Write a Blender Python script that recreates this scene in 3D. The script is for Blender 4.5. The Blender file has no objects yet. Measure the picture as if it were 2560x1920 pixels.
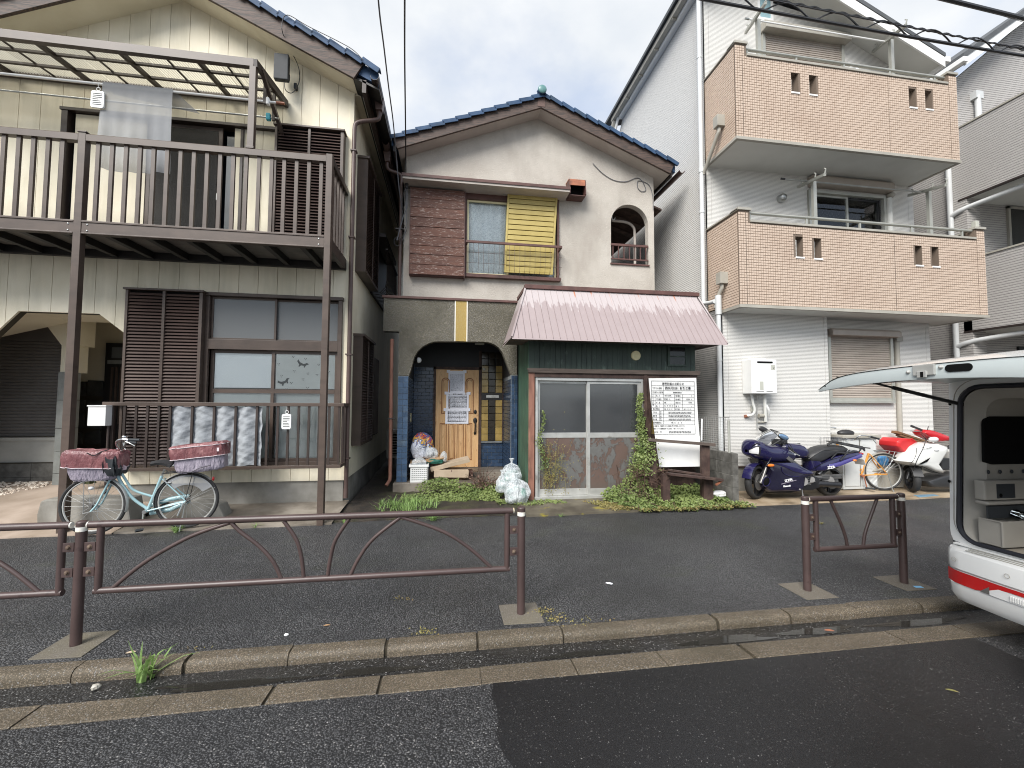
import bpy, bmesh, math, random
from math import radians, sin, cos, pi, sqrt, atan2
from mathutils import Vector, Matrix, Quaternion
from mathutils.geometry import tessellate_polygon
random.seed(7)
SC = bpy.context.scene
COL = SC.collection
# ------------------------------------------------------------------ camera, sky, sun, exposure
CAMH = 1.6
FPX, PITCH, YAW, ROLL = 1053.57, .0482313, .1506291, .0051503
_F = Vector((sin(YAW)*cos(PITCH), cos(YAW)*cos(PITCH), sin(PITCH)))
_R0 = Vector((cos(YAW), -sin(YAW), 0)); _U0 = _R0.cross(_F)
_R = cos(ROLL)*_R0 + sin(ROLL)*_U0; _U = -sin(ROLL)*_R0 + cos(ROLL)*_U0
cd = bpy.data.cameras.new('camera'); cam = bpy.data.objects.new('camera', cd); COL.objects.link(cam)
cd.sensor_width = 36; cd.sensor_fit = 'HORIZONTAL'; cd.lens = 36*FPX/2560; cd.clip_start = .05; cd.clip_end = 2000
m3 = Matrix((_R, _U, -_F)).transposed(); cam.matrix_world = Matrix.Translation((0, 0, CAMH)) @ m3.to_4x4()
SC.camera = cam

W = bpy.data.worlds.new('World'); SC.world = W; W.use_nodes = True
wn = W.node_tree; wn.nodes.clear()
SUN_EL, SUN_AZ = radians(43), radians(216)      # high, from behind the camera
def wnode(t, **kw):
    n = wn.nodes.new(t)
    for k, v in kw.items(): setattr(n, k, v)
    return n
sky = wnode('ShaderNodeTexSky', sky_type='NISHITA', sun_disc=False, sun_elevation=SUN_EL, sun_rotation=SUN_AZ, air_density=1.0, dust_density=1.5)
tc = wnode('ShaderNodeTexCoord')
mp = wnode('ShaderNodeMapping'); mp.inputs['Scale'].default_value = (1.5, 1.5, 2.6); mp.inputs['Location'].default_value = (.55, 2.1, .35)
n1 = wnode('ShaderNodeTexNoise'); n1.inputs['Scale'].default_value = 1.5; n1.inputs['Detail'].default_value = 6; n1.inputs['Roughness'].default_value = .52
cr = wnode('ShaderNodeValToRGB'); cr.color_ramp.elements[0].position = .40; cr.color_ramp.elements[1].position = .56
cr.color_ramp.elements[0].color = (.6, .6, .6, 1); cr.color_ramp.elements[1].color = (1, 1, 1, 1)
n2 = wnode('ShaderNodeTexNoise'); n2.inputs['Scale'].default_value = 3.2; n2.inputs['Detail'].default_value = 5
cr2 = wnode('ShaderNodeValToRGB')
cr2.color_ramp.elements[0].color = (4.7, 5.0, 5.4, 1); cr2.color_ramp.elements[1].color = (5.7, 5.85, 6.0, 1)
cr2.color_ramp.elements[0].position = .36; cr2.color_ramp.elements[1].position = .64
mx = wnode('ShaderNodeMix', data_type='RGBA')
gain = wnode('ShaderNodeMix', data_type='RGBA', blend_type='MULTIPLY'); gain.inputs[0].default_value = 1
gain.inputs[7].default_value = (1.5, 1.62, 1.72, 1)
bg = wnode('ShaderNodeBackground'); bg.inputs['Strength'].default_value = .093
wo = wnode('ShaderNodeOutputWorld')
L_ = wn.links.new
L_(tc.outputs['Generated'], mp.inputs[0]); L_(mp.outputs[0], n1.inputs['Vector']); L_(n1.outputs[0], cr.inputs[0])
L_(mp.outputs[0], n2.inputs['Vector']); L_(n2.outputs[0], cr2.inputs[0])
L_(sky.outputs[0], gain.inputs[6]); L_(cr.outputs[0], mx.inputs[0]); L_(gain.outputs[2], mx.inputs[6]); L_(cr2.outputs[0], mx.inputs[7])
L_(mx.outputs[2], bg.inputs[0]); L_(bg.outputs[0], wo.inputs[0])
sl = bpy.data.lights.new('sun', 'SUN'); sl.energy = 3.0; sl.angle = radians(34); sl.color = (1, .97, .92)
so = bpy.data.objects.new('sun', sl); COL.objects.link(so)
sd = Vector((sin(SUN_AZ)*cos(SUN_EL), cos(SUN_AZ)*cos(SUN_EL), sin(SUN_EL)))   # towards the sun
so.rotation_euler = sd.to_track_quat('Z', 'Y').to_euler(); so.location = (0, -10, 30)
vs = SC.view_settings; vs.view_transform = 'Standard'; vs.look = 'None'; vs.gamma = 1; vs.use_curve_mapping = False; vs.exposure = .86
SC.cycles.max_bounces = 8; SC.cycles.transparent_max_bounces = 16; SC.cycles.use_denoising = True; SC.cycles.filter_width = 1.05
SC.cycles.sample_clamp_indirect = 6

# ------------------------------------------------------------------ measuring: a pixel of the 2560-wide photograph onto a plane of the place
def ray(u, v): return _F + _R*((u-1280)/FPX) - _U*((v-960)/FPX)
def P(u, v, Y):
    d = ray(u, v); t = Y/d.y; return d.x*t, d.z*t+CAMH
def G(u, v, Z=0.):
    d = ray(u, v); t = (Z-CAMH)/d.z; return d.x*t, d.y*t
def S(u, v, X):
    d = ray(u, v); t = X/d.x; return d.y*t, d.z*t+CAMH
def zr(ox, oy, s): return lambda x, y: (ox+x*s, oy+y*s)
zA=zr(0,0,.28933);zB=zr(480,0,.28933);zC=zr(960,160,.36166);zD=zr(1500,0,.28933);zE=zr(1920,0,.28933);zF=zr(0,300,.28933);zG=zr(480,300,.28933);zH=zr(1700,400,.38879);zI=zr(0,700,.28933);zJ=zr(480,700,.28933);zK=zr(940,740,.32542);zL=zr(1200,700,.36157);zM=zr(1800,840,.28933);zN=zr(100,1050,.23508);zO=zr(2000,840,.48234);zQ=zr(1600,900,.24119);zR=zr(0,1240,.31646);zS=zr(600,1240,.36166);zT=zr(1200,1240,.36166);zU=zr(1900,1200,.30137)
zV=zr(840,700,.3617);zW=zr(840,100,.18083);zX=zr(2260,380,.3614)

# ------------------------------------------------------------------ mesh building
class MB:
    def __init__(s): s.v = []; s.f = []
    def add(s, vs, fs):
        o = len(s.v); s.v += [tuple(p) for p in vs]; s.f += [tuple(i+o for i in f) for f in fs]; return s
    def quad(s, *p): return s.add(p, [tuple(range(len(p)))])
    def box(s, x0, x1, y0, y1, z0, z1):
        return s.add([(x0,y0,z0),(x1,y0,z0),(x1,y1,z0),(x0,y1,z0),(x0,y0,z1),(x1,y0,z1),(x1,y1,z1),(x0,y1,z1)],
                     [(0,3,2,1),(4,5,6,7),(0,1,5,4),(1,2,6,5),(2,3,7,6),(3,0,4,7)])
    def bar(s, p, q, w, d, up=(0,0,1)):
        p, q = Vector(p), Vector(q); t = (q-p).normalized(); up = Vector(up)
        if abs(t.dot(up)) > .98: up = Vector((0,1,0))
        a = t.cross(up).normalized()*w/2; b = a.cross(t).normalized()*d/2
        return s.add([p-a-b,p+a-b,p+a+b,p-a+b,q-a-b,q+a-b,q+a+b,q-a+b],
                     [(0,3,2,1),(4,5,6,7),(0,1,5,4),(1,2,6,5),(2,3,7,6),(3,0,4,7)])
    def tube(s, pts, r, n=8, cap=True, closed=False):
        pts = [Vector(p) for p in pts]; N = len(pts); rs = r if isinstance(r, (list, tuple)) else [r]*N
        tan = []
        for i in range(N):
            a = pts[i-1] if (i or closed) else pts[i]; b = pts[(i+1) % N] if (i < N-1 or closed) else pts[i]
            tan.append((b-a).normalized())
        ref = Vector((0,0,1)) if abs(tan[0].z) < .9 else Vector((1,0,0))
        nrm = (ref-tan[0]*ref.dot(tan[0])).normalized(); vs = []
        for i in range(N):
            nrm = (nrm-tan[i]*nrm.dot(tan[i]))
            nrm = nrm.normalized() if nrm.length > 1e-6 else tan[i].orthogonal().normalized()
            bi = tan[i].cross(nrm)
            for k in range(n):
                a = 2*pi*k/n; vs.append(pts[i]+(nrm*cos(a)+bi*sin(a))*rs[i])
        fs = []
        for i in range(N if closed else N-1):
            j = (i+1) % N
            for k in range(n):
                k2 = (k+1) % n; fs.append((i*n+k, i*n+k2, j*n+k2, j*n+k))
        if cap and not closed: fs += [tuple(range(n))[::-1], tuple((N-1)*n+k for k in range(n))]
        return s.add(vs, fs)
    def cyl(s, p, q, r, n=12): return s.tube([p, q], r, n)
    def prism(s, poly, plane, a, b, holes=()):
        def to(u, w, h): return {'xz': (u, h, w), 'yz': (h, u, w), 'xy': (u, w, h)}[plane]
        loops = [list(poly)]+[list(h) for h in holes]
        flat = [p for l in loops for p in l]; n = len(flat)
        vs = [to(p[0], p[1], a) for p in flat]+[to(p[0], p[1], b) for p in flat]
        if len(loops) == 1 and len(poly) <= 4: tris = [tuple(range(n))]
        else: tris = tessellate_polygon([[Vector((p[0], p[1], 0)) for p in l] for l in loops])
        fs = [tuple(t) for t in tris]+[tuple(i+n for i in t)[::-1] for t in tris]; o = 0
        for l in loops:
            m = len(l)
            for i in range(m):
                j = (i+1) % m; fs.append((o+i, o+j, o+j+n, o+i+n))
            o += m
        return s.add(vs, fs)
    def lathe(s, prof, o, ax=(0,0,1), n=16, arc=2*pi):
        o = Vector(o); q = Vector((0,0,1)).rotation_difference(Vector(ax).normalized()); vs = []; fs = []; m = len(prof)
        full = arc > 6.28; N = n if full else n+1
        for k in range(N):
            a = arc*k/n
            for r, h in prof: vs.append(o+q @ Vector((r*cos(a), r*sin(a), h)))
        for k in range(n):
            k2 = (k+1) % N
            for i in range(m-1): fs.append((k*m+i, k2*m+i, k2*m+i+1, k*m+i+1))
        return s.add(vs, fs)
    def ell(s, c, rx, ry, rz, nu=14, nv=8, rot=None):
        vs = []; fs = []; c = Vector(c)
        for j in range(nv+1):
            t = pi*j/nv
            for i in range(nu):
                a = 2*pi*i/nu; p = Vector((rx*sin(t)*cos(a), ry*sin(t)*sin(a), rz*cos(t)))
                if rot: p = rot @ p
                vs.append(c+p)
        for j in range(nv):
            for i in range(nu): fs.append((j*nu+i, (j+1)*nu+i, (j+1)*nu+(i+1) % nu, j*nu+(i+1) % nu))
        return s.add(vs, fs)
    def grid(s, fn, nu, nv):
        vs = [fn(i/nu, j/nv) for j in range(nv+1) for i in range(nu+1)]
        return s.add(vs, [(j*(nu+1)+i, j*(nu+1)+i+1, (j+1)*(nu+1)+i+1, (j+1)*(nu+1)+i) for j in range(nv) for i in range(nu)])
BASE = {}
def islands(mb):
    """the separate pieces of a mesh, as meshes of their own"""
    key = {}; par = list(range(len(mb.v)))
    def find(i):
        while par[i] != i: par[i] = par[par[i]]; i = par[i]
        return i
    for i, p in enumerate(mb.v):
        k = tuple(round(c, 4) for c in p)
        if k in key: par[find(i)] = find(key[k])
        else: key[k] = i
    for f in mb.f:
        for i in f[1:]: par[find(i)] = find(f[0])
    out = {}
    for f in mb.f:
        m_ = out.setdefault(find(f[0]), MB()); m_.add([mb.v[i] for i in f], [tuple(range(len(f)))])
    return list(out.values())
def mesh_of(mb, name, m, off=(0,0,0), smooth=0, bevel=0, recalc=True, thick=0):
    me = bpy.data.meshes.new(name); ox, oy, oz = off
    me.from_pydata([(x-ox, y-oy, z-oz) for x, y, z in mb.v], [], mb.f)
    if recalc or bevel:
        bm = bmesh.new(); bm.from_mesh(me)
        if bevel or smooth: bmesh.ops.remove_doubles(bm, verts=bm.verts, dist=1e-5)
        if thick: bmesh.ops.solidify(bm, geom=bm.faces[:], thickness=thick)
        bmesh.ops.recalc_face_normals(bm, faces=bm.faces)
        if bevel:
            ed = [e for e in bm.edges if len(e.link_faces) == 2 and e.calc_face_angle(0) > .5]
            bmesh.ops.bevel(bm, geom=ed, offset=bevel, segments=2, profile=.6, affect='EDGES', clamp_overlap=True)
        bm.to_mesh(me); bm.free()
    me.materials.append(m if not isinstance(m, str) else MT[m])
    if smooth:
        me.shade_smooth(); me.set_sharp_from_angle(angle=radians(smooth if smooth > 1 else 40))
    return me
def link(name, me, parent=None, loc=(0,0,0), rot=None, scale=None):
    o = bpy.data.objects.new(name, me); COL.objects.link(o)
    if parent is not None: o.parent = parent
    o.location = loc
    if rot: o.rotation_euler = rot
    if scale: o.scale = scale
    return o
def tag(o, label=None, cat=None, group=None, kind=None):
    for k, v in (('label', label), ('category', cat), ('group', group), ('kind', kind)):
        if v: o[k] = v
    return o
def thing(name, label, cat, loc=(0,0,0), group=None):
    o = bpy.data.objects.new(name, None); COL.objects.link(o); o.location = loc; o.empty_display_size = .2
    BASE[o.name] = Vector(loc); return tag(o, label, cat, group)
def part(name, mb, m, parent=None, **kw):
    """mesh given in world metres -> one object, child of parent (whose base is known)"""
    b = BASE.get(parent.name, Vector((0,0,0))) if parent is not None else Vector((0,0,0))
    o = link(name, mesh_of(mb, name, m, b, **kw), parent); BASE[o.name] = b; return o
def parts(name, mb, m, parent=None, **kw):
    """every separate piece of the mesh as a part of its own"""
    return [part(name, i, m, parent, **kw) for i in islands(mb)]
def solo(name, mb, m, label, cat, group=None, kind=None, loc=None, **kw):
    """a one-mesh thing, origin at its base"""
    if loc is None:
        xs, ys, zs = zip(*mb.v); loc = ((min(xs)+max(xs))/2, (min(ys)+max(ys))/2, min(zs))
    o = link(name, mesh_of(mb, name, m, loc, **kw), None, loc); BASE[o.name] = Vector(loc)
    return tag(o, label, cat, group, kind)
def struct(name, mb, m, parent=None, **kw):
    o = part(name, mb, m, parent, **kw)
    if parent is None: o['kind'] = 'structure'
    return o
def piece(name, me, parent, at, rot=None, scale=None):
    b = BASE.get(parent.name, Vector((0,0,0))) if parent is not None else Vector((0,0,0))
    return link(name, me, parent, Vector(at)-b, rot, scale)
def copy_tree(o, parent=None, delta=None):
    c = o.copy(); COL.objects.link(c)
    if parent is not None: c.parent = parent
    BASE[c.name] = BASE.get(o.name, Vector((0,0,0)))
    for ch in list(o.children): copy_tree(ch, c)
    if delta is not None: c.location = c.location+Vector(delta); BASE[c.name] = BASE[c.name]+Vector(delta)
    return c
def arc(cx, cz, rx, rz, a0, a1, n): return [(cx+rx*cos(radians(a0+(a1-a0)*i/n)), cz+rz*sin(radians(a0+(a1-a0)*i/n))) for i in range(n+1)]
def bez(p0, p1, p2, p3, n):
    p0, p1, p2, p3 = map(Vector, (p0, p1, p2, p3))
    return [p0*(1-t)**3+p1*3*t*(1-t)**2+p2*3*t*t*(1-t)+p3*t**3 for t in [i/n for i in range(n+1)]]
def spline(pts, n=6):
    pts = [Vector(p) for p in pts]; out = []
    for i in range(len(pts)-1):
        a = pts[max(i-1, 0)]; b = pts[i]; c = pts[i+1]; d = pts[min(i+2, len(pts)-1)]
        for k in range(n):
            t = k/n; out.append(.5*((2*b)+(c-a)*t+(2*a-5*b+4*c-d)*t*t+(3*b-a-3*c+d)*t**3))
    return out+[pts[-1]]
def text_mb(s, size, o, ex=(1,0,0), ey=(0,0,1), align='LEFT', off=.002, bold=0, squeeze=1):
    cu = bpy.data.curves.new('t', 'FONT'); cu.body = s; cu.size = size; cu.align_x = align; cu.resolution_u = 1; cu.offset = bold
    ob = bpy.data.objects.new('t', cu); COL.objects.link(ob); dg = bpy.context.evaluated_depsgraph_get(); dg.update()
    me = ob.evaluated_get(dg).to_mesh(); mb = MB(); o, ex, ey = Vector(o), Vector(ex), Vector(ey); nz = ex.cross(ey).normalized()
    mb.add([o+ex*v.co.x*squeeze+ey*v.co.y+nz*off for v in me.vertices], [tuple(p.vertices) for p in me.polygons])
    ob.evaluated_get(dg).to_mesh_clear(); bpy.data.objects.remove(ob); bpy.data.curves.remove(cu); return mb

# ------------------------------------------------------------------ materials
MT = {}
def srgb(r, g, b): return tuple(((c/255/12.92) if c/255 <= .04045 else ((c/255+.055)/1.055)**2.4) for c in (r, g, b))
def nd(nt, t, ins=None, **props):
    n = nt.nodes.new(t)
    for k, v in props.items(): setattr(n, k, v)
    for k, v in (ins or {}).items():
        if isinstance(v, bpy.types.NodeSocket): nt.links.new(v, n.inputs[k])
        else: n.inputs[k].default_value = v
    return n
def c4(c): return (*c[:3], 1)
def ramp(nt, fac, stops):
    n = nt.nodes.new('ShaderNodeValToRGB'); e = n.color_ramp.elements
    while len(e) < len(stops): e.new(.5)
    for el, (p, c) in zip(e, stops): el.position = p; el.color = c4(c) if not isinstance(c, (int, float)) else (c, c, c, 1)
    nt.links.new(fac, n.inputs[0]); return n.outputs[0]
def mixc(nt, f, a, b, blend='MIX'):
    n = nt.nodes.new('ShaderNodeMix'); n.data_type = 'RGBA'; n.blend_type = blend
    for i, v in ((0, f), (6, a), (7, b)):
        if isinstance(v, bpy.types.NodeSocket): nt.links.new(v, n.inputs[i])
        else: n.inputs[i].default_value = v if i == 0 else c4(v)
    return n.outputs[2]
def math_(nt, op, a, b=0., c=0.):
    n = nt.nodes.new('ShaderNodeMath'); n.operation = op
    for i, v in enumerate((a, b, c)):
        if isinstance(v, bpy.types.NodeSocket): nt.links.new(v, n.inputs[i])
        else: n.inputs[i].default_value = v
    return n.outputs[0]
def wpos(nt, st=(1,1,1), off=(0,0,0)):
    g = nd(nt, 'ShaderNodeNewGeometry'); m = nd(nt, 'ShaderNodeMapping', {0: g.outputs['Position'], 1: off, 3: st}); return m.outputs[0]
def noise(nt, vec, sc, det=4, rough=.55, dist=0): return nd(nt, 'ShaderNodeTexNoise', {'Vector': vec, 'Scale': sc, 'Detail': det, 'Roughness': rough, 'Distortion': dist}).outputs[0]
def start(key):
    m = bpy.data.materials.new(key); m.use_nodes = True; nt = m.node_tree; MT[key] = m; return m, nt, nt.nodes['Principled BSDF']
def bump(nt, bs, h, st, dist=.01, base=None):
    n = nd(nt, 'ShaderNodeBump', {'Height': h, 'Strength': st, 'Distance': dist})
    if base is not None: nt.links.new(base, n.inputs['Normal'])
    nt.links.new(n.outputs[0], bs.inputs['Normal']); return n.outputs[0]
def mat(key, c1, c2=None, sc=5, det=6, rp=(.35,.65), st=(1,1,1), rgh=.6, metal=0, bmp=0, bsc=80, bd=.004, spec=.5, coat=0, dirt=None, dsc=1.2, drp=(.5,.75), dst=(1,1,1), var=0, spk=None, ssc=200, srp=(.62,.7), alpha=1, sss=0):
    m, nt, bs = start(key); v = wpos(nt, st); col = c4(c1)
    if c2 is not None: col = mixc(nt, ramp(nt, noise(nt, v, sc, det), [(rp[0], 0), (rp[1], 1)]), c1, c2)
    if spk is not None: col = mixc(nt, ramp(nt, noise(nt, wpos(nt), ssc, 2), [(srp[0], 0), (srp[1], 1)]), col, spk)
    if dirt is not None: col = mixc(nt, ramp(nt, noise(nt, wpos(nt, dst, (3.1, 1.7, 5.3)), dsc, 7, .62), [(drp[0], 0), (drp[1], 1)]), col, dirt)
    if var:
        oi = nd(nt, 'ShaderNodeObjectInfo'); k = math_(nt, 'MULTIPLY_ADD', oi.outputs['Random'], var, 1-var/2)
        col = nd(nt, 'ShaderNodeHueSaturation', {'Color': col, 'Value': k}).outputs[0]
    if isinstance(col, bpy.types.NodeSocket): nt.links.new(col, bs.inputs['Base Color'])
    else: bs.inputs['Base Color'].default_value = col
    bs.inputs['Roughness'].default_value = rgh; bs.inputs['Metallic'].default_value = metal; bs.inputs['Specular IOR Level'].default_value = spec
    bs.inputs['Coat Weight'].default_value = coat; bs.inputs['Coat Roughness'].default_value = .08; bs.inputs['Alpha'].default_value = alpha
    if bmp: bump(nt, bs, noise(nt, v, bsc, 3), bmp, bd)
    return m
def glassmat(key, tint=(.9,.95,.95), opac=.0, c=(.5,.5,.5), rough=.02, refl=1.0, wavy=0):
    """window glass: Fresnel reflection over what stands behind it; opac = share of frosted body"""
    m, nt, bs = start(key); out = nt.nodes['Material Output']
    gl = nd(nt, 'ShaderNodeBsdfGlossy', {'Color': (1,1,1,1), 'Roughness': rough}); tr = nd(nt, 'ShaderNodeBsdfTransparent', {'Color': c4(tint)})
    df = nd(nt, 'ShaderNodeBsdfPrincipled', {'Base Color': c4(c), 'Roughness': .5}); fr = nd(nt, 'ShaderNodeFresnel', {'IOR': 1.5})
    if wavy:
        b = nd(nt, 'ShaderNodeBump', {'Height': noise(nt, wpos(nt), 3, 2), 'Strength': wavy, 'Distance': .1}); nt.links.new(b.outputs[0], gl.inputs['Normal'])
    a = nd(nt, 'ShaderNodeMixShader', {0: opac, 1: tr.outputs[0], 2: df.outputs[0]})
    b = nd(nt, 'ShaderNodeMixShader', {0: math_(nt, 'MULTIPLY', fr.outputs[0], refl), 1: a.outputs[0], 2: gl.outputs[0]})
    nt.links.new(b.outputs[0], out.inputs['Surface']); return m

# stone-chip surfaces: asphalt, washed concrete
def chips(key, base, chip_lo, chip_hi, sc=95, rgh=(.35,.75), bst=.8, wet=.35, stain=None, moss=None, light=.1, bd=.006, big=2.0, tone=.25):
    m, nt, bs = start(key); v = wpos(nt)
    w = nd(nt, 'ShaderNodeTexNoise', {'Vector': v, 'Scale': sc*.9, 'Detail': 1}); dv = nd(nt, 'ShaderNodeVectorMath', {0: w.outputs[1], 1: (.012, .012, .012)}, operation='MULTIPLY')
    vv = nd(nt, 'ShaderNodeVectorMath', {0: v, 1: dv.outputs[0]}, operation='ADD').outputs[0]
    vo = nd(nt, 'ShaderNodeTexVoronoi', {'Vector': vv, 'Scale': sc}); dist = vo.outputs['Distance']; vc = nd(nt, 'ShaderNodeSeparateColor', {0: vo.outputs['Color']})
    body = ramp(nt, dist, [(.25, 1), (.62, 0)])
    chip = mixc(nt, vc.outputs[0], chip_lo, chip_hi)
    chip = mixc(nt, ramp(nt, vc.outputs[1], [(1-light*.45, 0), (1-light*.2, 1)]), chip, (.30, .29, .28))
    col = mixc(nt, body, base, chip)
    bigf = noise(nt, v, big, 5, .6)
    col = mixc(nt, ramp(nt, bigf, [(.35, 0), (.7, tone)]), col, tuple(c*.35 for c in base), 'MIX')
    if stain: col = mixc(nt, ramp(nt, noise(nt, wpos(nt, (1,1,1), (9,4,2)), 1.1, 7, .65), [(.5, 0), (.72, .75)]), col, stain)
    if moss: col = mixc(nt, ramp(nt, noise(nt, wpos(nt, (1,1.6,1), (2.2,6.4,0)), .85, 6, .6), [(.58, 0), (.74, .55)]), col, moss)
    nt.links.new(col, bs.inputs['Base Color'])
    nt.links.new(ramp(nt, noise(nt, wpos(nt, (1,1,1), (7,1,0)), .8, 4), [(.35, rgh[0]), (.65, rgh[1])]), bs.inputs['Roughness'])
    h = math_(nt, 'ADD', math_(nt, 'MULTIPLY', body, math_(nt, 'MULTIPLY_ADD', vc.outputs[2], .8, .4)), math_(nt, 'MULTIPLY', noise(nt, v, sc*2.5, 2), .3))
    bump(nt, bs, h, bst, bd); bs.inputs['Specular IOR Level'].default_value = wet; return m
chips('asphalt', (.019,.0192,.0203), (.05,.05,.0535), (.205,.206,.213), 92, (.34,.62), 1.0, .5, moss=(.05,.058,.026), light=.16, tone=.5, big=.9)
chips('asphalt_road', (.014,.014,.015), (.033,.033,.0352), (.135,.135,.14), 100, (.36,.6), .9, .5, light=.22)
chips('asphalt_fresh', (.0085,.0085,.0095), (.010,.010,.011), (.024,.024,.026), 190, (.20,.42), .32, .5, light=.07, tone=.7, big=.9)
chips('asphalt_gutter', (.010,.010,.0105), (.024,.024,.024), (.08,.078,.074), 105, (.08,.4), .6, .6, light=.25, stain=(.03,.026,.018))
chips('washed_concrete', (.085,.069,.048), (.12,.096,.066), (.285,.23,.17), 120, (.4,.75), .5, .4, stain=(.05,.042,.026), light=.25, tone=.35)
chips('pad_concrete', (.13,.115,.094), (.15,.133,.11), (.215,.195,.16), 140, (.55,.8), .25, .3, stain=(.15,.135,.085), light=.1)
mat('sheet_concrete', srgb(146,138,127), srgb(112,104,94), 2.2, bmp=.25, bsc=60, rgh=.5, dirt=srgb(78,70,60), dsc=1.5, drp=(.42,.7))
mat('pink_concrete', srgb(172,156,142), srgb(146,131,116), 2.0, bmp=.2, bsc=70, rgh=.65, dirt=srgb(120,104,84), dsc=.9)
mat('moss_concrete', srgb(104,98,84), srgb(72,66,56), 3, bmp=.35, bsc=50, rgh=.6, dirt=srgb(150,138,40), dsc=2.6, drp=(.58,.68))
mat('forecourt_concrete', srgb(176,160,138), srgb(140,122,98), 2.6, bmp=.25, bsc=60, rgh=.5, dirt=srgb(64,54,44), dsc=1.4, drp=(.52,.72), dst=(1,2.4,1))
mat('soil', srgb(62,54,46), srgb(38,33,28), 6, bmp=.9, bsc=45, bd=.02, rgh=.75, dirt=srgb(66,68,38), dsc=2.2)
mat('found_concrete', srgb(150,147,140), srgb(114,111,104), 2.5, bmp=.15, bsc=50, rgh=.8, dirt=srgb(92,88,78), dsc=1.3, dst=(1,1,.5))
mat('block_concrete', srgb(108,106,101), srgb(78,76,72), 9, bmp=.4, bsc=120, rgh=.85, dirt=srgb(60,57,52), dsc=2, var=.14)
# cream house
mat('siding_cream', srgb(229,221,200), srgb(221,212,189), 3, bmp=.5, bsc=130, bd=.003, rgh=.65, dirt=srgb(186,180,158), dsc=.9, drp=(.48,.8), dst=(3,1,.3), var=.05)
mat('soffit_cream', srgb(224,216,194), srgb(216,207,184), 3, bmp=.15, bsc=150, rgh=.7)
mat('joint_dark', srgb(58,52,40))
mat('timber_brown', srgb(106,84,76), srgb(88,68,61), 3, st=(1,6,6), bmp=.5, bsc=14, rgh=.6, dirt=srgb(58,45,40), dsc=7, drp=(.56,.64), dst=(.35,3,5))
mat('timber_worn', srgb(92,75,67), srgb(76,61,54), 3, st=(1,6,6), bmp=.6, bsc=14, rgh=.65, dirt=srgb(58,50,46), dsc=9, drp=(.5,.56), dst=(.5,3,8))
mat('bronze', srgb(84,71,63), srgb(74,62,55), 4, rgh=.42, spec=.45, dirt=srgb(64,54,48), dsc=2.2, dst=(1,1,4))
mat('bronze_dark', srgb(58,47,42), srgb(48,39,35), 4, rgh=.45)
mat('slat_brown', srgb(80,64,58), srgb(68,54,49), 3, rgh=.5, var=.08, dirt=srgb(62,44,42), dsc=3)
mat('shutter_dark', srgb(70,56,50), srgb(60,48,43), 4, rgh=.5)
mat('black_iron', (.012,.011,.011), (.02,.018,.017), 4, rgh=.5)
mat('deck_under', srgb(122,118,112), srgb(106,102,98), 3, rgh=.7)
mat('roof_tile_blue', srgb(60,84,114), srgb(48,70,98), 9, rgh=.6, spec=.25, bmp=.08, bsc=40, var=.18, dirt=srgb(56,70,82), dsc=3)
mat('tile_teal', srgb(98,140,138), srgb(80,120,120), 8, rgh=.35)
mat('pipe_brown', srgb(92,74,68), srgb(80,63,58), 3, rgh=.45, dirt=srgb(68,52,47), dsc=4)
mat('pipe_dark', srgb(54,46,43), srgb(44,38,36), 3, rgh=.4)
mat('steel', srgb(190,192,190), srgb(170,172,170), 6, rgh=.3, metal=.85)
mat('chrome', (.75,.75,.75), (.6,.6,.6), 8, rgh=.15, metal=1)
mat('alu', srgb(198,198,194), srgb(180,180,176), 5, rgh=.42, metal=.5, dirt=srgb(140,136,128), dsc=5, drp=(.58,.75))
mat('white_plastic', srgb(232,232,230), rgh=.4)
mat('black_plastic', (.018,.018,.019), (.028,.028,.029), 6, rgh=.4)
mat('rubber', (.018,.018,.019), (.03,.03,.03), 8, rgh=.7)
mat('dark_grey_plastic', srgb(58,61,64), srgb(50,53,56), 4, rgh=.6, spec=.3)
mat('net_cloth', srgb(160,162,165), srgb(148,150,153), 3, rgh=.8, alpha=.66)
mat('sheet_cloth', srgb(152,156,160), srgb(138,142,147), 3, rgh=.85, bmp=.3, bsc=9, bd=.05, dirt=srgb(122,126,130), dsc=4)
mat('blind_white', srgb(246,246,246), srgb(238,239,240), 2, rgh=.8)
mat('film_grey', srgb(216,216,212), srgb(206,206,202), 2, rgh=.7)
mat('print_grey', srgb(92,94,93), rgh=.8)
mat('cast_dark', (.006,.006,.006), rgh=.9, spec=.1)
mat('stone_dark', srgb(70,70,66), srgb(50,50,47), 5, bmp=.5, bsc=14, bd=.02, rgh=.75, var=.25)
mat('stone_grey', srgb(132,134,130), srgb(120,122,118), 9, bmp=.4, bsc=70, rgh=.8, var=.1)
mat('shutter_grey', srgb(108,104,100), srgb(98,94,90), 3, rgh=.5)
mat('sill_grey', srgb(178,176,168), srgb(160,158,150), 3, rgh=.6)
glassmat('glass_window', (.95,.97,.97), .0)
glassmat('glass_frost', (.5,.52,.53), .6, srgb(128,131,132), .15, .6)
glassmat('glass_shop', (.2,.21,.22), .6, (.06,.065,.07), .14, 2.2)
glassmat('glass_dark', (.16,.17,.18), .35, (.02,.022,.024), .06, .8)
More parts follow.
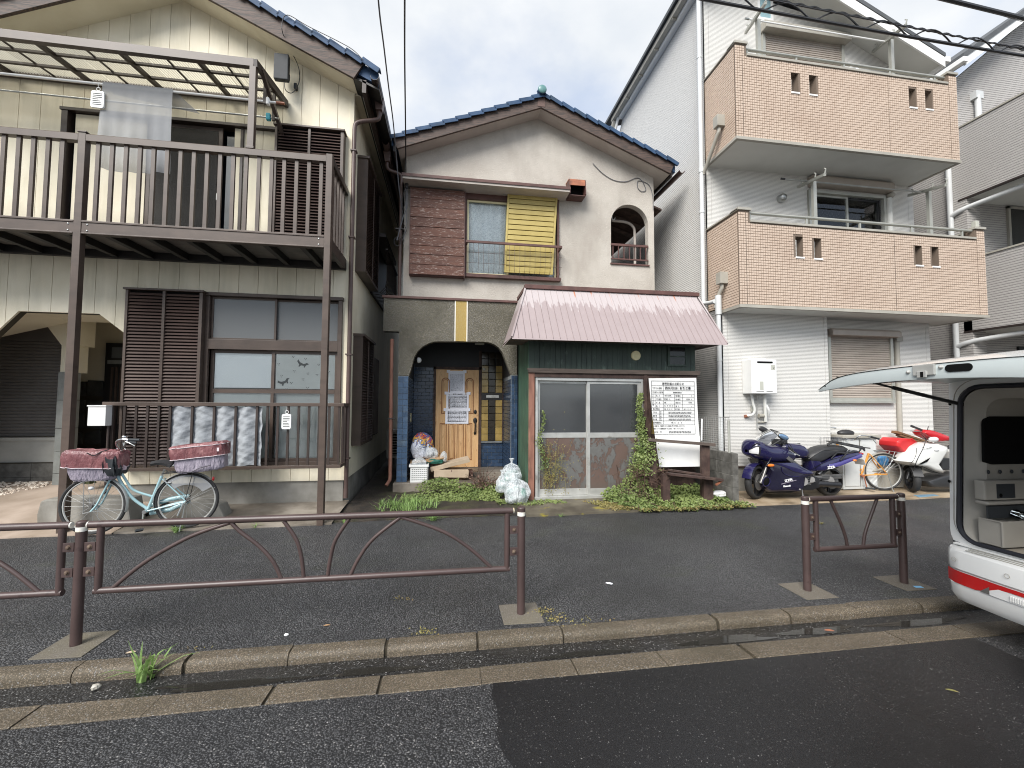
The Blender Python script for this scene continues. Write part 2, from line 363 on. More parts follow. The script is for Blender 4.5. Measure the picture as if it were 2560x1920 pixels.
def corrug():
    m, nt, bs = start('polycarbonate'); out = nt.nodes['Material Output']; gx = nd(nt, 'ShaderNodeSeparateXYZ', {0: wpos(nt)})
    fl = ramp(nt, math_(nt, 'FRACT', math_(nt, 'MULTIPLY', gx.outputs[0], 1/.036)), [(.0, .35), (.3, 1), (.7, 1), (1, .35)])  # darker bands put the shading of the corrugation ridges into the colour
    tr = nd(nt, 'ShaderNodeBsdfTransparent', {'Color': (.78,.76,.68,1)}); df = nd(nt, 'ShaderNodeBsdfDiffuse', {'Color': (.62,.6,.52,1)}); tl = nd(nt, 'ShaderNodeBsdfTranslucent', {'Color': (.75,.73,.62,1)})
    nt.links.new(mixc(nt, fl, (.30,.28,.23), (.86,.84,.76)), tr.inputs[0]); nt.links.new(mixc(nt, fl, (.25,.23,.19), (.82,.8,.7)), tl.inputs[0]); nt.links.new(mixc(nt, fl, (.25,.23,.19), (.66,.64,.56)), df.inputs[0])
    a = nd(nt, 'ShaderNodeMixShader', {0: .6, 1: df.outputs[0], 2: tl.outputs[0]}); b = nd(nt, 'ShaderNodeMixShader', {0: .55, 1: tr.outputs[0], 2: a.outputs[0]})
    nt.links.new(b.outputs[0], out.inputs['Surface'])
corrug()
# middle house
mat('stucco', srgb(184,178,169), srgb(172,165,156), 2.5, bmp=1.0, bsc=48, bd=.008, rgh=.85, dirt=srgb(150,142,133), dsc=.75, drp=(.5,.8), dst=(1.6,1,.55), spk=srgb(206,198,188), ssc=60)
mat('stucco_soffit', srgb(184,176,168), srgb(172,164,156), 2.5, bmp=.2, bsc=90, rgh=.85)
chips('pebbledash', (.11,.10,.076), (.15,.136,.104), (.46,.425,.34), 95, (.6,.8), .9, .3, stain=(.075,.07,.05), light=.6)
chips('yellow_dash', (.36,.25,.075), (.36,.26,.09), (.52,.4,.17), 130, (.6,.8), .5, .3, light=.1, tone=.0)
mat('white_bead', srgb(226,222,212), rgh=.6)
mat('board_red', srgb(98,64,51), srgb(80,52,43), 3, st=(1,5,5), bmp=.6, bsc=20, rgh=.7, dirt=srgb(150,134,126), dsc=6, drp=(.57,.63), dst=(2.2,9,14), var=.22)
mat('trim_brown', srgb(98,68,62), srgb(82,56,51), 4, rgh=.55, dirt=srgb(62,44,40), dsc=5)
mat('yellow_shutter', srgb(182,164,100), srgb(170,152,88), 4, rgh=.45, dirt=srgb(160,140,70), dsc=2)
mat('yellow_groove', srgb(120,102,46), rgh=.6)
mat('cream_frame', srgb(222,212,170), rgh=.5)
mat('hood_copper', srgb(164,104,76), srgb(140,88,66), 8, rgh=.5, dirt=srgb(96,66,54), dsc=6)
mat('tile_navy', srgb(50,68,92), srgb(40,56,78), 8, rgh=.22, var=.5, bmp=.05, bsc=30, dirt=srgb(86,104,122), dsc=3, drp=(.62,.8))
mat('tile_blue', srgb(66,90,118), srgb(54,76,102), 8, rgh=.3, var=.35, bmp=.08, bsc=30, dirt=srgb(98,112,124), dsc=3, drp=(.55,.8))
mat('grout', srgb(132,136,138), srgb(112,116,118), 10, rgh=.85)
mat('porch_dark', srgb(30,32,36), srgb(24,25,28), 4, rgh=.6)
mat('door_wood', srgb(220,180,132), srgb(206,162,112), 2.5, st=(8,8,1), bmp=.15, bsc=20, rgh=.5, dirt=srgb(150,104,62), dsc=5, drp=(.58,.74), dst=(4,4,1))
mat('door_groove', srgb(150,100,58), srgb(128,82,46), 4, rgh=.6)
mat('paper', srgb(232,233,242), rgh=.75)
mat('ink', (.03,.03,.035), rgh=.8)
mat('ink_grey', srgb(120,122,130), rgh=.8)
mat('green_board', srgb(52,66,57), srgb(40,53,46), 3, st=(6,6,1), bmp=.3, bsc=16, rgh=.55, dirt=srgb(96,112,102), dsc=3, drp=(.6,.72), dst=(3,3,1), var=.2)
mat('green_side', srgb(70,100,80), srgb(56,84,68), 3, st=(6,6,1), bmp=.3, bsc=16, rgh=.55, dirt=srgb(50,66,56), dsc=3, var=.12)
mat('post_red', srgb(142,100,84), srgb(118,80,66), 3, st=(6,6,1), bmp=.4, bsc=14, rgh=.7, dirt=srgb(86,62,52), dsc=4, dst=(3,3,1))
mat('wood_dark', srgb(72,54,48), srgb(52,38,34), 3, st=(5,5,2), bmp=.5, bsc=12, rgh=.75, dirt=srgb(98,80,70), dsc=4)
mat('wood_grey', srgb(104,92,84), srgb(80,70,64), 3, st=(1,6,6), bmp=.5, bsc=12, rgh=.8)
def awning_mat():
    m, nt, bs = start('awning_pink'); g = nd(nt, 'ShaderNodeNewGeometry'); sp = nd(nt, 'ShaderNodeSeparateXYZ', {0: g.outputs['Position']})
    v = wpos(nt, (9, 1.2, 1.2)); n = noise(nt, v, 2.2, 6, .6)
    # the paint has flaked off the upper part of the sheets in ragged drips; rust runs down from some nails
    hgt = math_(nt, 'MULTIPLY_ADD', sp.outputs[2], 1.1, -3.36)
    flake = ramp(nt, math_(nt, 'ADD', math_(nt, 'MULTIPLY', n, .9), hgt), [(.66, 0), (.69, 1)])
    col = mixc(nt, noise(nt, wpos(nt), 5, 4), srgb(156,143,143), srgb(145,132,132))
    col = mixc(nt, flake, col, srgb(172,163,163))
    rs = noise(nt, wpos(nt, (16, .6, .6), (4.4, 0, 0)), 1.0, 4, .6)
    rust = ramp(nt, math_(nt, 'ADD', rs, math_(nt, 'MULTIPLY_ADD', sp.outputs[2], .33, -1.13)), [(.665, 0), (.7, .9)])
    col = mixc(nt, rust, col, srgb(176,112,78))
    nt.links.new(col, bs.inputs['Base Color']); bs.inputs['Roughness'].default_value = .5; bump(nt, bs, flake, .2, .002)
awning_mat()
def peel_mat():
    m, nt, bs = start('peeling_panel'); v = wpos(nt, (1.2,1,.9), (.4,0,.9)); n = noise(nt, v, 2.6, 10, .72, .9); e = noise(nt, v, 14, 5, .7)
    k = math_(nt, 'ADD', n, math_(nt, 'MULTIPLY', e, .22)); f = ramp(nt, k, [(.61, 0), (.625, 1)])
    a = mixc(nt, noise(nt, v, 9, 4), srgb(104,104,102), srgb(84,83,81)); b = mixc(nt, noise(nt, v, 6, 4), srgb(100,82,74), srgb(86,70,63))
    col = mixc(nt, f, a, b); g = nd(nt, 'ShaderNodeNewGeometry'); sp = nd(nt, 'ShaderNodeSeparateXYZ', {0: g.outputs['Position']})
    dirt = ramp(nt, math_(nt, 'ADD', math_(nt, 'MULTIPLY', sp.outputs[2], 1.6), math_(nt, 'MULTIPLY', e, .5)), [(.5, .8), (.85, 0)])
    col = mixc(nt, dirt, col, srgb(84,78,72)); nt.links.new(col, bs.inputs['Base Color']); bs.inputs['Roughness'].default_value = .75
    bump(nt, bs, math_(nt, 'ADD', math_(nt, 'MULTIPLY', f, -1.), math_(nt, 'MULTIPLY', e, .5)), .8, .006)
peel_mat()
mat('glass_block_amber', srgb(158,134,78), srgb(140,118,66), 7, rgh=.15, var=.35)
mat('glass_block_dark', srgb(48,42,34), srgb(38,34,28), 7, rgh=.15, var=.3)
def poly_bag():
    m, nt, bs = start('bag_white'); v = wpos(nt); n = noise(nt, v, 16, 3, .6, 1.2); rg = math_(nt, 'ABSOLUTE', math_(nt, 'SUBTRACT', n, .5)); n2_ = noise(nt, v, 46, 2, .5, .8)
    col = mixc(nt, ramp(nt, noise(nt, v, 9, 3), [(.4, 0), (.62, 1)]), srgb(232,236,238), srgb(196,204,208)); nt.links.new(col, bs.inputs['Base Color']); bs.inputs['Roughness'].default_value = .22
    nt.links.new(ramp(nt, n2_, [(.35, .22), (.62, .62)]), bs.inputs['Alpha']); bump(nt, bs, math_(nt, 'ADD', math_(nt, 'MULTIPLY', rg, 2.5), math_(nt, 'MULTIPLY', n2_, .3)), .4, .02)
poly_bag()
def sack_print():
    m, nt, bs = start('printed_sack'); v = wpos(nt); g = nd(nt, 'ShaderNodeSeparateXYZ', {0: v}); n = noise(nt, v, 9, 3, .55, 1.5)
    t = math_(nt, 'ADD', math_(nt, 'MULTIPLY', g.outputs[2], 1.0), math_(nt, 'ADD', math_(nt, 'MULTIPLY', g.outputs[0], .55), math_(nt, 'MULTIPLY_ADD', n, .75, -.27)))
    col = ramp(nt, t, [(.0, srgb(206,210,220)), (.70, srgb(206,210,220)), (.71, srgb(74,84,128)), (.76, srgb(74,84,128)), (.77, srgb(204,164,72)), (.815, srgb(204,164,72)), (.825, srgb(162,52,50)), (.88, srgb(162,52,50)), (.89, srgb(70,80,124))])
    nt.links.new(col, bs.inputs['Base Color']); bs.inputs['Roughness'].default_value = .4; bump(nt, bs, math_(nt, 'ABSOLUTE', math_(nt, 'SUBTRACT', noise(nt, v, 14, 3, .6, 1.), .5)), .9, .06)
sack_print()
mat('bag_contents', srgb(196,200,200), srgb(122,146,138), 9, rp=(.42,.58), rgh=.6, dirt=srgb(170,176,184), dsc=14)
mat('bag_green', srgb(86,150,128), rgh=.4)
mat('cardboard', srgb(176,144,108), srgb(160,128,94), 4, rgh=.8, dirt=srgb(132,106,80), dsc=4)
mat('cardboard_grey', srgb(186,168,146), srgb(168,150,128), 4, rgh=.8)
mat('red_cloth', srgb(170,48,44), rgh=.6); mat('yellow_cloth', srgb(206,162,60), rgh=.6); mat('blue_cloth', srgb(70,84,134), rgh=.6); mat('green_cloth', srgb(30,92,78), rgh=.6)
mat('branch', srgb(92,70,58), srgb(66,50,42), 8, rgh=.85)
mat('dead_leaf', srgb(112,88,76), srgb(84,64,58), 10, rgh=.8, var=.3)
# foliage
def leafmat(key, a, b, d, var=.5):
    m, nt, bs = start(key); out = nt.nodes['Material Output']; v = wpos(nt)
    col = mixc(nt, ramp(nt, noise(nt, v, 55, 2), [(.35, 0), (.65, 1)]), a, b); col = mixc(nt, ramp(nt, noise(nt, v, 2.6, 4), [(.5, 0), (.68, .8)]), col, d)
    nt.links.new(col, bs.inputs['Base Color']); bs.inputs['Roughness'].default_value = .55
    tl = nd(nt, 'ShaderNodeBsdfTranslucent', {'Color': col}); mx_ = nd(nt, 'ShaderNodeMixShader', {0: .3, 1: bs.outputs[0], 2: tl.outputs[0]}); nt.links.new(mx_.outputs[0], out.inputs['Surface'])
leafmat('leaf_cover', (.17,.235,.07), (.27,.32,.11), (.09,.15,.045))
leafmat('leaf_dry', (.32,.26,.09), (.2,.2,.07), (.26,.17,.08))
leafmat('leaf_grass', (.18,.30,.08), (.28,.40,.14), (.12,.2,.06))
leafmat('leaf_agave', (.13,.16,.08), (.18,.2,.1), (.1,.13,.07))
# grey-white house
def ribs(key, c, d, pitch, depth, st=(1,1,1), rgh=.6, lo=.72, joint=None):
    m, nt, bs = start(key); g = nd(nt, 'ShaderNodeNewGeometry'); sp = nd(nt, 'ShaderNodeSeparateXYZ', {0: g.outputs['Position']})
    wob = math_(nt, 'MULTIPLY', noise(nt, wpos(nt, st), 30, 3), pitch*.5); z = math_(nt, 'ADD', sp.outputs[2], wob)
    fr = math_(nt, 'FRACT', math_(nt, 'DIVIDE', z, pitch)); gr = ramp(nt, fr, [(.0, 0), (.16, 0), (.28, 1), (1, 1)])
    col = mixc(nt, noise(nt, wpos(nt, st), 12, 4), c, d); col = mixc(nt, math_(nt, 'MULTIPLY', math_(nt, 'SUBTRACT', 1., gr), 1-lo), col, (.05,.05,.05))
    nt.links.new(col, bs.inputs['Base Color']); bs.inputs['Roughness'].default_value = rgh
    bump(nt, bs, math_(nt, 'ADD', math_(nt, 'MULTIPLY', gr, .7), math_(nt, 'MULTIPLY', noise(nt, wpos(nt, st), 40, 3), .8)), .9, depth)
ribs('siding_white', srgb(226,224,219), srgb(214,212,207), .026, .004, (2.5,1,14), lo=.5)
ribs('siding_side', srgb(222,220,216), srgb(210,208,204), .040, .006, (1,2.5,14), lo=.35)
ribs('siding_stone', srgb(196,192,188), srgb(172,168,165), .052, .012, (2.2,2.2,9), lo=.45)
mat('balcony_tile', srgb(206,187,170), srgb(190,171,154), 30, rgh=.6, bmp=.15, bsc=120, dirt=srgb(184,163,146), dsc=1.2, spk=srgb(174,152,135), ssc=90, srp=(.55,.6))
mat('tile_grout', srgb(112,98,86), rgh=.85)
mat('soffit_white', srgb(210,210,205), srgb(202,202,197), 2, rgh=.7)
mat('cap_grey', srgb(168,164,154), srgb(152,148,138), 3, rgh=.45)
mat('rail_alu', srgb(176,176,168), srgb(160,160,152), 3, rgh=.38, metal=.35)
mat('pipe_white', srgb(206,208,208), srgb(194,196,196), 3, rgh=.4)
mat('roof_dark', srgb(84,86,88), srgb(72,74,76), 3, rgh=.6)
mat('fascia_white', srgb(226,226,224), rgh=.5)
mat('shutter_slat', srgb(166,156,146), srgb(154,144,134), 3, rgh=.45, var=.05)
mat('box_white', srgb(224,224,222), srgb(214,214,212), 3, rgh=.45)
mat('label_grey', srgb(176,176,166), rgh=.7)
mat('cabinet', srgb(206,208,206), srgb(194,196,194), 3, rgh=.5)
# street furniture, vehicles
mat('fence_brown', srgb(76,61,59), srgb(66,53,51), 4, rgh=.38, spec=.5, dirt=srgb(58,44,43), dsc=9, drp=(.62,.68), bmp=.08, bsc=30)
mat('band_white', srgb(224,222,214), rgh=.5, dirt=srgb(190,160,70), c2=srgb(210,208,200), dsc=8, drp=(.55,.7))
mat('bolt', srgb(122,106,92), srgb(92,76,66), 20, rgh=.5, metal=.3)
mat('van_white', srgb(232,232,230), srgb(226,227,226), 2, rgh=.22, coat=.7, dirt=srgb(205,204,198), dsc=3, drp=(.55,.8))
mat('van_inner', srgb(190,198,198), srgb(180,188,188), 2, rgh=.35, coat=.2)
mat('van_trim', srgb(158,154,146), srgb(148,144,136), 3, rgh=.7, bmp=.15, bsc=180)
mat('van_floor', srgb(170,162,150), srgb(158,150,138), 4, rgh=.85, bmp=.3, bsc=220)
mat('seal', (.012,.013,.02), rgh=.5)
def lamp_mat(key, c, rgh=.12):
    mat(key, c, rgh=rgh, coat=.8)
lamp_mat('lens_red', srgb(178,24,24)); lamp_mat('lens_clear', srgb(214,214,214)); lamp_mat('lens_amber', srgb(224,116,24))
mat('bike_blue', srgb(160,192,196), srgb(150,182,188), 4, rgh=.3, coat=.4, dirt=srgb(120,160,166), dsc=6, drp=(.62,.75))
mat('bag_maroon', srgb(130,84,86), srgb(106,64,68), 6, rgh=.42, bmp=.7, bsc=22, bd=.03, st=(1,1,.5), dirt=srgb(160,116,116), dsc=6, drp=(.5,.7))
mat('bag_lilac', srgb(166,158,170), srgb(138,130,144), 14, rgh=.6, bmp=.9, bsc=24, bd=.03, st=(1.6,1.6,.4))
mat('piping', srgb(206,196,200), rgh=.6)
mat('seat_black', (.022,.022,.024), (.03,.03,.032), 20, rgh=.5, bmp=.1, bsc=200)
mat('spoke', srgb(186,186,184), rgh=.3, metal=.7)
mat('moto_purple', srgb(36,33,74), srgb(29,27,62), 2, rgh=.2, coat=.8)
mat('moto_dark', srgb(28,25,46), srgb(22,20,37), 2, rgh=.22, coat=.6)
mat('moto_silver', srgb(140,138,136), srgb(118,116,114), 6, rgh=.35, metal=.7)
mat('exhaust', srgb(70,70,72), srgb(56,56,58), 5, rgh=.35, metal=.7)
glassmat('screen_smoke', (.35,.36,.38), .15, (.08,.08,.09), .05, 1.0)
mat('bike_orange', srgb(214,150,62), srgb(198,134,50), 4, rgh=.35, coat=.3, dirt=srgb(150,100,50), dsc=8, drp=(.6,.7))
mat('scooter_white', srgb(216,216,212), rgh=.25, coat=.5); mat('scooter_red', srgb(190,32,40), srgb(176,26,34), 3, rgh=.3, coat=.4)
mat('red_plastic', srgb(200,44,46), srgb(186,36,40), 3, rgh=.4)
mat('blue_mat', srgb(112,142,160), srgb(96,126,146), 20, rgh=.5, bmp=.4, bsc=60)
mat('plank', srgb(128,96,66), srgb(104,78,54), 3, st=(1,5,5), rgh=.75)
mat('wire_black', (.02,.02,.022), rgh=.5); mat('wire_grey', srgb(96,98,104), rgh=.6)
mat('sticker_blue', srgb(120,186,226), rgh=.5); mat('terracotta', srgb(150,72,50), rgh=.7)
mat('pebble', srgb(220,212,200), srgb(196,180,164), 9, rgh=.7, var=.4)
# ================================================================== SETTING
def sheet(name, m, pts, **kw):
    return struct(name, MB().quad(*pts), m, recalc=False, **kw)
def wavy_edge(x0, x1, n, f, amp, seed):
    r = random.Random(seed); return [(x0+(x1-x0)*i/n, f(x0+(x1-x0)*i/n)+r.uniform(-amp, amp)) for i in range(n+1)]
sheet('ground', 'soil', [(-400,-400,-.3), (400,-400,-.3), (400,400,-.3), (-400,400,-.3)])
RZ = -.06
bd = lambda x: 6.10+.028*x                       # edge of the public pavement
# road: coarse old asphalt, a smoother fresh patch laid over it, the kerb gutter, the pavement
struct('road', MB().grid(lambda u, v: (-40+80*u, -30+32.58*v, RZ), 40, 16), 'asphalt_road', recalc=False)
e = wavy_edge(.33, .27, 14, lambda x: 0, 0, 1)
r_ = random.Random(4)
ptsL = [(.29+.10*(2.57-y)/3+.02*sin(y*5)+.012*sin(y*17)+r_.uniform(-.014, .014), y) for y in [2.575-.12*i for i in range(1)]+[2.57-.1*i for i in range(1, 70)]]
ptsR = [(3.745+r_.uniform(-.015, .015), y) for y in [2.57-.1*i for i in range(70)][::-1]]
struct('road_patch', MB().prism([p for p in ptsL]+[p for p in ptsR], 'xy', RZ-.02, RZ+.004), 'asphalt_fresh')
struct('gutter_bed', MB().grid(lambda u, v: (-40+80*u, 2.74+.22*v, RZ-.006), 160, 1), 'asphalt_gutter', recalc=False)
gut = struct('gutter', MB().box(-40, 40, 2.6, 2.76, -.25, RZ-.012), 'joint_dark')
sl_ = MB().prism([(2.577,RZ+.003), (2.583,RZ+.006), (2.752,RZ-.001), (2.757,RZ-.006), (2.757,RZ-.1), (2.577,RZ-.1)], 'yz', .004, .593)
sme = mesh_of(sl_, 'gutter_slab', 'washed_concrete')
for k in range(-9, 16): piece('gutter_slab', sme, gut, (.218+.6*k+random.uniform(-.002,.002), random.uniform(-.004,.004), random.uniform(-.003,.001)), (0, 0, random.uniform(-.004,.004)))
kerb = struct('kerb', MB().box(-40, 40, 2.96, 3.05, -.25, -.012), 'joint_dark')
kp = [(3.052,.004), (2.985,.004)]+arc(2.985, -.036, .04, .04, 90, 180, 6)[1:]+[(2.943,-.075), (2.943,-.2), (3.052,-.2)]
kme = mesh_of(MB().prism(kp, 'yz', .005, .592), 'kerb_stone', 'washed_concrete', smooth=30)
for k in range(-9, 16): piece('kerb_stone', kme, kerb, (.212+.599*k, random.uniform(-.004,.004), random.uniform(-.004,.002)), (0, 0, random.uniform(-.004,.004)))
n_ = 60; far = [(-14+28*i/n_, bd(-14+28*i/n_)+random.uniform(-.02,.02)) for i in range(n_+1)]
struct('pavement', MB().prism([(-14,3.053), (14,3.053)]+far[::-1], 'xy', -.2, 0), 'asphalt')
# puddles left in the gutter
def puddle(pts):
    o = sheet('puddle', 'water', [(x, y, RZ-.0025) for x, y in pts]); return o
m, nt, bs = start('water'); bs.inputs['Base Color'].default_value = (.03,.028,.024,1); bs.inputs['Roughness'].default_value = .015; bs.inputs['Specular IOR Level'].default_value = .55; bs.inputs['Alpha'].default_value = .75
def blob(cx, cy, rx, ry, seed, n=26):
    r = random.Random(seed); a = [1+.3*sin(2*pi*i/n*3+seed)+r.uniform(-.12,.12) for i in range(n)]
    return [(cx+rx*cos(2*pi*i/n)*a[i], cy+ry*sin(2*pi*i/n)*(.8+.2*a[i])) for i in range(n)]
for cx, cy, rx, ry, sd_ in ((-1.25,2.80,.42,.04,1), (-.45,2.81,.24,.035,2), (.95,2.795,.3,.03,3), (2.0,2.815,.34,.045,4), (2.75,2.825,.3,.045,5), (3.6,2.82,.4,.04,6)):
    puddle(blob(cx, cy, rx, ry, sd_))
# private ground in front of the houses
def slope_sheet(name, m, x0, x1, y0f, y1, z0, z1, nx=24, ny=6, amp=.004, depth=.12, jag=.012):
    r = random.Random(len(name)*7+int(x0*10)); top = {}
    def f(u, v):
        x = x0+(x1-x0)*u; y = (y0f(x)+r.uniform(-jag, jag) if v == 0 else y0f(x)+(y1-y0f(x))*v)
        return (x, y, z0+(z1-z0)*v+(r.uniform(-amp, amp) if 0 < v < 1 else 0))
    mb = MB().grid(f, nx, ny); edge = [mb.v[i] for i in range(nx+1)]
    for i in range(nx): mb.quad(edge[i], edge[i+1], (*edge[i+1][:2], z0-depth), (*edge[i][:2], z0-depth))
    return struct(name, mb, m, recalc=False, smooth=30)
slope_sheet('driveway', 'pink_concrete', -9.5, -4.02, lambda x: bd(x)-.12, 8.6, .012, .42, 20, 8)
slope_sheet('house_apron', 'sheet_concrete', -4.0, -1.5, lambda x: bd(x)-.12, 6.95, .02, .10, 16, 6, .006)
slope_sheet('alley', 'soil', -1.5, 1.12, lambda x: bd(x)-.03, 22, .018, .5, 26, 40, .012)
slope_sheet('shop_step', 'moss_concrete', 1.12, 4.42, lambda x: bd(x)-.16, 6.9, .03, .07, 18, 5, .003)
slope_sheet('forecourt', 'forecourt_concrete', 4.42, 11.5, lambda x: bd(x)-.1, 7.7, .01, .085, 30, 6, .003)
sheet('side_yard', 'sheet_concrete', [(4.42,7.7,.085), (16,7.7,.085), (16,20,.085), (4.42,20,.085)])
slope_sheet('neighbour_forecourt', 'sheet_concrete', 11.5, 18, lambda x: bd(x)-.1, 7.7, .01, .085, 10, 4, .003)
# white pebbles beside the driveway, behind a dark edging
peb = MB()
def drz(y): return .012+(y-5.85)/(8.6-5.85)*.41
for k in range(900):
    x = random.uniform(-7.6, -6.0); y = random.uniform(6.95, 7.9); s = random.uniform(.010, .022)
    if x > -6.12-(7.75-y)*.65: continue
    peb.ell((x, y, drz(y)+s*.5), s*random.uniform(.8,1.5), s, s*.7, 5, 3)
o = part('pebble_bed', peb, 'pebble'); tag(o, 'bed of pale pebbles beside the concrete driveway', 'pebbles', kind='stuff')
# ================================================================== CREAM HOUSE (two storeys, brown balcony)
CW = 6.875
HX0, HX1 = -8.7, -1.56
house = thing('cream_house', 'cream two-storey house with vertical siding, brown balcony and blue tiled roof', 'house', (-4.6, CW, 0))
gab = lambda x: (5.885-.459*x) if x > -4.09 else (7.762+.455*(x+4.09))
# openings: (x0,x1,z0,z1) and the six-sided porch arch
HOLES = [(-3.53,-1.70,.72,3.2), (-5.54,-3.2,4.0,5.84)]
def porch_top(x):
    if x < -7.0 or x > -4.62: return None
    if x < -6.01: return 2.88-(-6.01-x)*1.22
    if x < -5.01: return 2.88
    return 2.88-(x+5.01)*.80
xs = []
x = -1.80
while x > HX0: xs.append(x); x -= .2727
xs = sorted(xs+[HX0, HX1])
def strip(mb, xa, xb, y0, y1):
    cuts = sorted(set([xa, xb]+[c for h in HOLES for c in h[:2] if xa < c < xb]+[c for c in (-7.0,-6.01,-5.01,-4.62,-4.09) if xa < c < xb]))
    for a, b in zip(cuts, cuts[1:]):
        mid = (a+b)/2; lo = .42; loa = lob = lo
        pa = porch_top(mid)
        if pa is not None: loa, lob = porch_top(a+1e-4), porch_top(b-1e-4)
        holes = sorted([h for h in HOLES if h[0] <= mid <= h[1]], key=lambda h: h[2])
        for h in holes:
            if h[2] > max(loa, lob): mb.prism([(a,loa), (b,lob), (b,h[2]), (a,h[2])], 'xz', y0, y1)
            loa = lob = h[3]
        mb.prism([(a,loa), (b,lob), (b,gab(b)), (a,gab(a))], 'xz', y0, y1)
for a, b in zip(xs, xs[1:]):
    mb = MB(); strip(mb, a+.003, b-.003, CW, CW+.03)
    for isl in islands(mb): part('siding_panel', isl, 'siding_cream', house)
mb = MB()
for a, b in zip(xs, xs[1:]): strip(mb, a, b, CW+.032, CW+.12)
part('wall_backing', mb, 'joint_dark', house)
# side wall: the same boards along the alley, foundation, roof
side = MB(); y = CW+.02
while y < 14.6:
    side.box(HX1-.03, HX1, y+.003, min(y+.27, 14.6), .42, 6.58); y += .2727
part('side_wall', side, 'siding_cream', house)
part('side_backing', MB().box(HX1-.12, HX1-.032, CW+.14, 14.6, .3, 6.58).box(HX0, HX0+.1, CW+.14, 14.6, .3, 5.6).box(HX0, HX1, 14.6, 14.7, .3, 6.6), 'joint_dark', house)
part('corner_trim', MB().box(HX1-.05, HX1+.018, CW-.018, CW+.06, .42, 6.59), 'soffit_cream', house, bevel=.004)
part('foundation', MB().box(-4.55, HX1-.03, CW+.03, 14.6, -.2, .415), 'found_concrete', house)
part('floor_slab', MB().box(HX0, HX1-.13, 9.4, 14.5, 3.3, 3.6), 'joint_dark', house)
# gable roof: slab, soffits, bargeboards, row of verge tiles, gutter
YB = 6.45
EX = -1.12                                        # eave of the right slope
def slope_pts(t, x0, x1): return [(x0, gab(x0)+t[0]), (x1, gab(x1)+t[0]), (x1, gab(x1)+t[1]), (x0, gab(x0)+t[1])]
part('roof', MB().prism(slope_pts((.1,.3), -4.09, EX), 'xz', YB+.05, 15).prism(slope_pts((.1,.3), -9.2, -4.09), 'xz', YB+.05, 15), 'roof_tile_blue', house)
part('soffit', MB().prism(slope_pts((-.002,.02), -4.09, -1.5), 'xz', YB+.05, CW+.001).prism(slope_pts((-.002,.02), -9.2, -4.09), 'xz', YB+.05, CW+.001)
     .box(HX1+.001, -1.40, CW, 15, 6.56, 6.58), 'soffit_cream', house)
def barge(x0, x1, z0, z1, cut=0, y0=YB, y1=YB+.045, g=gab):
    return MB().prism([(x0, g(x0)+z0), (x1, g(x1)+z0), (x1+cut, g(x1)+z1-.459*cut), (x0, g(x0)+z1)], 'xz', y0, y1)
part('bargeboard', barge(-4.09, -1.47, -.03, .285, .14), 'timber_worn', house, bevel=.004)
part('bargeboard', barge(-9.2, -4.09, -.03, .255), 'timber_worn', house, bevel=.004)
def verge_tile(l, w=.12, h=.085):
    # a bent verge tile: top plate and a front apron
    return MB().prism([(0,0), (w,0), (w,-.012), (.016,-.012), (.016,-h), (0,-h)], 'yz', 0, l)
vt = mesh_of(verge_tile(.30), 'verge_tile', 'roof_tile_blue', bevel=.006)
an = math.atan(.459); x = -1.06; k = 0
while x > -4.2:
    zc = gab(x)+.40+.035; dx = .265*cos(an)
    piece('verge_tile', vt, house, (x-.30*cos(an), YB-.05, gab(x)+.352+.30*sin(an)), (0, an+.12, 0)); x -= dx
x = -4.05
an2 = math.atan(.455)
while x > -8.4:
    piece('verge_tile', vt, house, (x-.30*cos(an2), YB-.05, gab(x)+.318-.30*sin(an2)), (0, -an2+.10, 0)); x -= .265*cos(an2)
# under-eave of the right slope and gutter running back along the alley
part('eave_board', MB().box(-1.36, -1.30, YB+.06, 15, 6.36, 6.56), 'bronze_dark', house)
part('rafter_soffit', MB().prism([(-1.50, 6.58), (-1.10, 6.42), (-1.10, 6.45), (-1.50, 6.62)], 'xz', YB+.06, 15), 'black_iron', house)
part('flashing', MB().box(-1.40, -1.365, CW-.1, 15, 6.46, 6.53), 'alu', house)
gz = 6.56
part('gutter_channel', MB().grid(lambda u, v: (-1.16+.058*cos(pi+pi*u), YB-.05+8.6*v, gz+.058*sin(pi+pi*u)), 8, 1), 'pipe_dark', house, thick=.006, smooth=40)
part('gutter_bracket', MB().box(-1.3, -1.1, 7.0, 7.02, 6.6, 6.612).box(-1.3, -1.1, 7.9, 7.92, 6.6, 6.612).box(-1.3, -1.1, 8.8, 8.82, 6.6, 6.612), 'pipe_dark', house)
hop = part('rain_hopper', MB().prism([(-1.235,6.53), (-1.085,6.53), (-1.11,6.34), (-1.21,6.34)], 'xz', 6.82, 6.95), 'pipe_brown', house, bevel=.01)
PX, PY = -1.525, CW-.055
part('downpipe', MB().tube(spline([(-1.16,6.885,6.36), (-1.16,6.885,6.27), (-1.2,6.88,6.2), (-1.42,6.84,6.12), (-1.51,6.83,6.06), (PX,PY,5.96)], 6)+[(PX,PY,.3)], .033, 10).tube([(PX,PY,.3), (PX,PY-.01,.16)], .036, 10), 'pipe_brown', house, smooth=40)
part('pipe_clip', MB().box(PX-.05, PX+.045, PY-.04, PY+.06, 5.6, 5.62).box(PX-.05, PX+.045, PY-.04, PY+.06, 4.2, 4.22).box(PX-.05, PX+.045, PY-.04, PY+.06, 2.35, 2.37).box(PX-.05, PX+.045, PY-.04, PY+.06, .75, .77), 'pipe_brown', house)
